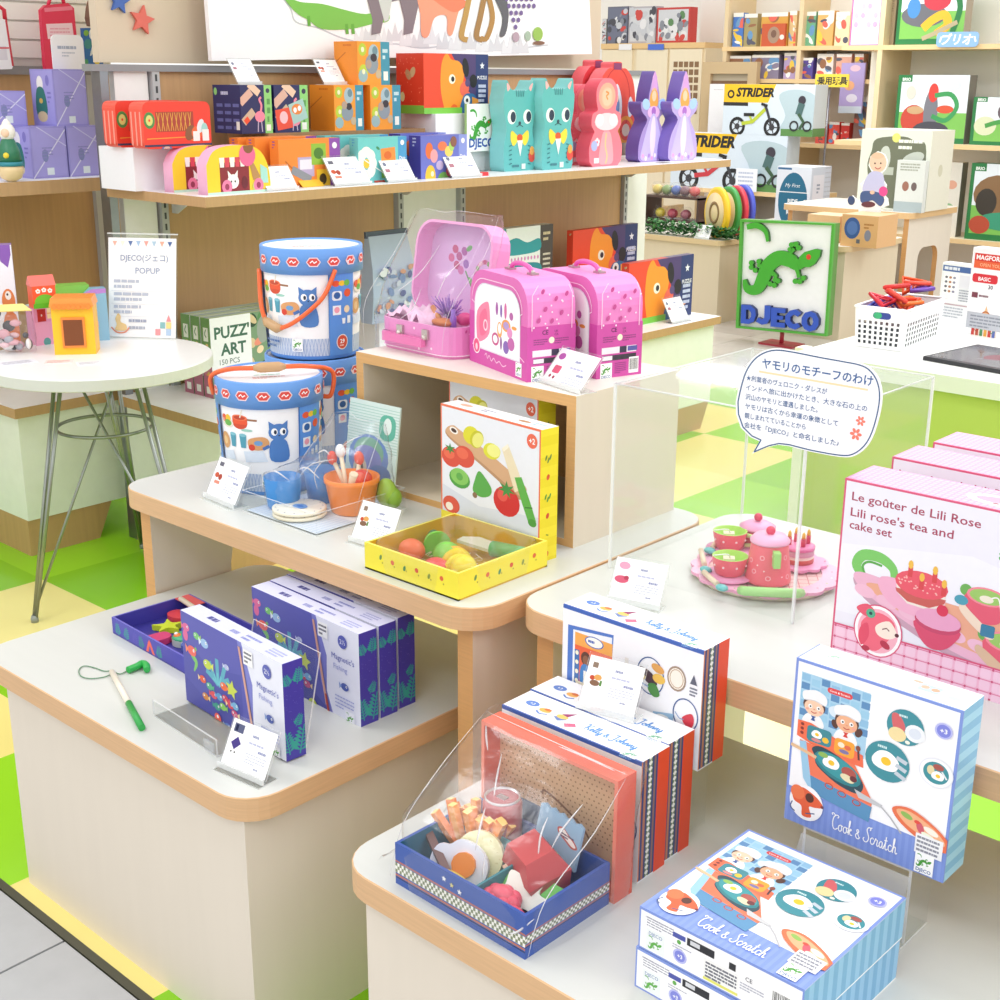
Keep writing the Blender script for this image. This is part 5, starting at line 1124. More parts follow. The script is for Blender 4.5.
# ================================================================ burger boxes on the lower right table
SCRIPT = {  # small hand-lettered alphabet, strokes on a 10-high grid (baseline y=0, up is positive)
 'C': ([[(6,8.5),(7,10),(4.5,10.4),(2,8),(1.4,4),(2.4,.8),(4.6,.2),(6.6,1.8)], [(1,9.6),(.2,10.6),(1.4,11.2),(3.4,10.2)]], 6.8),
 'S': ([[(6.5,8.8),(6.8,10.4),(4.8,10.6),(3.4,8.6),(4.6,6),(5.6,3.4),(4.4,.6),(2,.1),(.4,1.6),(1.4,2.8)], [(6.2,10.6),(8.2,11.2)]], 6.6),
 'K': ([[(3,10.4),(2.6,5),(2,0)], [(7,10.2),(5.6,7),(2.8,5),(5,3),(6,.4),(7.2,.6)], [(.6,9),(1.6,10.6),(3.2,10.4)]], 7.2),
 'J': ([[(1.4,9.6),(3,10.6),(6.4,10.2)], [(4.8,10.2),(4.6,4),(3.8,-1.6),(1.6,-2.6),(.8,-1)]], 6.4),
 'o': ([[(2.6,4.6),(.9,3.6),(.8,1.2),(2.2,.1),(3.7,1.2),(3.7,3.6),(2.6,4.6),(4,4.2),(5,4.4)]], 4.8),
 'k': ([[(0,1),(1.6,6),(2.2,9.4),(1.6,10),(1.2,8),(1.1,0)], [(1.2,2.6),(3,4.6),(3.6,3.8),(1.8,2.6),(3.2,.4),(4.8,.8)]], 4.8),
 'c': ([[(3.6,3.8),(2.6,4.7),(1,3.4),(1,1.2),(2.4,.1),(4.4,1.2)]], 4.2),
 'r': ([[(0,1.2),(1.2,4.4),(1.5,5.2),(2,4.2),(3.2,4.3),(2.8,1.2),(3.6,.2),(4.6,1.2)]], 4.4),
 'a': ([[(3.4,4),(2.2,4.6),(.8,3.2),(.8,1.2),(1.8,.1),(3.2,1.6),(3.5,4.4),(3.5,1),(4.4,.2),(5,1.2)]], 4.8),
 't': ([[(0,1.2),(1.6,5),(2,9),(1.6,4),(1.6,1),(2.6,.1),(3.8,1.2)], [(.2,6.2),(3.4,6.6)]], 3.6),
 'h': ([[(0,1),(1.8,6.4),(2.2,9.6),(1.5,10),(1.1,7),(1,0)], [(1.1,2.8),(2.4,4.7),(3.3,3.8),(3.3,1),(4.2,.1),(5,1.2)]], 4.8),
 'e': ([[(0,1.2),(2.2,2.6),(3,4),(2,4.7),(.9,3.2),(1,1),(2.2,.1),(4,1.2)]], 3.8),
 'l': ([[(0,1.2),(1.8,6),(2.2,9.4),(1.5,10),(1.1,7),(1.2,1.2),(2,.1),(3,1.2)]], 2.8),
 'y': ([[(.4,4.4),(.9,1.2),(2,.4),(3.2,2),(3.6,4.6),(3.2,-1),(2,-3.4),(.9,-2.6),(2,-.6),(4.6,1.4)]], 4.4),
 'n': ([[(0,1.2),(1,4.4),(1.2,2),(1.1,.1)], [(1.2,2.6),(2.4,4.7),(3.2,3.8),(3.2,1),(4,.1),(4.8,1.2)]], 4.6),
 '&': ([[(5,1.6),(4,.2),(2,.1),(.9,1.6),(1.4,3),(3.4,4.6),(3.2,6),(2.2,6.2),(1.8,5),(4.8,.4)]], 5.4), ' ': ([], 2.4)}
def lettering(a, s, x, y, h, col, w_=.8, sx=1.0):
    k = h/10
    for ch in s:
        st, adv = SCRIPT[ch]
        for q in st: a.line([(x+u*k*sx, y-v*k) for u, v in q], w_, col, True, 3); a.lay -= 1
        x += adv*k*sx
    a.lay += 1; return x
KW, KD, KH = .262, .066, .193
def art_kelly(f, r, t, l):
    hh = f.hh; f.rect(0, 0, 100, hh, 'f3f3f8'); f.rect(0, 0, 100, 2.4, '3c62b4')
    f.poly([(4,12),(38,9),(38,11),(36,58),(4,48)], '4f78c8'); f.poly([(8,14),(37,11),(36,56),(8,52)], 'eef1f8'); f.rect(9.5, 16, 28, 36, 'e8643c')
    f.rect(9.5, 15, 28, 8, 'f0a850'); f.ell(24, 18, 7, 3.6, '3c62b4'); f.ell(24, 18, 6.2, 3, 'f6f4ee'); f.bars(19.5, 17.2, 9, 1, 2, 1.6, '3c62b4', 3); f.rect(9.5, 26, 3.6, 26, '3f6fae'); f.rect(34, 26, 3.6, 26, '3f6fae')
    for k in range(8): f.ell(11.3+24.3*(k % 2), 28+(k//2)*6, 1.3, 1.5, 'f3ead0', n=8)
    f.ell(18, 30, 3.6, 4.4, '5a3426'); f.ell(18, 31, 2.2, 3, '8a5a40'); f.blob([(14.6,36),(18,33.6),(21.4,36),(22,46),(14,46)], '3f7ec0'); f.rect(16.6, 38, 3, 9, 'f2efe6')
    f.ell(29.5, 36, 2.6, 2.8, 'f0c08a'); f.poly([(27,34),(32,34),(31,31.6),(28,31.6)], 'f4d03c'); f.blob([(26.4,40),(29.4,38),(32.6,40),(33,48),(26.4,48)], 'd9452e'); f.ell(24, 40, 3, 1.8, 'd59a4c'); f.rect(29, 27, 5, 3, '7fa6d4'); f.rect(11, 46, 25, 6, 'efe4cc')
    f.blob([(47,22),(49,22),(50,29),(54,36),(54,42),(43,42),(43,36),(46,29)], 'b83040'); f.rect(46.8, 20, 2.6, 4, 'e8e4e0'); f.rect(43, 47, 11, 10, 'd98a94'); f.ell(48.5, 47, 5.5, 2, 'e8b0b4'); f.rect(13, 54, 13, 9, 'd9a58c')
    f.ring(65, 26, 9.6, 11.6, .7, '2f5590', 28); f.blob([(58,22),(66,24),(70,30),(64,31),(58,26)], '4a3440'); f.ell(70, 20, 4.6, 2.6, 'e0a45a', 15); f.ell(71, 26, 4.4, 3, 'eec25a'); f.blob([(64,31),(69,30),(72,36),(68,38),(64,35)], '4f8f48'); f.ell(60, 28, 2, 1.6, 'e4cf9a'); f.line([(59,32),(64,33)], 1, '9fb8dc')
    f.ell(83, 22, 6.4, 7.6, 'a08a78'); f.ell(83, 22, 5.4, 6.4, 'f3ece0'); f.ring(83, 22, 4.8, 5.8, .6, 'c2a78e', 16)
    f.bars(92, 24, 5, 3, 2, 1, '6a6e80', 4); f.poly([(92,22),(94.4,16),(96.8,22)], '5a5e70')
    f.ring(90, 42, 8.6, 10, .7, '2f5590', 28); f.blob([(88,44),(94,40),(96,44),(94,49),(90,48)], 'd23a4a'); f.line([(83,42),(86,45),(89,45)], .6, '8aa4d0', True); f.ring(88, 64, 6, 6.6, .7, '2f5590', 22); f.ell(88, 63, 4, 2.4, 'd8934a'); f.ell(88, 65.4, 4, 1.4, '8a4a30')
    f.poly([(68,47),(82,44),(82,64),(68,67)], '9cc0de'); f.ell(75, 48.6, 4.6, 1.8, 'f4f4f2')
    for j in range(4):
        for k in range(3): f.rect(70+k*4, 53+j*3.3, 2, 1.6, ('2f5590', 'd9d4a4')[(j+k) % 2])
    hh = t.hh; t.rect(0, 0, 100, hh, 'fafafc'); t.rect(0, hh-1, 100, 1, '3c62b4')
    t.ell(12, 12, 4.6, 3.2, '5d86d0'); t.text('+3', 12, 13.2, 3.4, 'ffffff', align='c')
    t.ell(23, 14, 4, 2.4, 'f0b45a'); t.ell(24, 12.4, 2.6, 1.4, 'd8743a'); t.line([(19,17),(23,19),(27,17)], 1.2, '5d86d0', True); t.poly([(31,16),(36,19),(40,15),(35,13)], '6a86c0'); t.ell(35.5, 13.4, 4, 2.4, 'efc46a'); t.poly([(33,11),(40,5),(38,12)], '9a3a6a'); t.poly([(41,19),(46,15),(49,18),(44,22)], 'ea6a8a')
    lettering(t, 'Kelly & Johnny', 52, 16, 6, '4f90d6', .85)
    t.rect(85, 19, 10, 7, 'fdfdfd'); t.lizard(86, 18.6, 8, '5fae8a'); t.text('DJECO', 90, 27.6, 2.6, '7fb0dc', align='c')
    hh = r.hh; r.rect(0, 0, 100, hh, 'e84a26')
    for x, c, w_ in ((0, 'd98a5a', 4), (4, '2b3f7a', 7), (11, 'b87858', 8), (19, '2b3f7a', 6), (25, 'f0efe4', 14), (39, '2b3f7a', 6), (45, '8f6a62', 7), (52, '2b3f7a', 6)): r.rect(x, 0, w_, hh, c); r.lay -= 1
    r.lay += 1
    for k in range(22):
        y = k*hh/22; r.poly([(25,y),(32,y+hh/44),(25,y+hh/22)], '6f8460', False); r.poly([(39,y),(32,y+hh/44),(39,y+hh/22)], '6f8460', False)
    r.lay += 1; r.rect(0, hh-3, 58, 3, 'eef0f4')
k1 = at(642, 880, .505)
kb = carton('burger_set_box', KW, KD, KH, {'body': 'f4f4f8', 'left': 'e84a26'}, 'burger set box standing directly behind the open one', 'game box', (k1.x-KW, k1.y-.012, .505), R(0), 'burger set boxes', [art_kelly])
again(kb, 'burger set box in the middle, a price tag standing on it', (k1.x-KW-.004, k1.y+.057, .505), R(-.6))
KZ3 = .627
again(kb, 'burger set box raised at the back, its picture side uncovered', (-.960-KW, 1.4885, KZ3), R(0))
t = thing('acrylic_riser', 'clear plastic riser lifting the rear burger set box', 'display stand', (-.953-KW+.02, 1.490, .505)); rh = KZ3-.505
for b in ((0, 0, 0, .004, .06, rh-.005), (.21, 0, 0, .214, .06, rh-.005), (0, 0, rh-.005, .214, .06, rh-.0006)):
    mb = MB(); mb.box(*b, 'ffffff', 'acrylic', mats={'front': 'acrylic_edge'}); mb.build('clear_panel', t)
price_tag((576,708), (634,724), .505+KH, 'price tag in clear stand on top of the middle burger set box', 'food', ratio=.78)
# ---------------------------------------------------------------- opened burger set in film
OX, OY, OW, OD, OH = -1.213, 1.115, .250, .172, .066
t = thing('burger_set_tray', 'opened blue burger set box with wooden food, wrapped in film', 'game tray', (OX, OY, .505), R(-1.2)); th = .005
mb = MB(); mb.box(0, 0, 0, OW, OD, .004, '5a2f3c', 'card')
def band(a, hh):
    a.rect(0, 0, 100, hh, '3a5aa8'); y = hh*.5; a.rect(0, y-2.2, 100, 1.1, 'b9705a'); a.rect(0, y-.6, 100, 6.4, 'f3f2ea'); n_ = int(a.W/.0085)
    for k in range(n_):
        x = k*100/n_; w_ = 50/n_
        a.rect(x, y-.6, w_, 2.1, '7e8868'); a.lay -= 1; a.rect(x+w_, y+1.5, w_, 2.1, '7e8868'); a.lay -= 1; a.rect(x, y+3.6, w_, 2.1, '7e8868'); a.lay -= 1
    a.lay += 1; a.rect(0, y+6.6, 100, 1.3, 'b9705a'); a.rect(0, y+8.4, 100, .8, '24345e')
for b, fr in (((0, 0, OW, th), ((0, 0, OH), (1, 0, 0), OW)), ((0, OD-th, OW, OD), None), ((0, th, th, OD-th), ((0, OD, OH), (0, -1, 0), OD)), ((OW-th, th, OW, OD-th), ((OW, 0, OH), (0, 1, 0), OD))):
    mb.box(b[0], b[1], 0, b[2], b[3], OH, '3557a6', 'card', cols={'back': '2c5f8e', 'right': '2c6f8e'} if b[2] < .01 else {})
    if fr: a = Art(mb, fr[0], fr[1], (0, 0, -1), fr[2], OH); band(a, a.hh)
f = Art(mb, (0, -.001, OH), (1, 0, 0), (0, 0, -1), OW, OH); f.star(40, 5, 2, 'f0f0f4'); f.star(46, 6.5, 1.8, 'd8cf8a'); f.star(52, 8, 2, 'f0f0f4')
mb.build('tray', t)
mb = MB(); mb.box(th, th, .004, OW*.60, OD*.70, .006, '3a98a6', 'card'); mb.box(OW*.60, th, .004, OW*.615, OD-th, OH*.92, '2f7f8c', 'card'); mb.box(th, OD*.70, .004, OW*.60, OD*.715, OH*.92, '3a98a6', 'card'); mb.build('divider', t)
LT, LHt, LWd = .040, .192, .258; ly = OD+.004; lx = (OW-LWd)/2+.002
mb = MB()
for b in ((lx, ly, 0, lx+.006, ly+LT, LHt), (lx+LWd-.006, ly, 0, lx+LWd, ly+LT, LHt), (lx+.006, ly, LHt-.006, lx+LWd-.006, ly+LT, LHt), (lx+.006, ly, 0, lx+LWd-.006, ly+LT, .006)): mb.box(*b, 'ee6a54', 'card', cols={'front': 'f28a74'})
mb.box(lx+.006, ly+LT-.006, .006, lx+LWd-.006, ly+LT, LHt-.006, 'dcb48c', 'card')
a = Art(mb, (lx+.006, ly+LT-.0061, LHt-.006), (1, 0, 0), (0, 0, -1), LWd-.012, LHt-.012)
for j in range(16):
    for k in range(28): a.ell(2+k*3.55+(j % 2)*1.77, 3+j*3.4, .62, .62, '9c6f4a', n=6); a.lay -= 1
a.lay += 1; a.line([(35,38),(37,35),(50,39),(66,47),(72,53)], 1.6, '8a5a34', True); a.rect(0, a.hh-26, 40, 26, '2f4f80')
mb.build('lid', t)
ot = t
def food(name, fn, label, cat='toy food', group='wooden food in the burger set'):
    mb = MB(); fn(mb); o = mb.build(name, None, ot.location, ot.rotation_euler.z); return tag(o, label, cat, group)
def can(mb):
    mb.lathe([(.025, .006), (.029, .012), (.029, .098), (.026, .105)], ['b8b4b4', 'a83a40', 'a83a40'], 'plastic', 28, (.070, .146, 0))
    mb.lathe([(.026, .105), (.0265, .108), (.0245, .1085), (.0235, .1045), (.001, .1045)], 'd0ccd0', 'metal', 28, (.070, .146, 0), cap0=False)
    mb.box(.062, .141, .105, .078, .151, .1065, 'b9b4ba', 'metal')
    a = Art(mb, (0, 0, 0), (1, 0, 0), (0, 0, -1), .1, .1, warp=lambda x, y, off: Vector((.070+(.029+off+.0006)*math.sin((x-.05)/.029), .146-(.029+off+.0006)*math.cos((x-.05)/.029), .095-y)), strip=5)
    a.rrect(34, 10, 30, 26, 6, 'ece6e2')
food('toy_drink_can', can, 'red wooden drink can at the back of the burger set', 'toy food')
def fries(mb):
    mb.prism([(0, 0), (.06, .0), (.066, -.05), (.03, -.04), (-.006, -.05)], (.020, .088, .012), (.95, .30, 0), (0, -.25, -.97), .03, '4f86b4', 'card', side='3a98a6')
    rg = random.Random(8)
    for k in range(18):
        u = rg.random(); x = .024+.056*u; y = .092+.022*u+.02*rg.random(); mb.box(-.0055, -.0055, 0, .0055, .0055, .050+.022*rg.random(), rg.choice(('f49a44', 'ef8a36', 'f7ad58')), 'paint', xf=Matrix.Translation((x, y, .03)) @ Matrix.Rotation((u-.5)*1.1+rg.uniform(-.12, .12), 4, 'Y') @ Matrix.Rotation(rg.uniform(-.15, .3), 4, 'X'), cols={'top': 'fbd27a'})
food('toy_fries', fries, 'orange toy fries in a blue carton in the burger set')
def upright(pts, th_, col, x, y, z, lean=20, rz=24, mat='paint', extra=None):
    def fn(mb):
        xf = Matrix.Translation((x, y, z)) @ Matrix.Rotation(R(rz), 4, 'Z') @ Matrix.Rotation(R(-lean), 4, 'X')
        o = xf @ Vector((0, 0, 0)); u = xf.to_3x3() @ Vector((1, 0, 0)); v = xf.to_3x3() @ Vector((0, 0, -1))
        mb.prism([(a, -b) for a, b in spline(pts, True, 4)], o, u, v, th_, col, mat)
        if extra: extra(mb, o, u, v)
    return fn
circ = lambda cx, cy, r: [(cx+r*math.cos(R(a)), cy+r*math.sin(R(a))) for a in range(0, 360, 30)]
def seeds(mb, o, u, v):
    a = Art(mb, o-u*.05-v*.1, u, v, .1, .1)
    rg = random.Random(1)
    for k in range(26): t_ = rg.uniform(0, 2*PI); r_ = 26+6*rg.random(); a.ell(50+r_*math.cos(t_), 66+r_*math.sin(t_)*.95, .9, .6, 'c9bb74', n=6)
food('toy_bun', upright(circ(0, .034, .036), .010, 'eee9b8', .090, .070, .012, 24, extra=seeds), 'pale yellow wooden bun slice behind the fried egg')
def yolk(mb, o, u, v):
    n_ = v.cross(u).normalized(); c_ = o + u*.006 - v*.028
    mb.prism([(a, b) for a, b in circ(0, 0, .018)], c_+n_*.006, u, v, .006, 'ee8a2a', 'paint')
food('toy_fried_egg', upright([(-.042,.004),(-.046,.03),(-.036,.05),(-.02,.052),(-.004,.062),(.022,.056),(.040,.036),(.038,.01),(.02,-.004),(-.02,-.002)], .009, 'e6e8f6', .078, .046, .012, 26, extra=yolk), 'white wooden fried egg with orange yolk in the burger set')
food('toy_cheese', upright([(-.05,.0),(-.03,.014),(0,.018),(.03,.012),(.045,0),(.03,-.004),(-.03,-.006)], .012, 'ecc43c', .098, .020, .030, 50, -4), 'yellow wooden cheese slice at the front of the burger set')
food('toy_knife', lambda mb: mb.box(-.045, -.006, -.003, .045, .006, .003, '6a4a48', 'paint', xf=Matrix.Translation((.040, .046, .044)) @ Matrix.Rotation(R(-24), 4, 'Z') @ Matrix.Rotation(R(14), 4, 'Y')), 'dark brown wooden piece beside the fried egg')
def carton_(mb):
    X = Matrix.Translation((.176, .115, .030)) @ Matrix.Rotation(R(-22), 4, 'Z') @ Matrix.Rotation(R(18), 4, 'X')
    mb.rings([[(-.036,-.026,0),(.036,-.026,0),(.036,.026,0),(-.036,.026,0)], [(-.044,-.034,.03),(.044,-.034,.03),(.044,.034,.03),(-.044,.034,.03)], [(-.030,-.022,.062),(.030,-.022,.062),(.030,.022,.062),(-.030,.022,.062)]], 'c03a3f', 'card', False, X)
    mb.box(-.028, -.040, .002, .008, -.0335, .034, 'd8b49a', 'card', X); mb.box(-.020, -.0415, .010, -.006, -.0400, .024, '8a4038', 'card', X)
food('toy_burger_carton', carton_, 'red toy burger carton at the back right of the burger set', 'toy food')
def paperbag(mb):
    X = Matrix.Translation((.165, .150, .045)) @ Matrix.Rotation(R(-8), 4, 'Z') @ Matrix.Rotation(R(-14), 4, 'X')
    o, u, v = X @ Vector((0, 0, 0)), X.to_3x3() @ Vector((1, 0, 0)), X.to_3x3() @ Vector((0, 0, -1))
    zz = [(-.045+.009*k, -.064-.004*(k % 2)) for k in range(11)]
    mb.prism([(.045, 0), (-.045, 0)]+zz, o, u, v, .004, '8fb2cf', 'paper')
    a = Art(mb, o-u*.045-(-v)*0+v*(-.066), u, v, .09, .066); a.blob([(46,22),(58,18),(72,24),(88,30),(96,38),(84,42),(66,36),(50,30)], 'b8564c'); a.blob([(50,23),(60,20),(72,26),(86,32),(92,37),(84,39),(66,33),(52,28)], 'f4efea'); a.bars(56, 26, 30, 2, 4, 2.4, '4a4a6a', 2)
food('toy_paper_bag', paperbag, 'small blue paper bag behind the red burger carton', 'toy bag')
leaf = [(a*1.3, b*1.25) for a, b in [(-.03,-.004),(-.034,.016),(-.018,.022),(-.014,.040),(.004,.036),(.014,.050),(.026,.036),(.020,.020),(.036,.012),(.026,-.006),(.006,.002),(-.010,-.010)]]
food('toy_lettuce', upright(leaf, .008, 'f3f8ee', .192, .046, .026, 42, 26), 'white and green wooden lettuce leaf in the burger set')
food('toy_lettuce', upright([(a*1.12+.008, b*1.12+.008) for a, b in leaf], .006, '62c64c', .190, .060, .026, 42, 26), 'bright green wooden lettuce leaf behind the white one')
def tomato(mb):
    for k in range(7): a = 2*PI*k/7; mb.ball((.180+.018*math.cos(a), .030+.013*math.sin(a), .044), (.013, .012, .013), 'dd4a66', 'paint', 10)
    mb.ball((.180, .030, .050), (.019, .016, .014), 'e25a70', 'paint', 12); mb.ball((.212, .020, .040), (.022, .011, .012), 'e4506c', 'paint', 10)
food('toy_tomato', tomato, 'pink red wooden tomato at the front of the burger set')
food('toy_onion', lambda mb: mb.ball((.225, .075, .022), (.018, .026, .014), '9a7fae', 'paint'), 'purple wooden onion at the right of the burger set')
def ribs(P, n, sub): return P
bagk = MB(); rg = random.Random(12)
ringsK = [(OW/2, .118, .140, .124, .0015), (OW/2, .118, .142, .126, .05), (OW/2-.006, .125, .150, .118, .09), (OW/2+.004, .165, .142, .072, .15), (OW/2+.006, .205, .139, .036, .196), (OW/2+.006, .208, .136, .030, .205)]
mb = bag_hull(ringsK, 21, .0035, n=44, sub=5)
kbag = tag(mb.build('film_bag', None, ot.location, ot.rotation_euler.z), 'large clear film bag round the opened burger set', 'bag')
crease_glints(kbag, [[(-.004, .19, .20), (.08, .186, .202), (.17, .188, .20), (.262, .19, .198)], [(-.006, .185, .198), (-.012, .10, .14), (-.016, .03, .075), (-.012, .0, .005)], [(.262, .185, .196), (.262, .12, .14), (.258, .03, .08), (.256, -.002, .004)], [(.004, .18, .19), (.012, .172, .172), (.022, .165, .155)], [(.05, .165, .16), (.055, .15, .13), (.058, .14, .10)], [(.09, .09, .12), (.095, .075, .10), (.10, .06, .07)], [(.13, .05, .085), (.135, .04, .06), (.14, .035, .04)], [(.18, .12, .13), (.185, .10, .11), (.19, .09, .08)], [(.225, .14, .16), (.215, .11, .13), (.205, .10, .10)], [(.256, .01, .06), (.24, -.003, .04), (.225, -.004, .03)], [(.14, .186, .198), (.19, .187, .199), (.24, .188, .197)]], .0017)
mb = MB(); n, m = 10, 12; P = []
for j in range(m):
    for i in range(n):
        s_, q = i/(n-1), j/(m-1); P.append((-.018-.055*(1-q)*s_*(1-.3*s_)-.004*noise.noise(Vector((i*.6, j*.6, 2))), .03+.20*q-.02*s_+.008*noise.noise(Vector((i*.5, j*.7, 5))), .003+(.16*q*q+.03)*(1-s_)+.006*abs(noise.noise(Vector((i*.4, j*.5, 9))))))
mb.add(P, [(j*n+i, j*n+i+1, (j+1)*n+i+1, (j+1)*n+i) for j in range(m-1) for i in range(n-1)], 'ffffff', 'film', True)
mb.build('bag_flap', kbag)

# ================================================================ cooking game boxes
CW, CH, CD = .232, .243, .060
def chef(a, x, y, s, girl):
    a.blob([(x-5*s,y+7*s),(x,y+4*s),(x+5*s,y+7*s),(x+6*s,y+13*s),(x-6*s,y+13*s)], 'f6f5f6')
    if girl: a.ell(x+7*s, y+4*s, 2*s, 3*s, '5a3c34', 20); a.ell(x-6.6*s, y+3.4*s, 1.8*s, 2.8*s, '5a3c34', -20)
    a.ell(x, y-.5*s, 6.8*s, 6*s, '5a3c34'); a.ell(x, y+.9*s, 6*s, 5.4*s, 'f4cdb0' if not girl else 'efb48e')
    for d in (-2.4, 2.6): a.ell(x+d*s, y+.3*s, 1.2*s, 1.4*s, 'ffffff', n=10); a.ell(x+d*s+.2*s, y+.4*s, .55*s, .7*s, '2f2a33', n=8)
    a.line([(x-1.6*s,y+3.6*s),(x,y+4.3*s),(x+1.8*s,y+3.5*s)], .6*s, 'c6473c', True); a.ell(x+.2*s, y+1.8*s, .7*s, .5*s, 'e29a80', n=8); a.ell(x-4*s, y+2.6*s, 1.1*s, .7*s, 'f0a898', n=8); a.ell(x+4.2*s, y+2.6*s, 1.1*s, .7*s, 'f0a898', n=8)
    a.blob([(x-6.4*s,y-3*s),(x-7.4*s,y-8*s),(x-3*s,y-10.4*s),(x+1*s,y-11.4*s),(x+6*s,y-9.6*s),(x+7.6*s,y-6*s),(x+6.2*s,y-2.6*s),(x,y-4*s)], 'f4f4f6'); a.line([(x-6.2*s,y-3*s),(x,y-4.2*s),(x+6*s,y-2.8*s)], .5*s, 'd4d6de', True)
    a.poly([(x-1.6*s,y+6.4*s),(x+1.6*s,y+6.4*s),(x+.6*s,y+7.6*s),(x+1.4*s,y+9.6*s),(x-1.4*s,y+9.6*s),(x-.6*s,y+7.6*s)], 'd8433c' if girl else '3f5f9e')
def art_cook(f, r, t, l, b=None):
    hh = f.hh; f.rect(0, 0, 100, hh, '7f97dc'); f.rect(1.6, 1.6, 96.8, hh*.80-1.6, 'fafafd'); f.poly([(1.6,hh*.78),(98.4,hh*.80),(98.4,hh*.86),(1.6,hh*.90)], '7f97dc')
    for k in range(25): f.rect(k*4, hh*.80, 2, hh*.2, '889fe0'); f.lay -= 1
    f.lay += 1
    f.fx, f.fy = 1.05, .92
    f.rect(4, 8, 41, 44, 'a9d1ea')
    for k in range(7):
        for j in range(5): f.rect(4.4+k*6, 8.6+j*6+(k % 2)*2, 5, 4.6, ('8fbfe0', '5f8fbe', '9ccbe6')[(k*2+j) % 3]); f.lay -= 1
    f.lay += 1; f.rrect(20, 12.6, 15, 3.8, 1.9, 'e0464a'); f.text('Cook & Scratch', 27.5, 15.2, 1.9, 'ffffff', .01, align='c', fit=12)
    f.blob([(22,26),(28,23),(34,26),(33,31),(24,31)], 'dceaf6'); chef(f, 13, 29, 1.0, False); chef(f, 33, 32, 1.05, True)
    f.poly([(4,41),(12,40.5),(44,50),(45,58),(24,58),(4,52)], 'f0714f')
    f.rrect(10, 42, 15, 11, 2.4, '3f8a96'); egg(f, 16, 47, 3.2); f.ell(21.5, 49, 2, 2, 'f2c33c'); f.ell(16, 51, 3, 1.2, 'd98a8a')
    f.rrect(27, 44, 12, 11, 2.4, 'f3a63a'); f.ell(31, 48, 2, 1.8, 'f4ead0'); f.ell(35, 48.6, 2, 1.6, 'e2694a'); f.ell(33, 52, 3, 1.4, '7f76a8'); f.line([(41,47),(42,54)], 1.2, '5a3a3a'); f.ell(41, 46.4, 1.4, 1.8, '8a4a3a')
    for k in range(3): f.ell(7, 43+k*3, 1.1, 1.1, '8a3a34', n=8)
    f.poly([(6,54),(40,58),(52,78),(51,90),(16,86),(13,74)], 'f07a58'); f.poly([(13,76),(52,82),(51,93),(16,88)], '5b93be'); f.poly([(6,55),(10,54),(14,75),(16,88),(10,80)], '9cc9e6')
    for x, y in ((26,80),(34,82),(43,84)): f.ring(x, y-1, 2.7, 2.2, .7, 'c24a34', 14)
    f.blob([(16,62),(14,57),(20,54),(34,58),(44,66),(46,72),(42,77),(30,75),(18,68)], '2b4a56'); f.ell(30, 65, 15, 8, '2f8088', 18); f.ell(30, 64, 13.4, 6.8, '3a98a0', 18); egg(f, 26, 62.5, 5); f.ell(37, 65, 4.6, 3.6, 'b0564c', 15); f.ell(36.4, 69, 4.4, 2.4, 'e9ddb4', 15); f.ell(21, 59, 3, 1.8, '8fb85a'); f.ell(40, 68, 2.2, 2, '6a2f34'); f.line([(1,59.4),(10,61),(17,62.6)], 2.2, 'e4bd94')
    f.poly([(41,74),(58,78),(57,80),(44,79)], 'c8c9cc'); f.line([(57,79),(63,84),(70,92)], .9, 'b8b8bc')
    def plate_(x, y, rx, ry, rim='3f8f9c'): f.ell(x, y, rx, ry, rim, n=26)
    plate_(66, 22, 10.4, 11.4); f.blob([(58,16),(62,15),(66,22),(64,28),(60,26)], 'd4666a'); f.ell(62, 28, 5, 4.6, 'f0dca4'); f.ell(71.6, 24, 5.6, 5.6, 'eef1f6'); f.ell(71.6, 24, 3.4, 3.4, 'dbe2ee'); f.bars(62, 14.4, 9, 1, 2, 1.4, 'cfe8ea', 3); f.ell(68, 31, 1.4, 1.2, 'f5f2e2')
    plate_(58, 48, 12.6, 13.2); egg(f, 57, 48, 7.6); f.bars(52, 38.4, 10, 1, 2, 1.6, 'cfe8ea', 4)
    for k in range(3): f.line([(63,43+k*5),(69,45+k*5.4)], 2.6, 'c3cdd8'); f.lay -= 1
    f.lay += 1
    f.ell(85, 44, 9.4, 9.4, 'e6e9f2', n=24); f.ell(85, 44, 8.8, 8.8, 'f6f7fb', n=24); plate_(85, 44, 7, 7, '3a8f9a'); f.ell(82, 43, 2, 3, 'e3d3a4'); f.ell(86, 40, 3, 2, 'a8544c'); egg(f, 86, 45.6, 3.4); f.line([(88,42),(91,46)], 1, 'e2e6ea')
    f.ell(86.5, 16, 4.8, 5, 'b9bdf0'); f.ell(86.5, 16, 3.8, 4, '7f86dc'); f.text('+3', 86.5, 17.4, 4, 'ffffff', .02, align='c')
    f.blob([(64,76),(74,73),(88,79),(97,87),(96,93),(86,93),(74,88),(66,82)], 'e8734a'); f.blob([(66,77),(74,75),(87,80.4),(94,87),(92,90),(82,88),(72,84)], 'f0b084'); f.ell(72, 78.4, 3.6, 1.8, '8fb85a', 20); f.ell(80, 83, 2, 4, 'cf5a6a', -20); f.ell(86, 83, 4.4, 2, 'f6efe2', 20); f.ell(85, 87, 4.4, 1.8, 'eef0dc', 20); f.ell(91, 88, 2, 1.4, '8fb85a', 20); f.ell(78, 80, 1.6, 1.2, 'e24a3a')
    f.fx = f.fy = 1.0
    lettering(f, 'Cook & Scratch', 31, hh-6.4, 9.2, 'ffffff', .62, .70)
    f.rect(82, hh-25, 16, 12, 'f1f1f4'); f.bars(83, hh-23.5, 13, 5, 2.6, 1.4, '8a8c98', 6); f.logo(83, hh-13.8, 11)
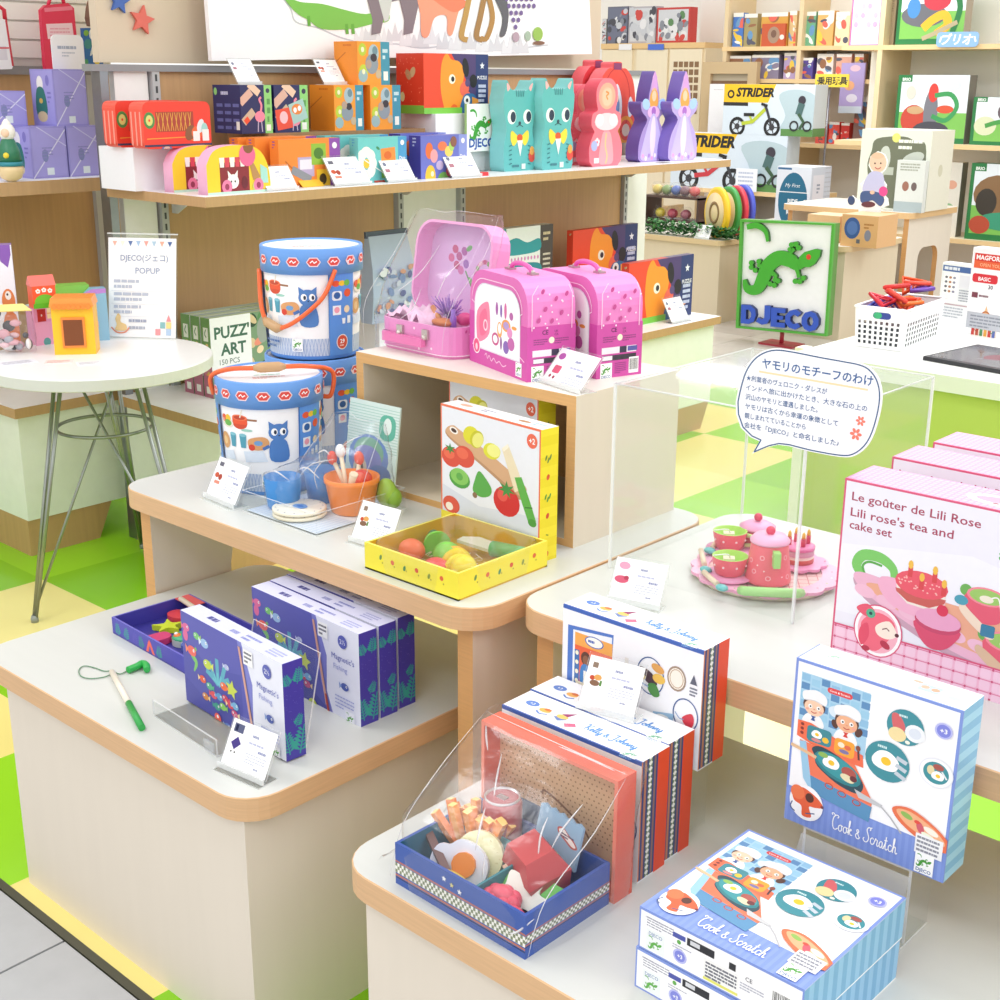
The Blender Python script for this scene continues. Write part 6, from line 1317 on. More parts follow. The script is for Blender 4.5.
    f.ell(14, hh-16, 11, 11.4, 'fcfcfe', n=26); f.blob([(5,hh-20),(10,hh-25),(16,hh-24),(22,hh-21),(25,hh-17),(20,hh-15),(16,hh-14),(18,hh-8),(12,hh-7),(11,hh-13),(6,hh-15)], 'e8643c'); f.ell(8, hh-21, 4.6, 4.6, 'ef7a4c'); f.ell(16, hh-20, 2.8, 3, '5a3428'); f.ell(24.4, hh-17, 1, .9, '7a3a3a'); f.line([(14,hh-9),(20,hh-11)], .7, '4a5f8a'); f.line([(5,hh-14),(4,hh-10),(7,hh-8)], .7, '4a5f8a', True)
    for x0, y0, s_ in ((73,8,0),): pass
    hh = t.hh; t.rect(0, 0, 100, hh, 'fafbfe'); t.line([(0,hh-.4),(100,hh-.4)], 1.2, '7f97dc'); t.line([(.4,0),(.4,hh)], .9, '7f97dc'); t.lizard(12, 6, 9, '9fcfae'); t.text('DJECO', 17, 5.4, 2.6, 'b9cdea', align='c'); lettering(t, 'Cook & Scratch', 30, 17, 6, 'd3e4f6', .5); t.rect(69, 8, 12, 9, 'bcd4e6'); t.ell(72, 12, 2.4, 2.2, 'e6b49a'); t.ell(78, 12.4, 2.4, 2.2, 'e0a88a'); t.ell(66, 8, 3, 1.4, 'e7b59f'); t.ell(90, 15, 3.4, 2.2, 'c6d3f2')
    r.rect(0, 0, 100, r.hh, '7cb2da'); n_ = 10
    for k in range(n_): r.rect(0, (k+.5)*r.hh/n_, 100, r.hh/n_/2, '9ccbe9'); r.lay -= 1
    r.lay += 1; r.rect(0, 0, 4, r.hh, '7f97dc')
cb = carton('cooking_game_box', CW, CD, CH, {'body': '7f97dc', 'left': '7f97dc'}, 'cooking game box standing upright, its front picture facing out', 'game box', (-.572-CW, 1.472, .621), R(0), 'cooking game boxes', [art_cook])
t = thing('acrylic_easel', 'clear plastic stand lifting the upright cooking game box', 'display stand', (-.572-CW+.03, 1.44, .505)); rh = .621-.505
mb = MB(); mb.box(0, -.03, 0, .16, .10, .003, 'ffffff', 'acrylic', mats={'front': 'acrylic_edge', 'right': 'acrylic_edge'}); mb.build('base_plate', t)
for x in (0, .156):
    mb = MB(); mb.box(x, .034, .003, x+.004, .10, rh-.004, 'ffffff', 'acrylic', mats={'front': 'acrylic_edge'}); mb.build('support', t)
mb = MB(); mb.box(0, .034, rh-.004, .16, .094, rh, 'ffffff', 'acrylic', mats={'front': 'acrylic_edge', 'right': 'acrylic_edge'}); mb.build('shelf_plate', t)
mb = MB(); mb.prism([(0, 0), (.16, 0), (.16, -rh*1.02), (0, -rh*1.02)], (0, -.028, .003), (1, 0, 0), Vector((0, -.55, -1)).normalized(), .003, 'e8eaec', 'vinyl'); mb.build('sloping_plate', t)
# two more lying flat: same box laid on its back, with the base side printed
def art_cook_flat(f, r, t, l):
    # t is the picture side now; f the long lower edge with the small print
    A2 = Art(t.mb, t.o, t.u, t.v, t.W, t.H); dummy = Art(MB(), (0, 0, 0), (1, 0, 0), (0, 0, -1), .1, .1)
    art_cook(A2, dummy, Art(MB(), (0, 0, 0), (1, 0, 0), (0, 0, -1), .1, .1), dummy)
    f.rect(0, 0, 100, f.hh, '7f97dc'); f.rect(1, 1.6, 98, f.hh-2.6, 'fafafd'); f.rect(4, 4, 12, 1, 'cfcfda')
    f.bars(5, 4, 18, 4, 1.6, .7, '9a9cac', 2); f.rect(5, 11, 12, 13, 'eef3f4'); f.lizard(6, 15, 10, '5fae4c'); f.text('DJECO', 11, 14.6, 3, '3f6fae', align='c')
    f.rect(22, 5, 8, 3, '4a55a8'); f.ell(26, 9.8, 1.3, 1.3, '5fa84c'); f.bars(22, 12, 12, 2, 1.5, .7, 'b3b5c4', 3); f.ell(27, 18, 4.4, 4.2, 'b9bdf0'); f.ell(27, 18, 3.3, 3.2, '7f86dc'); f.text('+3', 27, 19.2, 3.2, 'ffffff', .02, align='c')
    f.rect(31, 4.4, 17, 4.6, '23242c'); f.rect(33, 5.2, 6, 2.6, 'd4d6dc'); f.rect(42, 11, 21, 13, 'f2f2f2'); f.bars(43, 12.6, 19, 5, 2, 1.2, '6c6e7a', 5); f.rect(42, 22, 21, 1.6, 'e4e36a'); f.rect(57, 6, 4, 4, '2a2a30'); f.bars(64, 14, 14, 3, 1.6, .7, 'b3b5c4', 8); f.text('CE', 67, 12, 3.6, '44464f'); f.barcode(82, 8, 14, 13)
    r.rect(0, 0, 100, r.hh, '8fc0e4'); n_ = 11
    for k in range(n_): r.rect(k*100/n_, 0, 50/n_, r.hh, '74acd4'); r.lay -= 1
    r.lay += 1; r.rect(0, r.hh-.8, 100, .8, 'f6f8fb'); r.rect(0, 0, 100, .8, 'b0c4ee')
lp = at(640, 905, .625)
fl = carton('cooking_game_box', CW, CH, CD-.001, {'body': '7f97dc'}, 'lower cooking game box lying flat at the front', 'game box', (lp.x-.003, lp.y, .505), R(-1), 'cooking game boxes', [art_cook_flat])
again(fl, 'upper cooking game box lying flat, picture side up', (lp.x, lp.y, .565), R(-.6))
# ================================================================ toys on the long shelf
def depth_to(xl, A, B, z):
    lo, hi = 0.0, 1.2
    for _ in range(40):
        m = (lo+hi)/2
        if px((A-m, B, z))[0] > xl: lo = m
        else: hi = m
    return lo
def gplace(xl, xc, xr, ytop, A, z):
    """a box facing the aisle: back-left, front-left and front-right photo columns and the top row -> place and size"""
    a, b = onX(xc, A, z), onX(xr, A, z); return a, b.y-a.y, (depth_to(xl, A, a.y, z) if xl is not None else .05), zat(a, ytop)-z
def gbox(name, label, xl, xc, xr, ytop, A, z, cols, art, cat='game box', group=None, d=None, h=None, eps=6e-5, rot=0):
    a, w_, dd, hh = gplace(xl, xc, xr, ytop, A, z); d = d or dd; hh = h or hh
    o = carton(name, w_, d, hh, cols, label, cat, a, R(90+rot), group, [art], eps=eps); o['_w'] = w_; o['_d'] = d; o['_h'] = hh; return o
def simple(c, *ops):
    def fn(f, r, t, l):
        f.rect(0, 0, 100, f.hh, c)
        for q in ops: q(f, l, t)
    return fn
RZ1 = SZ+.168
# wooden riser bench behind
a, b = onX(218, -4.0, SZ), onX(408, -3.80, SZ); y0, y1 = a.y+.05, b.y+.06
t = thing('riser_bench', 'low wooden riser bench lifting the back row of boxes', 'riser', (-4.0, y0, SZ))
mb = MB(); mb.box(0, 0, .136, .235, y1-y0, .168, '9a7650', 'oak'); mb.build('board', t)
for u in (0, y1-y0-.02):
    mb = MB(); mb.box(0, u, 0, .22, u+.02, .136, '9a7650', 'oak'); mb.build('end_board', t)
# white riser with the red buses
def white_riser(label, xl, xc, xr, ytop, A, d=None):
    a, w_, dd, h = gplace(xl, xc, xr, ytop, A, SZ); mb = MB(); mb.box(0, 0, 0, w_, d or dd, h, 'f2f3f8', 'paper')
    return tag(mb.build('display_block', None, a, R(90)), label, 'display block'), h
o, hb = white_riser('white display block lifting the two red buses', 97, 136, 186, 148, -3.80, .20)
def bus(label, xc, xr, A, z, ytop, rep=None):
    a, b = onX(xc, A, z), onX(xr, A, z); w_ = b.y-a.y; h = zat(a, ytop)-z; d = .075
    t = thing('toy_bus_box', label, 'toy box', a, R(90), 'red bus shaped boxes')
    mb = MB(); q = [(u, -v) for u, v in rounded(0, 0, w_, h, .022, 5)]
    mb.prism(q, (0, 0, 0), (1, 0, 0), (0, 0, -1), d, 'e8402f', 'card', side='ef5a48')
    f = Art(mb, (0, 0, h), (1, 0, 0), (0, 0, -1), w_, h, eps=6e-5)
    f.rect(18, 12, 56, 24, 'a8402f')
    for k in range(8): f.line([(20+k*6.6,13),(24+k*6.6,35)], 1, 'd9a040'); f.lay -= 1; f.line([(24+k*6.6,13),(20+k*6.6,35)], 1, 'd9a040'); f.lay -= 1
    f.lay += 1; f.ell(9, 22, 8, 10, '4f8a4a'); f.ell(9, 22, 5, 6.4, 'd9d27a'); f.ell(9, 22, 1.4, 1.6, 'e8402f'); f.line([(4,44),(60,43),(74,48)], 1.2, 'f29a3c')
    f.ell(68, 38, 7, 10, '8a5a3a', 30); f.ell(78, 38, 8, 8, 'e86a38'); f.ell(84, 30, 5, 9, 'dfe4e6', 20); f.ell(90, 34, 5, 8, '9fd0c8'); f.rrect(24, 54, 16, 12, 3, '4a6aa8'); f.ell(32, 57, 5, 4, 'd8b0a0'); f.ring(52, 64, 12, 10, 1.2, 'd0342a', 18)
    f.flower(8, 80, 8, 'd8ddf0', '8a8fc0', 6); f.flower(88, 62, 6, 'f0c23c', 'ffffff', 5); f.rect(0, h/w_*100-5, 100, 2.4, '3a3a58'); f.rect(72, h/w_*100-20, 10, 12, 'f0ece6'); f.rect(86, h/w_*100-22, 10, 14, 'f0ece6')
    mb.build('box_body', t)
    mb = MB()
    for k in (0, 1, 2): mb.box(-.0012, .012+k*.024, .01, 0, .018+k*.024, h-.03, 'f4a294', 'card')
    mb.build('end_trim', t); return t
bus('red bus shaped box in front on the white block', 145, 212, -3.70, SZ+hb, 102)
bus('red bus shaped box behind, mostly hidden by the front one', 118, 186, -3.84, SZ+hb, 101)
def truck(label, xc, xr, A, ytop):
    a, b = onX(xc, A, SZ), onX(xr, A, SZ); w_ = b.y-a.y; h = zat(a, ytop)-SZ; d = .05
    t = thing('toy_truck_box', label, 'toy box', a, R(90), 'ice cream truck boxes')
    q = [(0, 0), (w_, 0), (w_, -.03), (w_*.97, -h*.55), (w_*.86, -h*.86), (w_*.66, -h), (w_*.30, -h), (w_*.10, -h*.88), (0, -h*.62)]
    q = [q[0], q[1]] + spline(q[2:], False, 3)
    mb = MB(); mb.prism(q, (0, 0, 0), (1, 0, 0), (0, 0, -1), d, 'f6cf32', 'card', side='f2b6d6', smooth_side=True)
    f = Art(mb, (0, 0, h), (1, 0, 0), (0, 0, -1), w_, h, eps=6e-5); H_ = f.hh
    f.rect(20, 20, 46, 38, '8a2a34')
    for k in range(6): f.poly([(20+k*8,14),(28+k*8,14),(27+k*8,26),(21+k*8,26)], ('f4f0ee', 'd9485a')[k % 2])
    f.ell(40, 44, 9, 9, 'f6f2f2'); f.poly([(33,40),(32,30),(38,36)], 'f6f2f2'); f.poly([(47,40),(48,30),(42,36)], 'f6f2f2'); f.ell(37, 44, 1.3, 1.5, '333333', n=6); f.ell(43, 44, 1.3, 1.5, '333333', n=6); f.ell(58, 46, 5, 8, '6a1f2c'); f.rect(18, 58, 56, 6, '8ac04a')
    f.poly([(62,2),(84,40),(72,44)], 'b98a58'); f.ell(64, 12, 13, 14, 'ea6a9a'); f.ell(66, 2, 8, 8, '8a5a3a'); f.poly([(84,24),(95,30),(96,48),(84,48)], 'a8dcd4'); f.ell(78, 52, 8, 8, 'c4d06a')
    f.rect(16, 70, 66, 12, 'f0824a')
    for x in (30, 80): f.ell(x, H_-9, 8, 9, 'ea7fa6'); f.ell(x, H_-9, 3.4, 4, '9a3a5a')
    for k in range(4): f.ell(44+k*7, 72, 3, 6, 'fbf6f0')
    f.flower(10, 66, 7, 'd9542c', 'f6e03c', 5); f.rect(0, H_-3, 100, 3, 'bfe4d2')
    mb.build('box_body', t); return t
truck('ice cream truck shaped box in front at the left of the shelf', 208, 271, -3.52, 147)
truck('ice cream truck shaped box behind, partly hidden by the front one', 174, 236, -3.68, 147)
# domino boxes
def art_domino(two):
    def fn(f, r, t, l):
        H_ = f.hh; f.rect(0, 0, 100, H_, '27285c'); f.rect(76, 0, 24, H_, '8fd07a'); f.ell(88, 14, 6, 6, '3a3a52'); f.bars(84, 34, 10, 3, 22, 14, '5a9a52', 2); f.rect(80, H_-22, 14, 16, 'eef0ea')
        f.rect(-6, 20, 46, 20, 'd9b0a0', -38); f.rect(24, 0, 40, 18, 'e9c8b0', 38); f.rect(2, H_-52, 44, 20, 'c9b49a', -40); f.rect(10, H_-40, 16, 14, 'e4502c', -40)
        f.line([(62,70),(66,50),(60,36),(66,30)], 6, 'f08aa4', True); f.ell(60, 78, 16, 14, 'f08aa4'); f.line([(54,88),(52,H_-4)], 3, 'b9b2d0'); f.line([(64,88),(66,H_-4)], 3, 'b9b2d0')
        if two:
            f.rect(4, 52, 46, 46, 'e4523c', -8); f.ell(26, 72, 12, 14, 'f6c4cc'); f.rect(46, 36, 46, 46, 'a8ccc8', -18); f.ell(66, 54, 16, 12, 'e8863c'); f.ell(60, 56, 5, 6, 'ffffff'); f.ell(73, 52, 5, 6, 'ffffff')
        l.rect(0, 0, 100, l.hh, '2a2b60'); l.ell(10, 14, 6, 8, '8fd07a')
        for k in range(3): l.bars(12+k*30, 40, 22, 5, 16, 7, '6a70b0', k)
        l.bars(30, 14, 50, 1, 5, 7, 'c9cce8', 4)
        l.rect(82, l.hh-26, 12, 18, 'eef0ea')
    return fn
d1 = gbox('domino_game_box', 'dark blue animal domino box at the left of the riser', 215, 242, 273, 85, -3.78, RZ1, {'body': '27285c'}, art_domino(False), group='dark blue domino boxes')
d2 = gbox('domino_game_box', 'dark blue domino box with red and blue cards on its front', None, 275.5, 309, 85, -3.78, RZ1, {'body': '27285c'}, art_domino(True), group='dark blue domino boxes', d=d1['_d'], h=d1['_h'])
def art_orange(f, r, t, l):
    H_ = f.hh; f.rect(0, 0, 100, H_, 'f39a2e'); f.rect(72, 0, 28, H_, '3f8fa8'); f.bars(78, 16, 16, 2, 14, 8, 'cfe4ea', 3); f.rect(80, H_-30, 14, 20, 'f4f0e6')
    for x, y, rx, ry, c in ((16,18,12,14,'b8c83c'), (50,26,16,20,'a8bcc4'), (54,20,8,10,'6f8a96'), (18,66,14,16,'c2d03e'), (44,H_-46,20,22,'8f96a0'), (50,H_-60,10,9,'3a3038'), (16,H_-20,14,14,'9ab4b8'), (34,50,9,10,'b59a8a'), (64,H_-24,9,10,'c9b090')): f.ell(x, y, rx, ry, c)
    f.ell(16, 18, 5, 6, 'f0e8c0'); f.ell(18, 66, 5, 6, 'f0e8c0')
    l.rect(0, 0, 100, l.hh, 'f0912a'); l.bars(40, 8, 40, 1, 5, 5, 'd9701a', 2); l.line([(0,60),(50,30)], 3, 'c9681a')
o1 = gbox('memory_game_box', 'orange animal game box standing on the riser beside the dominoes', 311, 335, 364, 85, -3.78, RZ1, {'body': 'f0912a'}, art_orange, group='orange animal game boxes')
o2 = gbox('memory_game_box', 'orange animal game box at the right end of the riser', 366, 371, 401, 85, -3.78, RZ1, {'body': 'f0912a'}, art_orange, group='orange animal game boxes', d=o1['_d'], h=o1['_h'])
zt = RZ1+o1['_h']
gbox('memory_game_box', 'orange animal game box stacked on top of the other two', 335, 358, 390, 41, -3.79, zt, {'body': 'f0912a'}, art_orange, group='orange animal game boxes')
def shelf_tag(label, x0, x1, A, z, kind, ratio=.66, lean=35):
    a, b = onX(x0, A, z), onX(x1, A, z); price_tag(None, None, z, label, kind, ratio, lean, face=(a, R(90), b.y-a.y))
shelf_tag('price tag standing on top of the dark blue domino boxes', 238, 262, -3.84, RZ1+d1['_h'], 'plain', .9)
shelf_tag('price tag standing on top of the orange game box', 324, 347, -3.84+.0, zt, 'red', .9)
# big fox puzzle on a white block
o, hf = white_riser('white display block under the large fox puzzle box', 400, 436, 492, 114, -3.74)
def fox_art(f, r, t, l):
    H_ = f.hh; f.rect(0, 0, 100, H_, 'e84a2c'); f.blob([(44,-4),(104,-4),(104,H_+4),(50,H_+4),(56,H_*.72),(66,H_*.5),(56,H_*.25)], '4a3a6e'); f.rect(80, 0, 20, H_, '24376e')
    f.blob([(30,4),(36,0),(42,6),(54,8),(62,18),(60,34),(72,50),(60,60),(56,72),(44,80),(36,70),(26,40),(26,16)], 'f7982c'); f.ell(43, 26, 5, 5, 'f4f0dc'); f.ell(44, 26, 2.6, 2.8, '2a2430'); f.ell(46, 58, 6, 6, 'e8632c'); f.poly([(62,46),(80,54),(72,62),(62,60)], '2c2434')
    f.ell(64, 14, 5, 10, '17161e', -10); f.ell(76, 28, 6, 7, '17161e'); f.ell(62, 36, 7, 8, 'ee6a52', 30); f.ell(68, 48, 5, 9, 'ee6a52'); f.ell(67, 30, 4, 4, '5a4a7a')
    f.blob([(56,H_),(60,H_*.72),(70,H_*.66),(80,H_*.72),(84,H_)], '2f6a9e'); f.ell(66, H_*.78, 5, 5, 'eef2f0'); f.ell(66, H_*.78, 2, 2, '222222'); f.poly([(74,H_*.72),(90,H_*.8),(74,H_*.86)], 'f0a040'); f.rect(0, H_*.9, 58, H_*.1, '7cc84c')
    f.text('PUZZLE', 82.5, 26, 5, 'f4f4f8', .02, fit=15); f.bars(84, 32, 12, 4, 5, 3, 'c4cde8', 4); f.bars(84, H_-30, 12, 3, 5, 3, 'c4cde8', 5); f.star(90, 12, 4, 'e8ecf6')
    l.rect(0, 0, 100, l.hh, 'd8402a'); l.ell(60, 46, 9, 14, 'c9b48a', 30); l.ell(44, 52, 9, 14, 'b89a76', -30); l.rect(0, l.hh*.86, 100, l.hh*.14, '7cc84c'); l.ell(22, l.hh*.72, 8, 12, 'dfe6b4')
    for k in range(30): l.ell(random.uniform(10, 95), random.uniform(8, l.hh*.8), 1.4, 1.8, 'f08a6c', n=6); l.lay -= 1
    l.lay += 1
    t.rect(0, 0, 100, t.hh, 'd8402a'); t.rect(60, 0, 40, t.hh, '4a3a6e')
bf = gbox('giant_puzzle_box', 'large red and purple fox puzzle box on the white block', 397, 424, 488, 53, -3.76, SZ+hf, {'body': 'd8402a'}, fox_art, group='fox puzzle boxes')
# front row: duo games
def art_duo(c, strip, kind):
    def fn(f, r, t, l):
        H_ = f.hh; f.rect(0, 0, 100, H_, c); f.rect(82, 0, 18, H_, strip); f.ell(91, 9, 4, 4, 'f0ecf4'); f.text('Duo', 84.5, 34, 7, 'f6f2fa', .02); f.text('Jeu', 84.5, 44, 7, 'f6f2fa', .02)
        if kind == 0:
            f.rect(30, 22, 26, 24, 'b9a8cc'); f.rect(33, 25, 20, 12, 'e6e0ee'); f.rect(52, 6, 24, 26, '8fb83c'); f.ell(64, 18, 8, 7, '4a7a2c'); f.rect(60, 38, 22, 26, 'f3c532'); f.ell(70, 50, 6, 7, '4a3a20'); f.rect(52, 54, 18, 16, 'f0b828'); f.line([(10,26),(52,62)], 2, 'c46a20'); f.line([(20,H_-22),(50,H_-8)], 10, '8a8f98')
        elif kind == 1:
            for k in range(8): f.ell(16+13*math.cos(k*.785), 38+17*math.sin(k*.785), 8, 10, 'f2f3ec', k*45); f.lay -= 1
            f.lay += 1; f.ell(16, 38, 6, 7, 'f0c83c'); f.ell(40, 16, 4, 2, '3f8a60', 30); f.rect(46, 16, 30, 22, 'ef9040', -4); f.ell(60, 27, 8, 6, 'd96a2c'); f.rect(46, 40, 30, 20, '7fc04c', -3); f.text('ml', 52, 56, 14, 'f4f6ea', .02)
            f.line([(0,26),(60,58)], 1.6, 'f2f6f4')
        else:
            for x, y, rx, ry, col in ((18,22,8,12,'e9703c'),(28,30,8,10,'e8a0a8'),(46,16,10,7,'ee7a52'),(60,24,9,8,'f0d06a'),(66,16,6,8,'a8d06a'),(20,60,11,17,'f4c23a'),(14,68,3.4,4,'d9432c'),(24,70,3.4,4,'d9432c'),(24,56,3.4,4,'f6e8c4'),(48,64,12,10,'7fb85a'),(62,54,9,8,'d85a6a'),(40,44,8,7,'c4b0d8'),(58,38,8,6,'f2f0f6'),(76,72,8,12,'3a4a5a'),(70,10,7,8,'8a5a4a')): f.ell(x, y, rx, ry, col)
        l.rect(0, 0, 100, l.hh, c if kind != 2 else '4a3f9c'); l.bars(30, 12, 30, 3, 20, 9, strip if kind != 2 else 'cfd0ee', 3)
    return fn
for kind, c, strip, rows, word in ((0, 'f18a34', '8a4aa8', ((280,341,-3.58,140),(257,318,-3.65,138),(240,300,-3.72,138)), 'orange'), (1, '6fc6c8', '4a9ad0', ((359,407,-3.56,138),(341,389,-3.64,136),(326,373,-3.71,136)), 'turquoise'), (2, '6a72c8', '8a96dc', ((421,467,-3.56,136),(401,446,-3.66,134)), 'violet')):
    names = (['front', 'middle', 'rear'] if len(rows) == 3 else ['front', 'rear']); first = None
    for (x0, x1, A, yt), n_ in zip(rows, names):
        o = gbox('matching_game_box', f'{n_} {word} matching game box of its row on the long shelf', None, x0, x1, yt, A, SZ, {'body': c}, art_duo(c, strip, kind), group=f'{word} matching game boxes', d=.045 if kind < 2 else .06)
for x0, x1, y0_, y1_, c, lab in ((309, 330, 172, 189, 'f4c43a', 'yellow puzzle card lying before the orange matching games'), (381, 391, 166, 182, 'd84a3c', 'red puzzle card leaning before the turquoise matching games')):
    a, b = onX(x0, -3.525, SZ), onX(x1, -3.525, SZ); mb = MB(); X_ = Matrix.Rotation(R(-52), 4, 'X')
    mb.box(0, 0, 0, b.y-a.y, .003, .055, c, 'card', X_); tag(mb.build('puzzle_card', None, a+Vector((-.03, 0, .0025)), R(90)), lab, 'puzzle card', 'loose puzzle cards')
shelf_tag('price tag before the orange matching games', 267, 299, -3.51, SZ, 'plain', .62)
shelf_tag('price tag before the turquoise matching games', 335, 372, -3.51, SZ, 'red', .62)
shelf_tag('price tag between the turquoise and violet matching games', 388, 417, -3.51, SZ, 'plain', .62)
shelf_tag('price tag right of the violet matching games', 452, 482, -3.51, SZ, 'plain', .62)
a = onX(481, -3.52, SZ); mb = MB(); mb.rbox(0, 0, 0, .045, .03, .014, 'd9343c', 'plastic', .003); tag(mb.build('red_stopper', None, a, R(90)), 'small red block at the front edge of the long shelf', 'block')
# little gecko sign
a, b = onX(467, -3.70, SZ), onX(497, -3.70, SZ); t = thing('gecko_sign', 'small white shop sign with green gecko beside the cat boxes', 'sign', a, R(92)); w_ = b.y-a.y; zb = zat(a, 152)-SZ; zt_ = zat(a, 104)-SZ
mb = MB(); mb.box(0, 0, zb, w_, .012, zt_, '9cc47a', 'paint', cols={'front': 'f6f8f6'}); f = Art(mb, (0, 0, zt_), (1, 0, 0), (0, 0, -1), w_, zt_-zb, eps=8e-5, mat='paint')
f.ring(50, f.hh/2, 1, 1, .1, 'ffffff', 3); f.lizard(6, 12, 86, '3f9e34', 'd8402a'); f.text('DJECO', 50, f.hh-10, 26, '2f55a8', .035, align='c', fit=86); mb.build('sign_panel', t)
mb = MB(); mb.box(w_*.3, .012, 0, w_*.7, .016, zb+.05, 'ffffff', 'acrylic'); mb.box(0, -.01, 0, w_, .04, .003, 'ffffff', 'acrylic'); mb.build('clear_stand', t)
# shaped boxes: cats, coaches, dolls, fairies
def shaped(name, label, xc, xr, ytop, A, outline, cols, art, group, d=.075, z=None, h=None):
    z = z or SZ; a, b = onX(xc, A, z), onX(xr, A, z); w_ = b.y-a.y; h = h or zat(a, ytop)-z; mb = MB()
    mb.prism([(u*w_, -v*h) for u, v in outline], (0, 0, 0), (1, 0, 0), (0, 0, -1), d, cols[0], 'card', side=cols[1], smooth_side=True)
    f = Art(mb, (0, 0, h), (1, 0, 0), (0, 0, -1), w_, h, eps=8e-5); f.sy = f.hh/100; art(f)
    return tag(mb.build(name, None, a, R(90)), label, 'toy box', group)
cat_o = [(.06,0),(.94,0)]+spline([(.98,.06),(.98,.28),(.90,.44),(.97,.62),(1.0,.80),(.97,.86),(.93,1.0),(.78,.90),(.5,.88),(.24,.90),(.10,1.0),(.04,.86),(.0,.78),(.04,.62),(.10,.46),(.02,.28),(.02,.06)], False, 3)
def art_cat(f):
    k = f.hh/100
    for x in (26, 74): f.ell(x, 40*k, 13, 8*k, 'eef4f0'); f.ell(x+4, 40*k, 8, 6*k, '22344a')
    f.blob([(20,8*k),(10,3*k),(12,12*k)], 'f0b4b4'); f.blob([(84,12*k),(90,3*k),(78,8*k)], 'f0b4b4')
    for k_ in range(5): f.line([(38+k_*6,11*k),(40+k_*5,18*k)], 2, '2f6f78')
    f.ell(50, 47*k, 4, 2*k, '2f4a54'); f.line([(40,51*k),(50,49*k),(60,51*k)], 1.6, '2f4a54', True)
    f.blob([(50,62*k),(26,55*k),(22,64*k),(32,72*k),(50,64*k),(66,72*k),(78,64*k),(74,55*k)], 'f2d840'); f.ell(50, 63*k, 9, 4*k, 'd9542c'); f.poly([(42,66*k),(60,66*k),(52,84*k)], 'eef2ec')
    for j in range(5): f.line([(18,(72+j*5)*k),(26,(71+j*5)*k)], 2, '2f6f78'); f.line([(76,(72+j*5)*k),(84,(73+j*5)*k)], 2, '2f6f78')
    f.ell(88, 84*k, 10, 7*k, 'd84a3c'); f.ell(88, 78*k, 7, 5*k, 'e8a04a'); f.rect(56, 92*k, 12, 6*k, 'd9e8e4'); f.rect(28, 93*k, 20, 2.4*k, '3a7a84')
shaped('cat_shaped_box', 'turquoise cat shaped box on the right of the pair', 541, 573, 78, -3.58, cat_o, ('5db4b4', '84d0d0'), art_cat, 'turquoise cat shaped boxes')
shaped('cat_shaped_box', 'turquoise cat shaped box on the left of the pair', 503, 535, 80, -3.62, cat_o, ('5db4b4', '84d0d0'), art_cat, 'turquoise cat shaped boxes')
coach_o = [(.2,0),(.8,0)]+spline([(.86,.04),(.98,.22),(1.0,.50),(.92,.78),(.74,.92),(.62,.93),(.6,1.0),(.4,1.0),(.38,.93),(.26,.92),(.08,.78),(0,.50),(.02,.22),(.14,.04)], False, 3)
def art_coach(f):
    k = f.hh/100
    for x in (20, 80): f.ring(50, 48*k, abs(50-x)+6, 42*k, 2, 'c92f2c', 24)
    f.ell(50, 52*k, 15, 24*k, 'd8433c'); f.blob([(50,26*k),(64,48*k),(60,72*k),(40,72*k),(36,48*k)], 'dfe6ee'); f.ell(50, 54*k, 8, 14*k, '6a86b4'); f.ell(50, 44*k, 5, 5*k, 'f2c8a8'); f.blob([(86,42*k),(94,52*k),(90,66*k),(82,66*k),(80,52*k)], 'dfe6ee'); f.ell(20, 56*k, 8, 14*k, 'c6d8e4')
    f.ring(76, 84*k, 22, 18*k, 6, 'f0a030', 18); f.ell(76, 84*k, 10, 8*k, 'e8d8c0'); f.rect(40, 1, 20, 8*k, '8a3a6a')
cz = SZ+.075
mb = MB(); a, b = onX(585, -3.86, SZ), onX(640, -3.80, SZ); t = thing('acrylic_riser', 'clear plastic riser under the red pumpkin coach boxes', 'riser', a, R(90))
for q in ((0, 0, 0, .004, .12, .071), (b.y-a.y+.02, 0, 0, b.y-a.y+.024, .12, .071), (0, 0, .071, b.y-a.y+.024, .12, .075)):
    mb = MB(); mb.box(*q, 'ffffff', 'acrylic', mats={'front': 'acrylic_edge'}); mb.build('clear_panel', t)
shaped('coach_shaped_box', 'red pumpkin coach shaped box behind the pink dolls, front one', 596, 634, 62, -3.80, coach_o, ('e85040', 'ef6a74'), art_coach, 'pumpkin coach boxes', z=cz, d=.07)
shaped('coach_shaped_box', 'red pumpkin coach shaped box at the back, half hidden', 579, 614, 60, -3.90, coach_o, ('e0404a', 'ef6a74'), art_coach, 'pumpkin coach boxes', z=cz, d=.07)
doll_o = [(.14,0),(.86,0)]+spline([(.96,.06),(.98,.22),(.88,.36),(.84,.40),(.93,.48),(.90,.60),(.76,.64),(.80,.74),(.80,.88),(.66,.98),(.5,1.0),(.34,.98),(.20,.88),(.20,.74),(.24,.64),(.10,.60),(.07,.48),(.16,.40),(.12,.36),(.02,.22),(.04,.06)], False, 3)
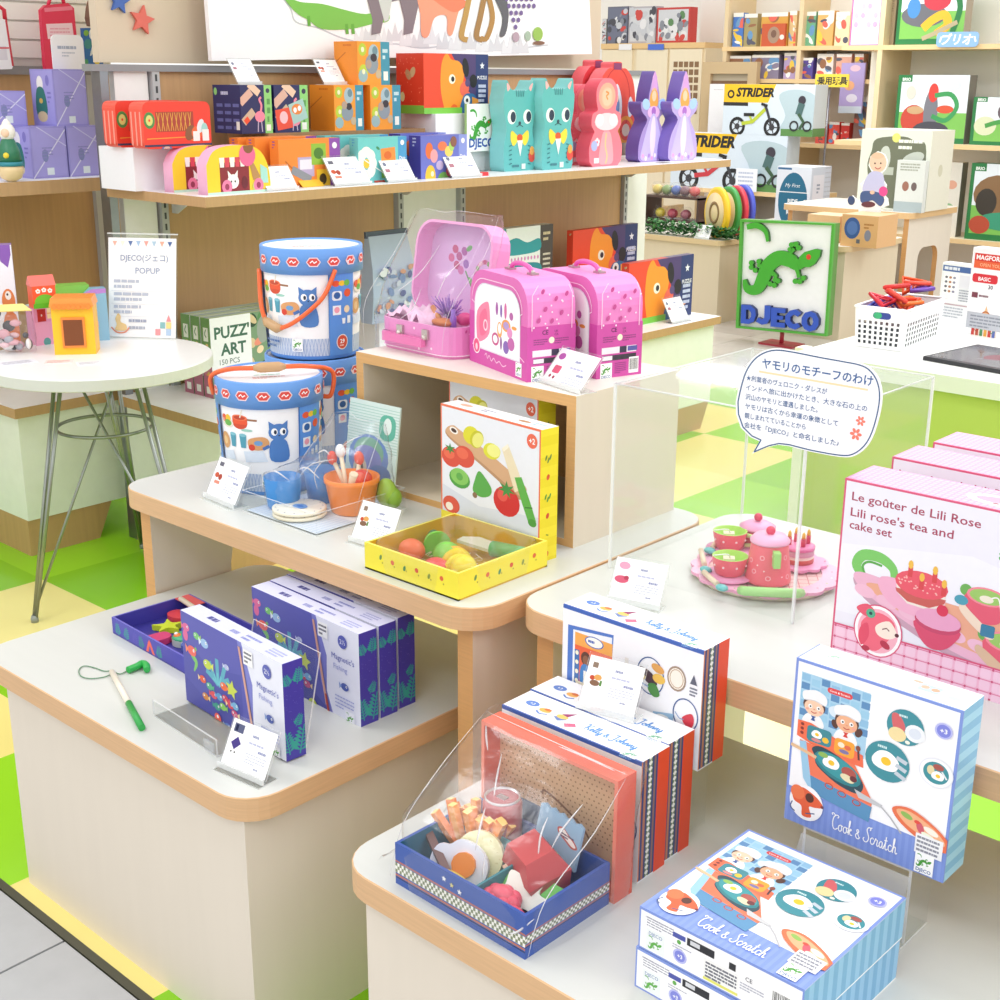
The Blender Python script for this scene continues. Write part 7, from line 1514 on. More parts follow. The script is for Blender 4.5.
def art_doll(f):
    k = f.hh/100; f.ell(50, 20*k, 24, 15*k, 'f4a890'); f.ell(50, 21*k, 16, 11*k, 'f2b49a'); f.blob([(40,14*k),(60,12*k),(62,26*k),(56,30*k),(44,30*k),(38,24*k)], 'f0c0a4'); f.line([(46,15*k),(54,17*k),(48,20*k),(52,24*k)], 3, 'e08a3c', True)
    f.ell(50, 49*k, 34, 10*k, 'f7d3dc'); f.ell(30, 47*k, 12, 7*k, 'fbe6ea'); f.ell(70, 47*k, 12, 7*k, 'fbe6ea')
    f.blob([(50,60*k),(64,64*k),(72,94*k),(50,98*k),(30,94*k),(38,64*k)], 'f7a0aa'); f.line([(50,62*k),(48,76*k),(54,88*k),(50,97*k)], 4, 'f2c08a', True); f.flower(24, 72*k, 8, 'f9dbe2', 'e86a82'); f.ell(16, 76*k, 9, 6*k, 'a8b4e0'); f.rect(16, 90*k, 14, 6*k, 'f4e6ea')
shaped('doll_shaped_box', 'pink princess doll shaped box standing in front of the coaches', 588, 622, 78, -3.57, doll_o, ('f07a8a', 'e8556a'), art_doll, 'pink doll shaped boxes', d=.07)
shaped('doll_shaped_box', 'pink princess doll shaped box behind, beside the right cat', 568, 600, 84, -3.70, doll_o, ('f07a8a', 'e8556a'), art_doll, 'pink doll shaped boxes', d=.07)
fairy_o = [(.10,0),(.90,0)]+spline([(1.0,.04),(1.0,.18),(.90,.33),(.72,.47),(.92,.56),(.96,.66),(.80,.66),(.72,.62),(.68,.76),(.58,.92),(.5,1.0),(.42,.92),(.32,.76),(.28,.62),(.2,.66),(.04,.66),(.08,.56),(.28,.47),(.10,.33),(.0,.18),(0,.04)], False, 3)
def art_fairy(f):
    k = f.hh/100; f.poly([(42,6*k),(50,0),(58,6*k),(62,20*k),(38,20*k)], 'cf9ad8'); f.ell(50, 26*k, 12, 8*k, 'eeb08a'); f.blob([(40,22*k),(60,22*k),(66,34*k),(58,40*k),(42,40*k),(34,34*k)], 'e8a04c'); f.ell(50, 27*k, 8, 6*k, 'f2c6a6')
    f.ell(22, 36*k, 14, 6*k, 'a8c8ee', 20); f.ell(80, 36*k, 14, 6*k, 'a8c8ee', -20); f.ell(50, 45*k, 22, 7*k, 'e4b4e6'); f.ell(50, 44*k, 8, 5*k, 'a86ac8')
    f.blob([(40,50*k),(60,50*k),(86,82*k),(90,97*k),(50,99*k),(10,97*k),(14,82*k)], 'c4b6ea'); f.blob([(46,52*k),(56,52*k),(60,76*k),(50,96*k),(40,76*k)], 'ecd9f4')
    for k_ in range(7): f.ell(16+k_*11, (93+(k_ % 2)*3)*k, 4, 2.4*k, ('e8a0d0', 'f4ecf8', 'a884d0')[k_ % 3])
shaped('fairy_shaped_box', 'lilac fairy shaped box at the right of the pair', 668, 696, 71, -3.57, fairy_o, ('b9a4e0', '7866b8'), art_fairy, 'lilac fairy shaped boxes', d=.07)
shaped('fairy_shaped_box', 'darker lilac fairy shaped box at the left of the pair', 638, 665, 71, -3.63, fairy_o, ('a48ccc', '6a58a8'), art_fairy, 'lilac fairy shaped boxes', d=.07)
a = onX(664, -3.52, SZ); mb = MB(); mb.box(0, 0, 0, .075, .05, .002, 'f4f4f8', 'paper', Matrix.Rotation(R(-4), 4, 'X')); tag(mb.build('paper_slip', None, a+Vector((0, 0, .004)), R(90)), 'white paper slip lying before the fairy boxes', 'paper')

# ================================================================ goods on the gondola base
BZ = .535
pa_ = at(214, 399, BZ)
def art_puzz(f, r, t, l):
    H_ = f.hh; f.rect(0, 0, 100, H_, '7a9a78'); rg = random.Random(6)
    for k in range(40): f.ell(rg.uniform(30, 100), rg.uniform(0, H_), rg.uniform(3, 9), rg.uniform(3, 8), rg.choice(('5a8a5a', '9fb86a', 'd9c49a', 'e06a52', 'f0d8b0', '4a6f62', 'e8907a', '2f4a3a')), rg.uniform(0, 90)); f.lay -= 1
    f.lay += 1; f.blob([(62,10),(70,4),(78,10),(76,26),(66,34),(60,24)], '9aa49a'); f.rect(0, 0, 52, 62, 'f0f3f4')
    f.text("PUZZ'", 5, 22, 17, '3f6a58', .03); f.text('ART', 12, 40, 17, '3f6a58', .03); f.text('150 PCS', 10, 50, 8, '3f6a58'); f.bars(8, 54, 36, 1, 3, 3, 'c4cfcf', 2); f.rect(8, H_-18, 12, 12, 'eef0ea')
    l.rect(0, 0, 100, l.hh, 'c47a8a'); l.rect(0, 0, 100, l.hh*.6, '6f9a5a')
    for k in range(14): l.ell(rg.uniform(5, 95), rg.uniform(l.hh*.32, l.hh*.8), rg.uniform(12, 26), rg.uniform(10, 30), rg.choice(('e09a3c', 'd8b45a', '7fa85a', 'c8703c', 'e8c88a')), 0, 10); l.lay -= 1
    l.lay += 1; l.rect(0, l.hh*.72, 100, l.hh*.28, 'b06a80'); l.rect(24, l.hh*.12, 52, l.hh*.17, 'eef2ea'); l.line([(56,l.hh*.14),(40,l.hh*.2),(56,l.hh*.24)], 8, '5a8a5a', True); l.rect(26, l.hh*.86, 48, l.hh*.09, 'eef0ea')
    t.rect(0, 0, 100, t.hh, 'b9cfae'); t.rect(0, t.hh*.3, 100, t.hh*.2, '9ab4d0')
PW, PH, PD = .33, zat(pa_, 319)-BZ, .052
pz = carton('art_puzzle_box', PW, PD, PH, {'body': '8aa884'}, 'art puzzle box in front, its picture facing the aisle', 'game box', pa_, R(90), 'art puzzle boxes', [art_puzz], eps=6e-5)
again(pz, 'art puzzle box in the middle of the three', (pa_.x-.058, pa_.y, BZ), R(90)); again(pz, 'art puzzle box at the back of the three', (pa_.x-.116, pa_.y, BZ), R(90))
def blockat(label, x0, x1, A, z0, h, d):
    a, b = onX(x0, A, z0), onX(x1, A, z0); mb = MB(); mb.box(0, 0, 0, b.y-a.y, d, h, 'eceef0', 'paper'); tag(mb.build('display_block', None, a, R(90)), label, 'display block')
blockat('long white display block on the gondola base behind the vanity cases', 380, 640, -3.78, BZ, .17, .22)
def art_croc(f, r, t, l):
    H_ = f.hh; f.rect(0, 0, 100, H_, 'eaf0f2'); f.rect(72, 0, 28, H_, '4a4440'); f.blob([(-4,22),(20,14),(44,22),(70,18),(72,34),(40,38),(-4,36)], '2f9aa4'); f.poly([(-2,40)]+[(k*7, 38 if k % 2 else 48) for k in range(11)]+[(72,40),(72,52),(-2,52)], 'eef0ee'); f.blob([(-4,50),(40,50),(72,54),(72,70),(30,72),(-4,66)], '2a8a96')
    for k in range(10): f.ell(4+k*7, 44, 2, 3, 'd98ac4', n=6)
    f.bars(78, 10, 16, 2, 8, 4, 'd9c8a4', 2); f.bars(78, 40, 16, 6, 7, 3, 'd9d0c0', 3); f.rect(0, H_-18, 72, 18, 'b9d8c4'); l.rect(0, 0, 100, l.hh, '6fb4bc')
gbox('giant_puzzle_box', 'crocodile puzzle box behind the pink vanity cases', 497, 506, 552, 229, -3.80, BZ+.17, {'body': 'd8e2e4'}, art_croc, eps=8e-5)
gbox('giant_puzzle_box', 'fox puzzle box standing at the back of the gondola base', 566, 572, 636, 231, -3.80, BZ+.17, {'body': 'd8402a'}, fox_art, group='fox puzzle boxes', eps=8e-5)
gbox('giant_puzzle_box', 'fox puzzle box at the right end of the gondola base', 620, 627, 691, 264, -3.56, BZ, {'body': 'd8402a'}, fox_art, group='fox puzzle boxes', eps=8e-5)
a, b = onX(672, -3.47, BZ), onX(690, -3.47, BZ); price_tag(None, None, BZ, 'price tag at the right end of the gondola base before the fox puzzle', 'plain', .8, 30, face=(a, R(90), b.y-a.y))
# bagged puzzle hanging beside the drums
a, b = onX(374, -3.72, BZ+.17), onX(415, -3.72, BZ+.17); w_ = b.y-a.y; h = zat(a, 233)-a.z
t = thing('bagged_puzzle', 'film bag of blue and grey puzzle pieces behind the kitchen drums', 'bagged toy', a, R(90))
mb = MB(); mb.rings([[(0,.01,0),(w_,.01,0),(w_,.07,0),(0,.07,0)], [(-.01,-.012,h*.3),(w_+.01,-.012,h*.3),(w_+.01,.08,h*.3),(-.01,.08,h*.3)], [(0,.0,h*.6),(w_,.0,h*.6),(w_,.07,h*.6),(0,.07,h*.6)], [(.01,.03,h*.95),(w_-.01,.03,h*.95),(w_-.01,.05,h*.95),(.01,.05,h*.95)]], 'a8b8d0', 'card', False)
f = Art(mb, (0, -.004, h*.62), (1, 0, 0), (0, .02, -1), w_, h*.5, eps=3e-4); rg = random.Random(4)
for k in range(46): f.ell(rg.uniform(8, 92), rg.uniform(2, f.hh), rg.uniform(4, 10), rg.uniform(3, 8), rg.choice(('5f7fb0', '8a98b4', 'b9c4d8', '3f4f8a', 'd9dfe8', '7fa0c8', 'c48a6a')), rg.uniform(0, 90), 8)
mb.build('contents', t)
mb = MB(); mb.box(.0, .034, h*.93, w_, .044, h, '4a5568', 'card'); mb.build('header_card', t)

# ================================================================ left bay: purple boxed dolls
def art_purple(f, r, t, l):
    for q in (f, l):
        q.rect(0, 0, 100, q.hh, '9a94d6'); q.rect(4, 4, 92, q.hh-8, 'a49ede')
    H_ = f.hh; f.line([(100,8),(0,H_)], 3, 'dcdcf2'); f.line([(20,0),(100,50)], 2.4, 'c9c8ec'); f.ell(38, H_*.56, 9, 16, '7f88b8'); f.rect(40, H_-26, 20, 18, 'dfeaf0'); f.bars(30, H_*.4, 30, 4, 8, 3, '8a88c4', 2)
    l.ell(40, l.hh*.26, 14, 18, 'f2efee'); l.blob([(24,l.hh*.36),(56,l.hh*.36),(64,l.hh*.8),(18,l.hh*.8)], '2f7a72'); l.ell(42, l.hh*.84, 22, 12, 'd9c49a'); l.ell(40, l.hh*.56, 8, 6, 'd9b45a'); l.ell(74, l.hh*.2, 8, 12, '7f78c4'); l.bars(70, l.hh*.4, 16, 3, 10, 4, '7f78c4', 3)
pb = gbox('doll_box', 'lilac doll box in the lower row, left of the pair', 12, 34, 69, 127, -4.30, LZ, {'body': '9a94d6'}, art_purple, group='lilac doll boxes')
gbox('doll_box', 'lilac doll box in the lower row, right of the pair', None, 70.5, 104, 127, -4.30, LZ, {'body': '9a94d6'}, art_purple, group='lilac doll boxes', d=pb['_d'], h=pb['_h'])
gbox('doll_box', 'lilac doll box stacked on top of the lower pair', 26, 57, 89, 69, -4.31, LZ+pb['_h'], {'body': '9a94d6'}, art_purple, group='lilac doll boxes', d=pb['_d'])
gbox('doll_box', 'lilac doll box stacked at the left edge of the photo', None, -8, 28, 91, -4.40, LZ+pb['_h'], {'body': '8f88d0'}, art_purple, group='lilac doll boxes', d=pb['_d'])
gbox('doll_box', 'lilac doll box under the leftmost stacked one', None, -6, 31, 128, -4.405, LZ, {'body': '8f88d0'}, art_purple, group='lilac doll boxes', d=.1, h=pb['_h'])
a = onX(9, -4.265, LZ); s_ = .0036; t = thing('roly_poly_doll', 'green wobbly doll with white hood at the left edge of the shelf', 'doll', (a.x+.02, a.y, LZ), R(45))
mb = MB(); mb.lathe([(.012, 0), (.034, .012), (.040, .034), (.040, .050)], 'e8cfa0', 'paint', 24); mb.lathe([(.0415, .050), (.0415, .064)], '2f8a9a', 'paint', 24); mb.build('base', t)
mb = MB(); mb.lathe([(.039, .064), (.034, .10), (.022, .132), (.014, .14)], '2f7a5a', 'paint', 24); mb.ball((.0, -.034, .085), (.010, .008, .010), 'e8d23c'); mb.build('body', t)
mb = MB(); mb.ball((0, 0, .158), (.027, .026, .030), 'f2f0ea'); mb.lathe([(.02, .172), (.012, .19), (.004, .2)], 'f2f0ea', 'paint', 16); mb.ball((0, -.02, .156), (.014, .010, .015), 'f0cdb0'); mb.build('head', t)
a, b = onX(54, -4.42, LZ+2*pb['_h']), onX(86, -4.42, LZ+2*pb['_h']); mb = MB(); w_ = b.y-a.y; mb.prism([(u, -v) for u, v in rounded(0, 0, w_, w_*1.05, .02, 4)], (0, 0, 0), (1, 0, 0), (0, 0, -1), .004, 'f8f8fb', 'paper')
f = Art(mb, (0, 0, w_*1.05), (1, 0, 0), (0, 0, -1), w_, w_*1.05, eps=8e-5); f.bars(18, 30, 66, 1, 5, 8, 'a9b4c8', 2); f.bars(30, 46, 40, 2, 8, 4, 'c9cfda', 3)
tag(mb.build('shelf_card', None, a, R(90)), 'white rounded card standing on top of the lilac doll boxes', 'card')
# things hung on the slatted wall
def hung(name, label, pts, X, d, col, art, cat, side=None):
    mb = MB(); P = [atX(x, y, X) for x, y in pts]; mb.prism([(p.y, -p.z) for p in P], (X, 0, 0), (0, 1, 0), (0, 0, -1), d, col, 'card', side=side)
    a = photo_art(mb, X, 1.2e-4, 'card'); art(a); return tag(mb.build(name), label, cat)
def art_bag(a):
    a.poly([(46,24),(72,23),(74,38),(48,39)], 'f4d3de'); a.bars(50, 28, 20, 3, 3.4, 1.4, 'e8a4b8', 2); a.poly([(50,45),(75,43),(76,52),(51,52)], '6a3a48'); a.poly([(44,8),(72,6),(72.6,10),(44.6,12)], 'f2809a')
    for k in range(6): a.ell(53+k*4, 48, 1.6, 2.4, 'b85a72', n=6)
o = hung('toy_bag', 'pink red toy carry bag hanging on the slatted wall', [(41,10),(46,5),(68,3),(74,8),(79,60),(79,68),(46,70),(45,64)], -4.66, .02, 'e23a5c', art_bag, 'toy bag', 'd82a50')
mb = MB(); mb.tube([atX(x, y, -4.68) for x, y in ((48,6),(50,-2),(56,-6),(62,-4),(64,4))], .007, 'e23a5c', 'plastic'); mb.build('handle', o)
o = hung('toy_bag', 'white and red toy bag at the left edge of the slatted wall', [(-14,22),(0,18),(6,20),(13,66),(12,69),(-14,70)], -4.66, .02, 'eceaee', lambda a: (a.poly([(-10,10+36),(6,46),(8,60),(-10,60)], 'd9d4dc'), a.line([(6,20),(13,66)], 2, 'c03a48'), a.line([(-6,48),(9,48)], 1.6, 'd0505c')), 'toy bag', 'c83a4a')
mb = MB(); mb.tube([atX(x, y, -4.68) for x, y in ((-8,18),(-6,10),(0,7),(4,10),(5,20))], .008, 'd8384c', 'plastic'); mb.build('handle', o)
def art_book(a):
    a.blob([(90,30),(98,32),(96,40),(90,38)], 'e8eef0'); a.ell(88, 44, 4, 5, '3f8a8a'); a.ell(98, 48, 4, 5, '2a6a8a'); a.blob([(94,38),(98,44),(94,52),(90,56),(92,46)], 'cfd8dc'); a.ell(97, 60, 3.4, 4.4, 'e8d040'); a.ell(86, 62, 2.4, 3, '4f9a6a'); a.ell(101, 36, 2, 4, '4fa04a'); a.ell(86, 33, 2.6, 3, '7fb04a')
hung('picture_book', 'blue jungle picture book standing against the slatted wall', [(83,28),(101,27.5),(103.5,66),(86,67)], -4.64, .02, '2f6aa8', art_book, 'book')
hung('plush_toy', 'brown plush toy hanging above the blue picture book', [(90,8),(92,0),(96,-2),(99,6),(98,14),(100,24),(97,27),(91,26),(89,18)], -4.64, .03, '7a5a48', lambda a: (a.ell(94, 4, 2, 2, '4a342a', n=6), a.ell(95, 17, 3, 5, '8f6f5a')), 'plush toy')
# ================================================================ green play table on the right
PZ = .68; pc = at(795, 352, PZ); PX0, PY0, PX1, PY1 = pc.x, pc.y, pc.x+2.0, pc.y+1.25
t = thing('play_table', 'white topped play table with pale green sides', 'table', (PX0, PY0, 0)); w_, d = PX1-PX0, PY1-PY0
mb = MB(); mb.box(0, 0, PZ-.055, w_, d, PZ, 'f1f5f0', 'plastic', cols={'front': 'e2ebdf'}); mb.build('table_top', t)
mb = MB(); mb.box(.05, .02, .04, w_-.03, .04, PZ-.055, 'b4cf62', 'plastic'); mb.build('front_panel', t)
mb = MB(); mb.box(.03, .05, .04, .05, d-.03, PZ-.055, 'b4cf62', 'plastic'); mb.build('side_panel', t)
for x, y in ((.012, .012), (w_-.06, .012), (.012, d-.06), (w_-.06, d-.06)):
    mb = MB(); mb.box(x, y, 0, x+.038, y+.038, PZ-.055, 'eef3ea', 'plastic'); mb.build('leg', t)
mb = MB(); mb.box(-.035, .06, PZ-.02, .0, .12, PZ+.004, 'f2f0d8', 'plastic'); mb.build('corner_clip', t)
# white perforated basket with magnetic shapes
a, rz, bw = base((855,346), (902,352), PZ); hb = zat(at(902, 352, PZ), 311)-PZ; bd = .36
a = a+Vector((0, 0, .0008)); t = thing('toy_basket', 'white perforated plastic basket of magnetic shapes on the play table', 'basket', a, rz)
mb = MB(); g = .008
def taper(u, v, z): k = z/hb*g; return (-k+u*(bw+2*k), -k+v*(bd+2*k), z)
def wall_with_holes(mb, c0, c1, nx, nz, hole):
    """one basket wall between plan corners, with real holes left open between little bars"""
    for j in range(nz+1):
        z0, z1 = (hb*(.10+.62*(j-1)/nz+.62/nz*.62) if j > 0 else 0), (hb*(.10+.62*j/nz) if j < nz else hb)
        mb.add([taper(*c0, z0), taper(*c1, z0), taper(*c1, z1), taper(*c0, z1)], [(0,1,2,3)], 'f7f8fa', 'plastic')
    for j in range(nz):
        z0, z1 = hb*(.10+.62*j/nz), hb*(.10+.62*j/nz+.62/nz*.62)
        for i in range(nx+1):
            s0 = 0 if i == 0 else .06+.88*(i-1)/nx+.88/nx*.5; s1 = 1 if i == nx else .06+.88*i/nx
            p = [(c0[0]+(c1[0]-c0[0])*s, c0[1]+(c1[1]-c0[1])*s) for s in (s0, s1)]
            mb.add([taper(*p[0], z0), taper(*p[1], z0), taper(*p[1], z1), taper(*p[0], z1)], [(0,1,2,3)], 'f7f8fa', 'plastic')
for c0, c1, n_ in (((0,0),(1,0),8), ((1,0),(1,1),13), ((1,1),(0,1),8), ((0,1),(0,0),13)): wall_with_holes(mb, c0, c1, n_, 5, .5)
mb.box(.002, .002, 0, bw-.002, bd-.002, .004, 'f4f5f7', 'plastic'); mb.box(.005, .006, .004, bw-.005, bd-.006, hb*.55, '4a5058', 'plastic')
mb.build('basket_body', t)
mb = MB(); rim = [taper(u, v, hb) for u, v in ((0,0),(1,0),(1,1),(0,1))]; mb.tube([Vector(p) for p in rim for _ in (0,)], .005, 'fbfbfc', 'plastic', 6, closed=True); mb.build('rim', t)
mb = MB(); mb.prism([(u, -v) for u, v in rounded(bw*.34, hb*.74, bw*.72, hb*.90, .012, 4)], (0, -g*.85-.0008, 0), (1, 0, 0), (0, 0, -1), .002, '3a4a9a', 'plastic'); mb.ball((bw*.44, -g*.85-.001, hb*.82), (.016, .001, .012), '3fb07a', 'plastic'); mb.build('handle_opening', t)
bt = t; rg = random.Random(21)
cols = ['e8402c', 'f06a34', 'e23a3a', '8a5ab8', '3f4fc0', 'ef5030', 'f2742c', 'e8384a', '5a54c8', 'f04a3c', '6f4ab0', 'e85a2c', 'f0503a', 'd83434']
for k, c in enumerate(cols):
    n_ = 3 if k % 3 else 4; r_ = .052; cx, cy, cz = rg.uniform(.05, bw-.05), rg.uniform(.05, bd-.08), hb*.72+.012*k*.7
    if c in ('3f4fc0', '5a54c8'): cx, cy, cz = .045, rg.uniform(.05, .12), hb*.92
    X_ = Matrix.Translation((cx, cy, cz)) @ Matrix.Rotation(rg.uniform(0, 6), 4, 'Z') @ Matrix.Rotation(rg.uniform(-.55, .75), 4, 'X') @ Matrix.Rotation(rg.uniform(-.5, .5), 4, 'Y')
    mb = MB(); P = [X_ @ Vector((r_*math.cos(2*PI*i/n_), r_*math.sin(2*PI*i/n_), 0)) for i in range(n_)]; mb.tube(P, .0085, c, 'plastic', 6, closed=True)
    q = [X_ @ Vector((.5*r_*math.cos(2*PI*i/n_), .5*r_*math.sin(2*PI*i/n_), 0)) for i in range(n_)]; mb.tube(q, .004, c, 'plastic', 5, closed=True)
    o = mb.build('magnetic_shape', None, bt.location, rz)
    tag(o, {'e8402c':'red','f06a34':'orange','8a5ab8':'purple','3f4fc0':'blue','5a54c8':'blue','6f4ab0':'purple'}.get(c, 'red or orange') + ' plastic magnetic frame in the heap in the white basket', 'toy', 'magnetic shapes in the basket')
# black slate board
a, b, c_ = at(922, 360, PZ), at(1010, 376, PZ), at(972, 345, PZ)
a = a+Vector((0, 0, .0008)); t = thing('drawing_board', 'black drawing board lying flat on the play table', 'drawing board', a, math.atan2(b.y-a.y, b.x-a.x)); w_, d = .42, (c_-a).length*.9
mb = MB(); mb.rbox(0, 0, 0, w_, d, .014, '26262c', 'plastic', .004); mb.build('frame', t)
mb = MB(); mb.box(.018, .018, .014, w_-.018, d-.018, .0146, '3a3640', 'gloss'); f = Art(mb, (.018, d-.018, .0147), (1, 0, 0), (0, -1, 0), w_-.036, d-.036, eps=8e-5); f.blob([(36,30),(50,24),(58,34),(52,50),(40,56),(32,44)], '7a4a54'); f.line([(34,60),(50,52),(70,58)], 1.6, '9a949c', True); f.line([(60,30),(76,36),(84,50)], 1.4, '857f88', True); mb.build('screen', t)
# magnetic construction set boxes
def art_mag(f, r, t, l):
    H_ = f.hh; f.rect(0, 0, 100, H_, 'f4f5f9'); f.rect(4, 8, 96, 22, 'd8342c'); f.text('MAGFORMERS', 7, 17, 9.5, 'ffffff', .03); f.rect(4, 19, 96, 11, 'e8643c'); f.text('OPEN YOUR MIND', 14, 27, 7, 'f6c8a0')
    f.rrect(4, 38, 42, 24, 4, 'f0f0f4'); f.rrect(4, 38, 42, 13, 4, 'd8303c'); f.text('BASIC', 14, 48, 8, 'ffffff', .02); f.text('30', 32, 59, 8, '444450', .02); f.rect(6, 66, 10, 8, '7a3a4a'); f.bars(18, 69, 18, 1, 3, 3, '8a6a74', 2)
    f.poly([(66,70),(80,52),(104,60),(104,104),(76,98)], '9a3a34'); f.poly([(72,72),(82,60),(100,66),(100,92),(78,90)], '6a3a4a'); f.line([(80,60),(84,92)], 2, 'd9b04a')
    f.poly([(12,112),(12,134),(54,134),(54,112)], 'eadbd0'); f.poly([(24,112),(33,84),(42,112)], 'e8b88a')
    for k, c in enumerate(('c83a34', 'b8503a', '4a8a5a', 'e0a040', 'c83a34', '5a6ab0')): f.rect(12+k*7, 116, 5, 18, c)
    f.ring(33, 100, 8, 8, 2, 'b86a3a', 12); f.ring(20, 118, 7, 7, 1.4, 'a03a34', 4); f.ring(46, 118, 7, 7, 1.4, '4a7a4a', 4)
    f.rect(2, H_-34, 66, 24, 'b9bcc6'); f.bars(8, H_-30, 52, 4, 5, 2.4, '8a8e9a', 2)
a = at(964, 333, PZ); b_ = at(1012, 341, PZ)
carton('magnetic_set_box', .25, .06, zat(a, 247)-PZ, {'body': 'f1f2f6'}, 'white magnetic construction set box standing on the play table', 'game box', a, math.atan2(b_.y-a.y, b_.x-a.x), None, [art_mag], eps=8e-5)
def art_mag2(f, r, t, l):
    H_ = f.hh; f.rect(0, 0, 100, H_, 'eef0f4'); f.rect(2, 6, 96, 14, '4a6aa4'); f.bars(6, 9, 80, 1, 6, 7, 'e4e8f2', 3); f.rect(6, 26, 40, 50, 'f8f8fa'); f.rect(50, 26, 44, 30, 'e2e2ea')
    for k in range(12): f.ell(14+(k % 3)*11, 34+(k//3)*11, 4, 3, ('6a6a74', 'b07a5a', '8a8aa0')[k % 3], n=8)
    f.bars(52, 60, 40, 5, 6, 3, 'a8acb8', 4); f.rect(2, H_-44, 96, 3, 'c0a4ac'); f.bars(8, H_-36, 60, 4, 7, 3, 'b4b8c4', 6)
a = at(937, 320, PZ); b_ = at(968, 325, PZ)
carton('magnetic_set_box', .165, .05, zat(a, 262)-PZ, {'body': 'eceef2'}, 'small white magnetic set box behind, showing its printed back', 'game box', a, math.atan2(b_.y-a.y, b_.x-a.x), None, [art_mag2], eps=8e-5)

# ================================================================ shop floor behind: display blocks, gecko sign
WOODL = 'e2d2b8'
def low_block(label, x_c, y_c, w_, d, h):
    """axis-aligned block whose near right corner stands on photo point (x_c, y_c) of the floor"""
    c_ = at(x_c, y_c, 0); t = thing('display_plinth', label, 'display plinth', (c_.x-w_, c_.y, 0))
    mb = MB(); mb.box(0, 0, 0, w_, d, h-.035, 'dccdb2', 'panel'); mb.build('body', t)
    mb = MB(); o = rounded(-.03, -.03, w_+.03, d+.03, .06); mb.rings([[(p, q, h-.035) for p, q in o], [(p, q, h) for p, q in o]], 'd9bf94', 'ply', False, cap1=False); mb.add([(p, q, h) for p, q in o], [tuple(range(len(o)))], 'eae6da', 'laminate'); mb.build('plinth_top', t); return c_, h
c1, h1 = low_block('pale wooden plinth with greenery and bead toys, left of the gecko sign', 716, 324, 1.25, .75, .565)
c2, h2 = low_block('pale wooden plinth with a cardboard box, right of the gecko sign', 838, 341, .62, .72, .60)
# gecko sign on a stick
SY = at(738, 334, .035).y
def sg(x, y): return atY(x, y, SY)
t = thing('gecko_sign', 'large framed shop sign with green gecko and blue lettering', 'sign', (sg(738, 330).x, SY, 0)); org = Vector(t.location)
def locpt(x, y): p = sg(x, y); return (p.x-org.x, -(p.z))
mb = MB(); q = [locpt(*p) for p in ((737.5,327.5),(828,336),(836,223.5),(742,219))]; mb.prism(q, (0, 0, 0), (1, 0, 0), (0, 0, -1), .05, 'f4f5fa', 'paint', side='5a8a3c'); mb.build('panel', t)
mb = MB(); e = [locpt(*p) for p in ((737.5,327.5),(828,336),(836,223.5),(742,219))]; i_ = [locpt(*p) for p in ((740.4,325.6),(826.0,333.6),(833.4,225.2),(744.2,221.6))]
for k in range(4): j = (k+1) % 4; mb.prism([e[k], e[j], i_[j], i_[k]], (0, -.022, 0), (1, 0, 0), (0, 0, -1), .022, '4fa83a', 'paint')
mb.build('frame', t)
cor = [locpt(*p) for p in ((744,221.8),(833.4,225.2),(740.6,325.6))]
def sgu(u, v):   # 0..100 across and down the white panel
    (x0, y0), (x1, y1), (x2, y2) = cor; return (x0+(x1-x0)*u/100+(x2-x0)*v/100, y0+(y1-y0)*u/100+(y2-y0)*v/100)
mb = MB()
for pts, wd in GECKO:
    ss = spline(pts, False, 5); ww = [a_[0] for a_ in spline([(q_,) for q_ in wd], False, 5)]; L_, Q_ = ribbon(ss, ww); out = L_ + Q_[::-1]
    mb.prism([sgu(a_*.98, b_*.86+1) for a_, b_ in out], (0, -.0240-len(mb.v)*2e-6, 0), (1, 0, 0), (0, 0, -1), .024, '3fa82e', 'paint', side='24661c')
for a_, b_, r_ in GECKO_TOES: mb.prism([sgu((a_+r_*math.cos(k*.7))*.98, (b_+r_*math.sin(k*.7))*.86+1) for k in range(9)], (0, -.0255-len(mb.v)*2e-6, 0), (1, 0, 0), (0, 0, -1), .0245, '3fa82e', 'paint', side='24661c')
mb.prism([sgu(a_*.98, b_*.86+1) for a_, b_ in GECKO_HEAD], (0, -.0272, 0), (1, 0, 0), (0, 0, -1), .025, '3fa82e', 'paint', side='24661c')
mb.build('gecko', t)
mb = MB(); mb.prism([sgu(79*.98+2.6*math.cos(k*.63), 33*.86+1+2.6*math.sin(k*.63)) for k in range(10)], (0, -.0285, 0), (1, 0, 0), (0, 0, -1), .003, 'd8402c', 'paint'); mb.build('gecko_eye', t)
LETT = {'D': [[(0,0),(9,0),(14,4),(15,10),(13,17),(8,20),(0,20)], [(5,5),(5,15),(8,15),(10,12),(10,8),(8,5)]],
        'J': [[(8,0),(14,0),(14,13),(11,19),(6,20.5),(0,18),(2,13),(6,15),(8,13)]], 'E': [[(0,0),(14,0),(14,5),(6,5),(6,8),(12,8),(12,12),(6,12),(6,15),(14,15),(14,20),(0,20)]],
        'C': [[(15,3),(12,7),(8,5),(5,8),(5,12),(8,15),(12,13.5),(15,17),(10,20.5),(4,19),(0,14),(0,7),(4,1.5),(10,-.5)]],
        'O': [[(8,-.5),(13,1.5),(16,7),(16,13),(13,18.5),(8,20.5),(3,18.5),(0,13),(0,7),(3,1.5)], [(8,5),(6,6.5),(5,10),(6,13.5),(8,15),(10,13.5),(11,10),(10,6.5)]]}
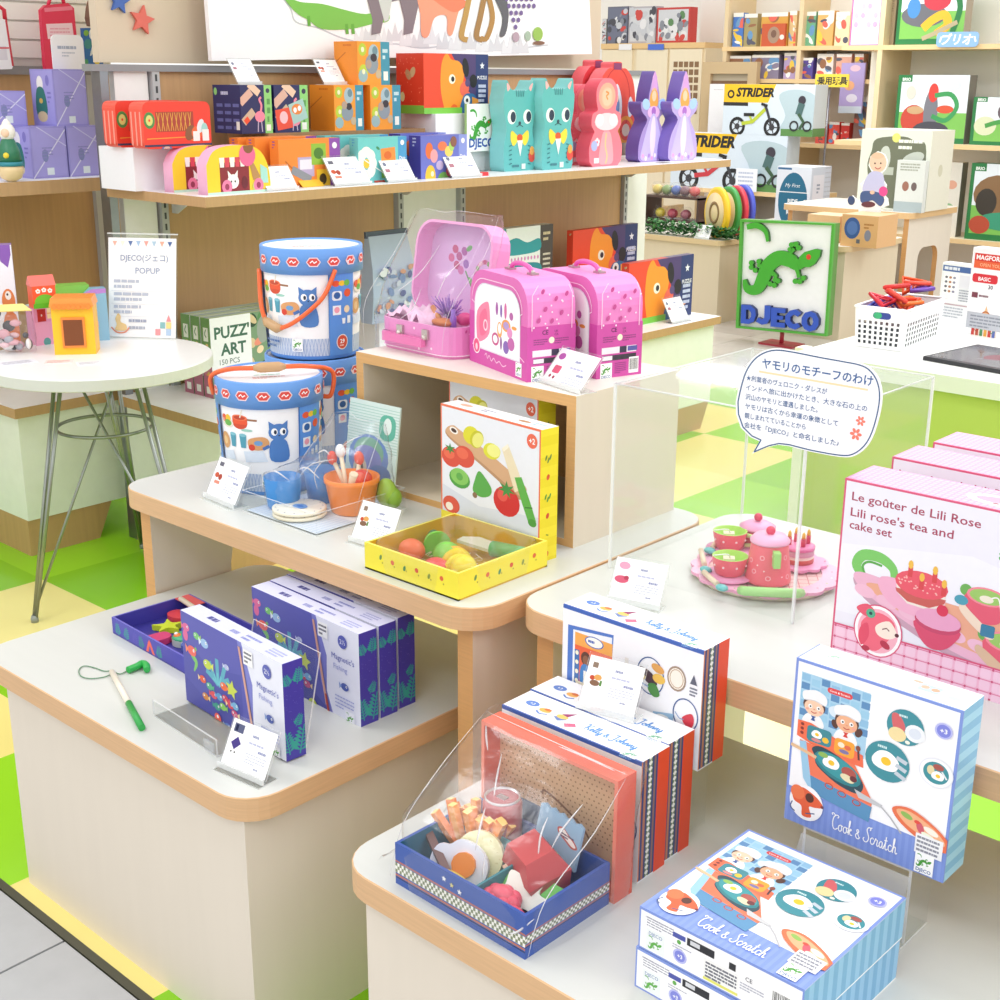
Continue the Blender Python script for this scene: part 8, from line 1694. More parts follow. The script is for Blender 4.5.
for k, (ch, x0, dy) in enumerate((('D', 3, 2), ('J', 21, 1), ('E', 38, 2.4), ('C', 54.5, 2.6), ('O', 73, 3.2))):
    mb = MB(); sx = 1.18
    outer = LETT[ch][0]
    if len(LETT[ch]) > 1:      # closed ring: outer walked once, hole walked back through a hairline seam
        hole = LETT[ch][1]; i0 = min(range(len(outer)), key=lambda i: math.dist(outer[i], hole[0]))
        ring = outer[i0:]+outer[:i0+1]; area = sum(hole[i][0]*hole[(i+1) % len(hole)][1]-hole[(i+1) % len(hole)][0]*hole[i][1] for i in range(len(hole)))
        oa = sum(outer[i][0]*outer[(i+1) % len(outer)][1]-outer[(i+1) % len(outer)][0]*outer[i][1] for i in range(len(outer)))
        hh_ = hole if area*oa < 0 else [hole[0]]+hole[1:][::-1]
        pts = ring + hh_ + [(hole[0][0]+.01, hole[0][1]+.01)]
    else: pts = outer
    mb.prism([sgu(x0+a_*sx, 76.5+dy+b_*.92) for a_, b_ in pts], (0, -.03, 0), (1, 0, 0), (0, 0, -1), .03, '2f55c0', 'paint', side='1c2f6e'); mb.build('letter', t)
zb = sg(738, 330).z
mb = MB(); p_ = sg(726, 338); mb.tube([(.0+.30, .04, 0), (.30, .04, zb+.05)], .014, 'b03040', 'paint', 8); mb.box(.18, -.04, 0, .42, .12, .012, 'a02a38', 'paint'); mb.build('stick_stand', t)

# ---- goods on the left plinth
def onblk(x, c_, h, back): return onY(x, c_.y+back, h)
tr_ = thing('bead_display_rack', 'dark two-tier wooden rack of packed toys on the left plinth', 'display rack', onblk(648, c1, h1, .40)); u0 = Vector(tr_.location); w_ = onblk(702, c1, h1, .40).x-u0.x
for z in (.05, .215):
    mb = MB(); mb.box(0, -.06, z, w_, .14, z+.014, '4a3430', 'paint'); mb.build('rack_shelf', tr_)
for x in (0, w_-.015):
    mb = MB(); mb.box(x, -.06, 0, x+.015, .14, .23, '4a3430', 'paint'); mb.build('rack_side', tr_)
for k, (fx, z, c) in enumerate(((.08,.229,'d8c06a'), (.28,.229,'8aa06a'), (.48,.229,'5f74b8'), (.66,.229,'8a6a74'), (.86,.229,'d86a6a'), (.16,.064,'e4cf4a'), (.42,.064,'c0405a'), (.7,.064,'b86a7a'))):
    mb = MB(); mb.ball((0, 0, .036), (.042, .034, .036), c, 'plastic', 10); mb.rings([[(-.045,-.04,0),(.045,-.04,0),(.045,.04,0),(-.045,.04,0)], [(-.042,-.036,.06),(.042,-.036,.06),(.042,.036,.06),(-.042,.036,.06)], [(-.03,-.01,.09),(.03,-.01,.09),(.03,.01,.09),(-.03,.01,.09)]], 'ffffff', 'window', False)
    tag(mb.build('packed_toy', None, u0+Vector((.02+fx*(w_-.06), .03, z+.001))), {0:'straw yellow',1:'olive',2:'blue',3:'brown red',4:'salmon red',5:'bright yellow',6:'crimson',7:'dusty pink'}[k]+' toy in a clear pack on the '+('upper' if z > .1 else 'lower')+' tier of the dark rack', 'packed toy', 'clear packed toys on the rack')
for k, (x0, c, lab) in enumerate(((716,'e8cf9a','pale wooden disc toy with yellow rim, frontmost of the row'), (727,'3f9a4a','green edged disc toy in the row on the left plinth'), (734,'d8364a','red edged disc toy in the row on the left plinth'), (741,'4a5ac8','blue edged disc toy, last of the row on the left plinth'))):
    p = onblk(x0, c1, h1, .10+.10*k); r_ = .17; mb = MB(); X_ = Matrix.Rotation(R(-22), 4, 'Z') @ Matrix.Rotation(R(90), 4, 'X'); rim = ('f2c428', '3f9a4a', 'd8364a', '4a5ac8')[k]
    mb.lathe([(r_*.9, -.02), (r_, -.014), (r_, .014), (r_*.9, .02)], [rim, rim, rim], 'paint', 28, (0, 0, 0), Matrix.Translation((0, 0, r_)) @ X_, sx=.8)
    mb.lathe([(r_*.78, .019), (r_*.78, .026), (.001, .026)], 'e6cfa0', 'paint', 28, (0, 0, 0), Matrix.Translation((0, 0, r_)) @ X_, sx=.8)
    mb.lathe([(r_*.44, .0262), (r_*.44, .029), (r_*.32, .029), (r_*.32, .0262)], '8a6a3c', 'paint', 20, (0, 0, 0), Matrix.Translation((0, 0, r_)) @ X_, sx=.8, cap0=False, cap1=False)
    tag(mb.build('wooden_disc_toy', None, p), lab, 'toy', 'disc toys on the left plinth')
mb = MB(); rg = random.Random(31); p0, p1 = onblk(646, c1, h1, .03), onblk(742, c1, h1, .03)
for k in range(1000):
    s_ = rg.random(); x = p0.x+(p1.x-p0.x)*s_; y = p0.y+rg.uniform(-.04, .055); z = h1+.004+rg.uniform(.0, .09)*(1-.3*s_); a_ = rg.uniform(0, 6.3); l_ = rg.uniform(.018, .042)
    d_ = Vector((math.cos(a_)*l_, math.sin(a_)*l_, rg.uniform(.0, .8)*l_)); n_ = Vector((-math.sin(a_), math.cos(a_), .3))*l_*.35; P = Vector((x, y, z))
    mb.add([P, P+d_*.5+n_, P+d_, P+d_*.5-n_], [(0,1,2,3)], rg.choice(('2f6a34', '3f8444', '25562c', '5a9a50')), 'leaf')
o = mb.build('leafy_garland'); tag(o, 'green leafy garland along the front of the left plinth', 'garland'); o['kind'] = 'stuff'
a, b = onblk(694, c1, h1, -.02), onblk(709, c1, h1, -.02); price_tag(None, None, h1, 'price tag before the leafy garland on the left plinth', 'plain', .75, 25, face=(a, 0, b.x-a.x))
# ---- goods on the right plinth and its neighbours
def fbox(name, label, x0, y0, x1, y1, Y, d, cols, art=(), cat='game box', group=None, eps=1.4e-4, z=None):
    a = atY(x0, y1, Y) if z is None else onY(x0, Y, z); b = onY(x1, Y, a.z); h = zat(a, y0)-a.z; a.z += .0008
    return carton(name, b.x-a.x, d, h, cols, label, cat, a, 0, group, art, eps=eps)
def art_card(f, r, t, l):
    f.rect(0, 0, 100, f.hh, 'dfae78'); f.ell(30, f.hh*.42, 22, f.hh*.34, '3f5f9a', n=18); f.ell(30, f.hh*.42, 15, f.hh*.22, '5a7ab8'); f.bars(62, 20, 26, 2, 8, 4, 'b4783c', 3); f.ell(74, f.hh*.62, 9, 14, '8a8a9a'); f.rect(44, f.hh*.76, 10, 10, '6a6a74'); t.rect(0, 0, 100, t.hh, 'e8c496')
fbox('cardboard_toy_box', 'brown cardboard toy box with blue circle on the right plinth', 840, 214, 876, 245, c2.y+.02, .26, {'body': 'dcae7a', 'top': 'e8c496'}, [art_card], z=h2)
fbox('cardboard_toy_box', 'flat brown cardboard box behind the gecko sign', 806, 214, 838, 246, c2.y+.12, .2, {'body': 'e0b88a', 'top': 'ecd0a8'}, [lambda f, r, t, l: f.bars(10, 40, 60, 1, 8, 10, 'c08a5a', 2)], z=h2)
# baby standee
mb = MB(); bY = c2.y+.31; bx = [(846,213),(845,204),(852,200),(858,206),(862,198),(860,188),(866,182),(872,178),(868,170),(870,161),(877,156),(884,159),(887,166),(885,174),(880,180),(886,190),(884,200),(887,203),(888,210),(880,213),(876,246),(860,246),(858,214)]
P = [atY(x, y, bY) for x, y in bx]; z0 = h2-min(p.z for p in P)
mb.prism([(p.x, -p.z) for p in P], (0, bY, 0), (1, 0, 0), (0, 0, -1), .01, 'fbfbfd', 'card')
f = Art(mb, (0, 0, 0), (1, 0, 0), (0, 0, -1), 100, 100, eps=2e-4, warp=lambda x, y, off: atY(x, y, bY)+Vector((0, -off, 0)))
f.ell(877.5, 167, 8.6, 10.2, 'f4cdb6'); f.ell(877.5, 160.6, 6.4, 3, 'efc4a8'); f.ell(874.6, 168, .9, 1, '4a3a3a', n=6); f.ell(880.4, 168, .9, 1, '4a3a3a', n=6); f.line([(874.6,172),(877.6,173.6),(880.6,172)], .9, 'c0605a', True)
f.blob([(870,177),(877,176),(883,180),(884,196),(878,199),(866,199),(862,194),(865,184)], 'c9c8ee'); f.blob([(862,196),(878,197),(884,204),(880,211),(872,205),(864,208),(860,205)], '4a5f92'); f.ell(851, 205, 3.6, 4.6, '3f4f7a'); f.ell(868, 209, 7, 3, '6a3a44'); f.ell(872, 197, 2.4, 2, 'f0c4ac')
f.ell(883, 196, 4.4, 5, 'e8509a')
o = mb.build('baby_standee', None, (0, 0, z0)); tag(o, 'cardboard standee of a baby in a pale sweater riding a toy', 'standee')
# ride and roll box
def art_ride(f, r, t, l):
    H_ = f.hh; f.rect(0, 0, 100, H_, 'dfe6f2'); f.rect(2, 3, 40, 5, '3a6a9a'); f.ell(50, H_*.60, 42, H_*.5, '1f6a8c', n=30); f.rect(0, H_*.44, 96, 2.4, 'e8eef4'); f.text('My First', 26, H_*.36, 13, 'eaf2f6', shear=.3); f.text('RIDE', 36, H_*.64, 14, 'eef4f8', .04); f.text('ROLL', 34, H_*.84, 14, 'eef4f8', .04); f.ell(88, H_*.66, 12, 13, 'f0f2f4'); f.ell(88, H_*.62, 5, 6, '7a4a3a'); f.ell(54, H_-2, 18, 10, 'f4f5f8')
    r.rect(0, 0, 100, r.hh, 'cfd6e6'); r.rect(10, r.hh*.14, 56, r.hh*.8, 'e4e4f0'); r.bars(30, r.hh*.3, 16, 3, 9, 5, '8a94ac', 2)
    for k in range(12):
        for j in range(12): r.ell(70+k*3, 4+j*r.hh/12, 1, 2, 'b4b8c4', n=6); r.lay -= 1
pr = onY(776, c2.y-.0, 0)
t0 = thing('display_table', 'wooden nested table holding the ride-on toy box', 'table', (atY(772, 222, 9.3).x, 9.3, 0)); zt_ = atY(772, 222, 9.3).z
mb = MB(); mb.box(-.15, 0, zt_-.04, .5, .5, zt_, 'd8b585', 'ply', cols={'top': 'ece7da'}); mb.build('tabletop', t0)
for x in (-.12, .43):
    mb = MB(); mb.box(x, .05, 0, x+.04, .45, zt_-.04, 'dccdb2', 'panel'); mb.build('leg_panel', t0)
fbox('ride_on_toy_box', 'white box with large blue oval behind the gecko sign', 774, 166, 808, 222, 9.32, .30, {'body': 'dfe6f2', 'top': 'f0f2f6'}, [art_ride], z=zt_)
# the nested table with the arched leg and the window box on it
zq = .75; q0 = at(905, 213, zq)
t = thing('display_table', 'nested wooden table with an arched leg panel behind the play table', 'table', (q0.x, q0.y, 0))
tw_ = .95; mb = MB(); o = rounded(-tw_, 0, .05, .75, .06); mb.rings([[(p, q, zq-.04) for p, q in o], [(p, q, zq) for p, q in o]], 'd9b482', 'ply', False, cap1=False); mb.add([(p, q, zq) for p, q in o], [tuple(range(len(o)))], 'eee9de', 'laminate'); mb.build('tabletop', t)
for x in (-.02, -tw_+.04):
    o = leg_panel(t, x, x+.036, .04, .71, zq-.04, (.22, .53, .5, .08))
def art_win(f, r, t, l):
    H_ = f.hh; f.rect(0, 0, 100, H_, 'dfe4d6'); f.blob([(22,12),(60,8),(78,14),(92,18),(94,60),(90,H_-6),(30,H_-6),(12,52),(16,28)], '6f7460'); f.blob([(30,26),(40,22),(44,40),(36,60),(26,56)], 'c9cfc4'); f.ell(50, 10, 6, 6, 'dcdc7a'); f.bars(54, 12, 34, 2, 8, 4, 'f0f2e6', 2); f.ell(76, 36, 16, 8, 'c4cabf', -20); f.rect(20, 48, 30, 10, 'b9c0b2'); r.rect(0, 0, 100, r.hh, 'e4e2d2'); r.ell(50, r.hh*.5, 10, 12, 'cfccb4'); t.rect(0, 0, 100, t.hh, 'eef0e6')
fbox('window_toy_box', 'pale green toy box with a cut-out window on the nested table', 856, 129, 925, 206, q0.y+.16, .34, {'body': 'e0e4d6', 'right': 'e6e4d6', 'top': 'eef0e8'}, [art_win], z=zq)
fbox('pamphlet_holder', 'small grey and white printed holder before the window toy box', 893, 160, 921, 203, q0.y+.06, .05, {'body': 'd8dcd8'}, [lambda f, r, t, l: (f.bars(12, 10, 70, 3, 9, 5, 'a4a89c', 2), f.ell(36, f.hh*.5, 12, 16, '9a6a5a'), f.ell(66, f.hh*.5, 10, 14, '6a5a5a'), f.rect(0, f.hh*.8, 100, f.hh*.2, 'a9b8bc'))], cat='holder', z=zq)
# ================================================================ far shelving
def shelf_unit(label, x0, x1, boards, Y, d, uprights=(), top=None, back=True):
    xa = atY(x0, boards[0], Y).x; xb = atY(x1, boards[0], Y).x
    t = thing('shelf_unit', label, 'shelving', (xa, Y, 0)); zs = []
    for y in boards:
        z = atY((x0+x1)/2, y, Y).z; zs.append(z); mb = MB(); mb.box(0, 0, z-.035, xb-xa, d, z, 'eacb98', 'ply', cols={'top': 'f0e2c4'}); mb.build('shelf_board', t)
    zt = top or max(zs)+.02
    for x in uprights:
        xx = atY(x, boards[0], Y).x-xa; mb = MB(); mb.box(xx, .003, 0, xx+.04, d-.003, zt, 'e4cda4', 'panel'); mb.build('upright', t)
    if back: mb = MB(); mb.box(0, d, 0, xb-xa, d+.015, zt, 'f6f3ec', 'wall'); mb.build('back_board', t)
    return t, zs
YR = 9.9
t, zr = shelf_unit('long pale wooden shelving of railway sets at the right', 842, 1100, (44, 145, 240), YR, .5, (878, 1095), 2.6)
brio = lambda *ops: (lambda f, r, t, l: ([f.rect(0, 0, 100, f.hh, 'e4ecf2'), f.rect(0, f.hh*.55, 100, f.hh*.45, '7fbf5a'), f.rect(0, 0, 5, f.hh, '2a7a44'), f.rect(5, f.hh*.92, 95, f.hh*.08, '2a7a44'), f.rect(4, 0, 16, f.hh*.10, '2a7a44'), f.text('BRIO', 6, f.hh*.085, 5.4, 'f4f8f4', .03)] + [q(f) for q in ops]))
def trk(c, pts, w_): return lambda f: f.line([(x, y*f.hh/100) for x, y in pts], w_, c, True)
def el(x, y, rx, ry, c): return lambda f: f.ell(x, y*f.hh/100, rx, ry*f.hh/100, c)
fbox('railway_set_box', 'green bordered railway set box on the top shelf at right', 895, -28, 962, 37, YR+.06, .12, {'body': '2a7a44', 'right': 'a89c8c'}, [brio(el(40,60,34,16,'6a6a72'), el(24,50,10,14,'4a8ac8'), el(58,40,20,14,'c83a4a'), trk('f2b634',[(40,78),(54,66),(70,60),(76,74),(60,86)],12), trk('2a7a44',[(80,20),(92,50),(84,84)],8), trk('b8a888',[(40,92),(60,84),(90,70)],6))], group='railway set boxes', z=zr[0])
fbox('railway_set_box', 'green bordered railway set box with a tower on the middle shelf', 893, 75, 963, 141, YR+.06, .13, {'body': '2a7a44', 'right': '8f8a84'}, [brio(el(26,66,18,22,'c84a3a'), el(50,56,10,36,'7a7a84'), el(52,26,7,14,'d8423a'), trk('3f9a5a',[(54,30),(76,28),(86,46),(72,66),(52,60)],6), el(70,50,12,6,'d8563a'), el(52,82,26,14,'4a4a54'), el(28,52,12,6,'c9a47a'), el(20,26,7,10,'d8d4c8'), el(80,14,9,8,'d8e0ea'))], group='railway set boxes', z=zr[1])
fbox('railway_set_box', 'smaller green railway box at the right edge, middle shelf', 969, 97, 1040, 143, YR+.05, .12, {'body': '2a7a44'}, [brio(el(20,60,16,20,'d8dcb8'), el(50,30,14,20,'6a5a64'), el(70,40,14,12,'c83f3a'), trk('4a9a4a',[(20,60),(46,50),(80,60)],6))], group='railway set boxes', z=zr[1])
fbox('railway_set_box', 'jungle railway box at the right edge, lower shelf', 964, 163, 1040, 236, YR+.05, .12, {'body': '2a7a44'}, [brio(el(40,40,34,26,'8a6a4a'), el(24,50,14,18,'3f3a34'), el(66,46,16,14,'d8983a'), el(50,74,34,12,'3f9a7a'), el(18,80,14,12,'b8503a'), el(80,70,14,16,'6a4a3a'))], group='railway set boxes', z=zr[2])
fbox('toy_box', 'pale toy box with animal picture beside the window toy box', 938, 162, 955, 236, YR+.10, .1, {'body': 'e4e0d4', 'right': '8a8478'}, [lambda f, r, t, l: (f.ell(50, f.hh*.3, 30, 24, 'e0a890'), f.ell(40, f.hh*.6, 30, 20, '8fb88a'))], z=zr[2])
def art_pinkp(f, r, t, l):
    f.rect(0, 0, 100, f.hh, 'd86aa4'); f.rect(5, 3, 90, f.hh-6, 'f6dce8')
    for j in range(5):
        for k in range(4): f.ell(18+k*21, 24+j*26, 7, 8, ('e8b4cc', 'd8a4c8', 'f0c4d0')[(j+k) % 3])
fbox('toy_poster_box', 'pink bordered toy box on the top shelf', 849, -20, 879, 37, YR+.06, .08, {'body': 'd86aa4', 'right': '9a8a90'}, [art_pinkp], z=zr[0])
fbox('toy_box', 'brown grey toy box beside the pink bordered box', 880, -10, 893, 37, YR+.10, .1, {'body': 'a89478'}, [lambda f, r, t, l: f.bars(10, 10, 70, 10, 16, 6, '7a6a54', 3)], z=zr[0])
a, b = onY(936, YR-.02, zr[0]), onY(978, YR-.02, zr[0]); mb = MB(); w_ = b.x-a.x; mb.prism([(u, -v) for u, v in rounded(0, -.02, w_, .085, .03, 5)], (0, 0, 0), (1, 0, 0), (0, 0, -1), .01, '8fb8ea', 'card'); f = Art(mb, (0, 0, .085), (1, 0, 0), (0, 0, -1), w_, .105, eps=2e-4); f.text('ブリオ', 50, 26, 26, 'fbfbff', .03, align='c', shear=.15); f.line([(8,22),(12,10)], 4, 'fbfbff'); f.line([(90,10),(94,22)], 4, 'fbfbff')
tag(mb.build('shelf_sign', None, a), 'light blue rounded shelf sign on the top right shelf edge', 'sign')
# toy bays between: hooks and shelves of small packs
YM = 10.6
t, zm = shelf_unit('pale wooden shelving of figures and packs in the middle distance', 722, 876, (46, 79, 143), YM, .45, (723, 797, 872), 2.5)
packs = [(732,13,742,45,'4a7ac8','blue'),(743,14,756,45,'a89a6a','olive'),(760,13,786,45,'d8a44a','amber'),(788,11,795,45,'e0c08a','sand'),(802,12,814,45,'6fae8a','green'),(816,11,832,45,'e8b46a','orange and cream'),(834,12,848,45,'efe2b8','cream'),
         (729,56,750,78,'b8a48c','beige'),(751,55,778,78,'8a8098','violet grey'),(783,53,795,78,'b09ac0','lilac'),(800,58,812,78,'5a4a9a','dark violet'),(816,54,832,78,'f0e4dc','white'),(835,54,850,78,'e8b09a','peach'),(853,54,862,78,'c8a48a','tan'),
         (815,124,826,142,'e05a50','red'),(828,122,838,142,'e8544a','red and white'),(840,123,848,142,'d8403c','deep red'),(757,118,772,142,'d8d4c0','cream green'),(780,116,792,142,'c9b48a','straw'),(852,96,866,142,'8a6a64','brown')]
for x0, y0, x1, y1, c, cn in packs:
    rg = random.Random(int(x0*7+y0)); ops = [(rg.uniform(10, 90), rg.uniform(10, 90), rg.uniform(8, 24), rg.uniform(8, 22), rg.choice(('f4f0ea', 'e86a5a', '5a5a6a', 'f0c84a', '6a9ac8', '9a6a4a', c))) for _ in range(9)]
    z = zm[0] if y1 == 45 else zm[1] if y1 == 78 else zm[2]
    def art_p(f, r, t, l, ops=ops, c=c): f.rect(0, 0, 100, f.hh, c); [f.ell(x, y*f.hh/100, rx, ry*f.hh/100, q, rx*9) for x, y, rx, ry, q in ops]; f.rect(0, 0, 100, f.hh*.12, 'f2efe8')
    fbox('toy_pack', f'{cn} toy pack on the {"upper" if z == zm[0] else "middle" if z == zm[1] else "lower"} shelf in the middle distance', x0, y0, x1, y1, YM+.05+.02*rg.random(), .08, {'body': c}, [art_p], 'toy pack', 'toy packs on the far shelves', z=z)
fbox('toy_box', 'orange brown creature toy box in front on the far shelf', 761, 24, 784, 46, YM+.02, .03, {'body': 'c85a34'}, [lambda f, r, t, l: (f.ell(52, f.hh*.5, 26, 30, 'a88a74'), f.ell(52, f.hh*.45, 12, 14, '7a5a4a'), f.ell(88, f.hh*.6, 10, 9, 'f0e4dc'))], z=zm[0])
# hanging lilac card, yellow aisle sign
o = fbox('toy_card', 'lilac toy card hung in front of the middle shelving', 838, 63, 861, 113, YM-.03, .02, {'body': 'b4a4dc'}, [lambda f, r, t, l: (f.ell(60, 20, 22, 12, 'e8c4d8'), f.ell(40, f.hh*.45, 22, 18, 'f0b48a'), f.ell(54, f.hh*.7, 24, 16, 'e0dcf0'), f.rect(0, f.hh*.86, 100, f.hh*.14, 'd4e0f2'))], cat='toy card')
a = onY(801, YM-.25, 0); t = thing('aisle_sign', 'yellow aisle sign with black Japanese lettering on a thin pole', 'sign', a)
za, zb_ = atY(816, 87, YM-.25).z, atY(816, 74, YM-.25).z; w_ = atY(833, 80, YM-.25).x-atY(800, 80, YM-.25).x
mb = MB(); mb.box(0, 0, za, w_, .012, zb_, 'f2d84a', 'card'); f = Art(mb, (0, 0, zb_), (1, 0, 0), (0, 0, -1), w_, zb_-za, eps=2e-4); f.text('乗用玩具', 52, f.hh*.76, 22, '2a2a30', .03, align='c'); f.ell(8, f.hh/2, 2.4, 2.4, '6a6a70'); f.ell(95, f.hh/2, 2.4, 2.4, '6a6a70'); mb.build('sign_board', t)
mb = MB(); mb.tube([(w_*.42, .02, .02), (w_*.42, .02, za+.02)], .009, '8a8a90', 'metal', 8); mb.lathe([(.12, 0), (.12, .015), (.02, .02)], '8a8a90', 'metal', 16, (w_*.42, .02, 0)); mb.build('pole', t)
# balance-bike boxes
YS = 9.9
def art_bike(c_bike, sx=1.0):
    def fn(f, r, t, l):
        H_ = f.hh; f.rect(0, 0, 100, H_, 'd4e0ec'); f.poly([(0,0),(58,0),(50,H_*.36),(0,H_*.36)], 'f0c022'); f.text('STRIDER', 14, H_*.24, 11, '1c1c20', .05, shear=.2); f.ell(8, H_*.2, 4, 4, '1c1c20'); f.ell(8, H_*.2, 2.2, 2.2, 'f0c022'); f.rect(0, H_*.36, 28, H_*.07, '26262a')
        f.blob([(62,H_*.2),(84,H_*.1),(104,H_*.3),(104,H_*.96),(66,H_*.92),(70,H_*.6)], 'b4c8d0'); f.rect(66, H_*.86, 36, H_*.14, '5a8a4a')
        for x in (17, 56): f.ring(x, H_*.84, 9, 9, 3, '17171b', 18); f.ring(x, H_*.84, 3, 3, 2, '3a3a40', 10); [f.line([(x, H_*.84), (x+7*math.cos(k*1.256), H_*.84+7*math.sin(k*1.256))], 1, '3a3a40') for k in range(5)]
        f.line([(22,H_*.78),(34,H_*.74),(48,H_*.48)], 3.4, c_bike); f.line([(47,H_*.40),(50,H_*.52),(56,H_*.84)], 2.6, '3a3a40'); f.line([(34,H_*.74),(30,H_*.60)], 2, c_bike); f.line([(24,H_*.60),(36,H_*.60)], 3, '1c1c20'); f.line([(43,H_*.38),(50,H_*.42)], 2.4, '1c1c20')
        f.ell(87, H_*.30, 4, 4, '3a3440'); f.line([(87,H_*.36),(84,H_*.58)], 7, '4a6a6a'); f.line([(84,H_*.56),(90,H_*.72),(86,H_*.86)], 3, '3a5a3f'); f.ring(80, H_*.80, 5, 5, 1.6, '2a2a2e', 12); f.ring(94, H_*.80, 5, 5, 1.6, '2a2a2e', 12)
        r.rect(0, 0, 100, r.hh, 'c9d4de'); r.rect(0, r.hh*.84, 100, r.hh*.16, '5a8a4a')
    return fn
t, zs_ = shelf_unit('low pale shelf stacked with balance bike boxes', 652, 812, (190, 236), YS, .42, (654, 806), .5, False)
zst = zs_[0]
s1 = fbox('balance_bike_box', 'balance bike box with red bike, lower of the two', 670, 132, 784, 190, YS+.02, .2, {'body': 'd4e0ec', 'top': 'e8edf4'}, [art_bike('c83a44')], group='balance bike boxes', z=zst)
zup = zst+(zat(onY(670, YS+.02, zst), 132)-zst)
fbox('balance_bike_box', 'balance bike box with yellow green bike, stacked on top', 722, 84, 812, 132, YS+.02, .2, {'body': 'd4e0ec', 'top': 'e8edf4'}, [art_bike('b8c83a')], group='balance bike boxes', z=zup+.0005)
a, b = onY(735, YS-.05, zst), onY(756, YS-.05, zst); mb = MB(); w_ = b.x-a.x; h = zat(a, 168)-zst; mb.box(0, 0, 0, w_, .006, h, 'eef1f8', 'paper'); f = Art(mb, (0, 0, h), (1, 0, 0), (0, 0, -1), w_, h, eps=2e-4); f.bars(12, 14, 70, 5, 16, 7, 'b9c2da', 3); tag(mb.build('product_card', None, a), 'white product card standing before the lower balance bike box', 'card')
# tan frame and white roll beside the bikes
a = onY(693, YS+.62, 0); za = atY(693, 130, YS+.62).z; zb_ = atY(693, 62, YS+.62).z; w_ = onY(745, YS+.62, 0).x-a.x
t = thing('wall_frame', 'tan painted frame opening behind the balance bike boxes', 'frame', a); th = .09
for q in ((0, 0, 0, th, .06, zb_), (w_-th, 0, 0, w_, .06, zb_), (th, 0, zb_-.10, w_-th, .06, zb_)):
    mb = MB(); mb.box(*q, 'c9b08a', 'wall'); mb.build('frame_member', t)
mb = MB(); mb.box(th, .04, 0, w_-th, .055, zb_-.1, 'c0b49c', 'wall'); mb.box(th, .02, zb_-.28, w_-th, .04, zb_-.16, '7a5a40', 'oak'); mb.build('inner_panel', t)
a = onY(701, YS+.30, 0); w_ = onY(721, YS+.30, 0).x-a.x; fbox('paper_roll_box', 'tall white box leaning beside the tan frame', 701, 84, 721, 132, YS+.46, .12, {'body': 'f0eef0', 'right': 'd4d0d4'}, [lambda f, r, t, l: f.bars(20, 20, 50, 1, 4, 3, 'd0ccd0', 2)], cat='box', z=0)
# lego-like brick sets on the far cabinet
YL = 10.9
xa, xb = atY(601, 43, YL).x, atY(705, 43, YL).x; zL = atY(650, 43, YL).z
t = thing('toy_cabinet', 'pale wooden cabinet under the brick set boxes', 'cabinet', (xa, YL, 0)); w_ = xb-xa
mb = MB(); mb.box(0, 0, zL-.05, w_, .45, zL, 'e8c48c', 'ply'); mb.build('top_board', t)
mb = MB(); mb.box(0, .02, 0, w_, .44, zL-.05, 'ecdcbc', 'panel'); mb.build('body', t)
for x in (.02, w_*.36, w_*.68):
    mb = MB(); mb.box(x, .0, .05, x+w_*.30, .02, zL-.06, 'efe2c6', 'panel'); dr = mb.build('door', t)
    if x > w_*.6:
        mb = MB()
        for k in range(5):
            for j in range(7): mb.box(x+.05+k*.06, -.003, zL-.22-j*.07, x+.095+k*.06, .0, zL-.17-j*.07, '8a6a4a', 'oak')
        mb.build('lattice', dr)
for x0, y0, x1, c, lab in ((602,19,606,'9a9488','grey brick set box at the left end of the far cabinet'), (607,7,627,'6a6e80','dark grey brick set box on the far cabinet'), (628,7,655,'b8b4bc','white and grey brick set box, second on the far cabinet'), (656,8,689,'c8403c','red bordered brick set box with green vehicle on the far cabinet')):
    rg = random.Random(x0); ops = [(rg.uniform(8, 92), rg.uniform(12, 92), rg.uniform(5, 16), rg.uniform(5, 14), rg.choice(('e8e8ec', '4a4a54', '8a8e9a', '5f8a5a' if c == 'c8403c' else 'c9ccd4', 'd04a44'))) for _ in range(26)]
    fbox('brick_set_box', lab, x0, y0, x1, 43, YL+.05, .12, {'body': c}, [lambda f, r, t, l, ops=ops, c=c: (f.rect(0, 0, 100, f.hh, c), f.rect(5, 5, 90, f.hh-10, 'd4d6dc' if c != '6a6e80' else '6f748a'), [f.ell(x, y*f.hh/100, rx, ry*f.hh/100, q, rx*7, 8) for x, y, rx, ry, q in ops])], group='brick set boxes', z=zL)
for x0, x1, c, lab in ((619,632,'f0f0f4','white price strip on the edge of the far cabinet'), (648,664,'5a7ad8','blue price strip on the edge of the far cabinet')):
    a, b = atY(x0, 50, YL-.004), atY(x1, 44, YL-.004); mb = MB(); mb.box(0, -.004, 0, b.x-a.x, .0, b.z-a.z, c, 'paper'); tag(mb.build('price_strip', None, a), lab, 'price strip', 'price strips on the far cabinet')
mb = MB(); a = atY(704, -60, YL+.6); b = atY(722, 62, YL+.6); mb.box(a.x, YL+.6, 0, b.x, YL+1.0, 3.0, 'f6f4f0', 'wall'); struct(mb.build('wall_column'))
mb = MB(); a = atY(745, 3, 11.4); b = atY(880, -3, 11.4); mb.box(a.x, 11.4, a.z, b.x, 11.43, b.z+.25, '3f5fb8', 'paint'); tag(mb.build('header_board', None, (0, 0, 0)), 'blue header board along the top of the far shelving', 'header board')
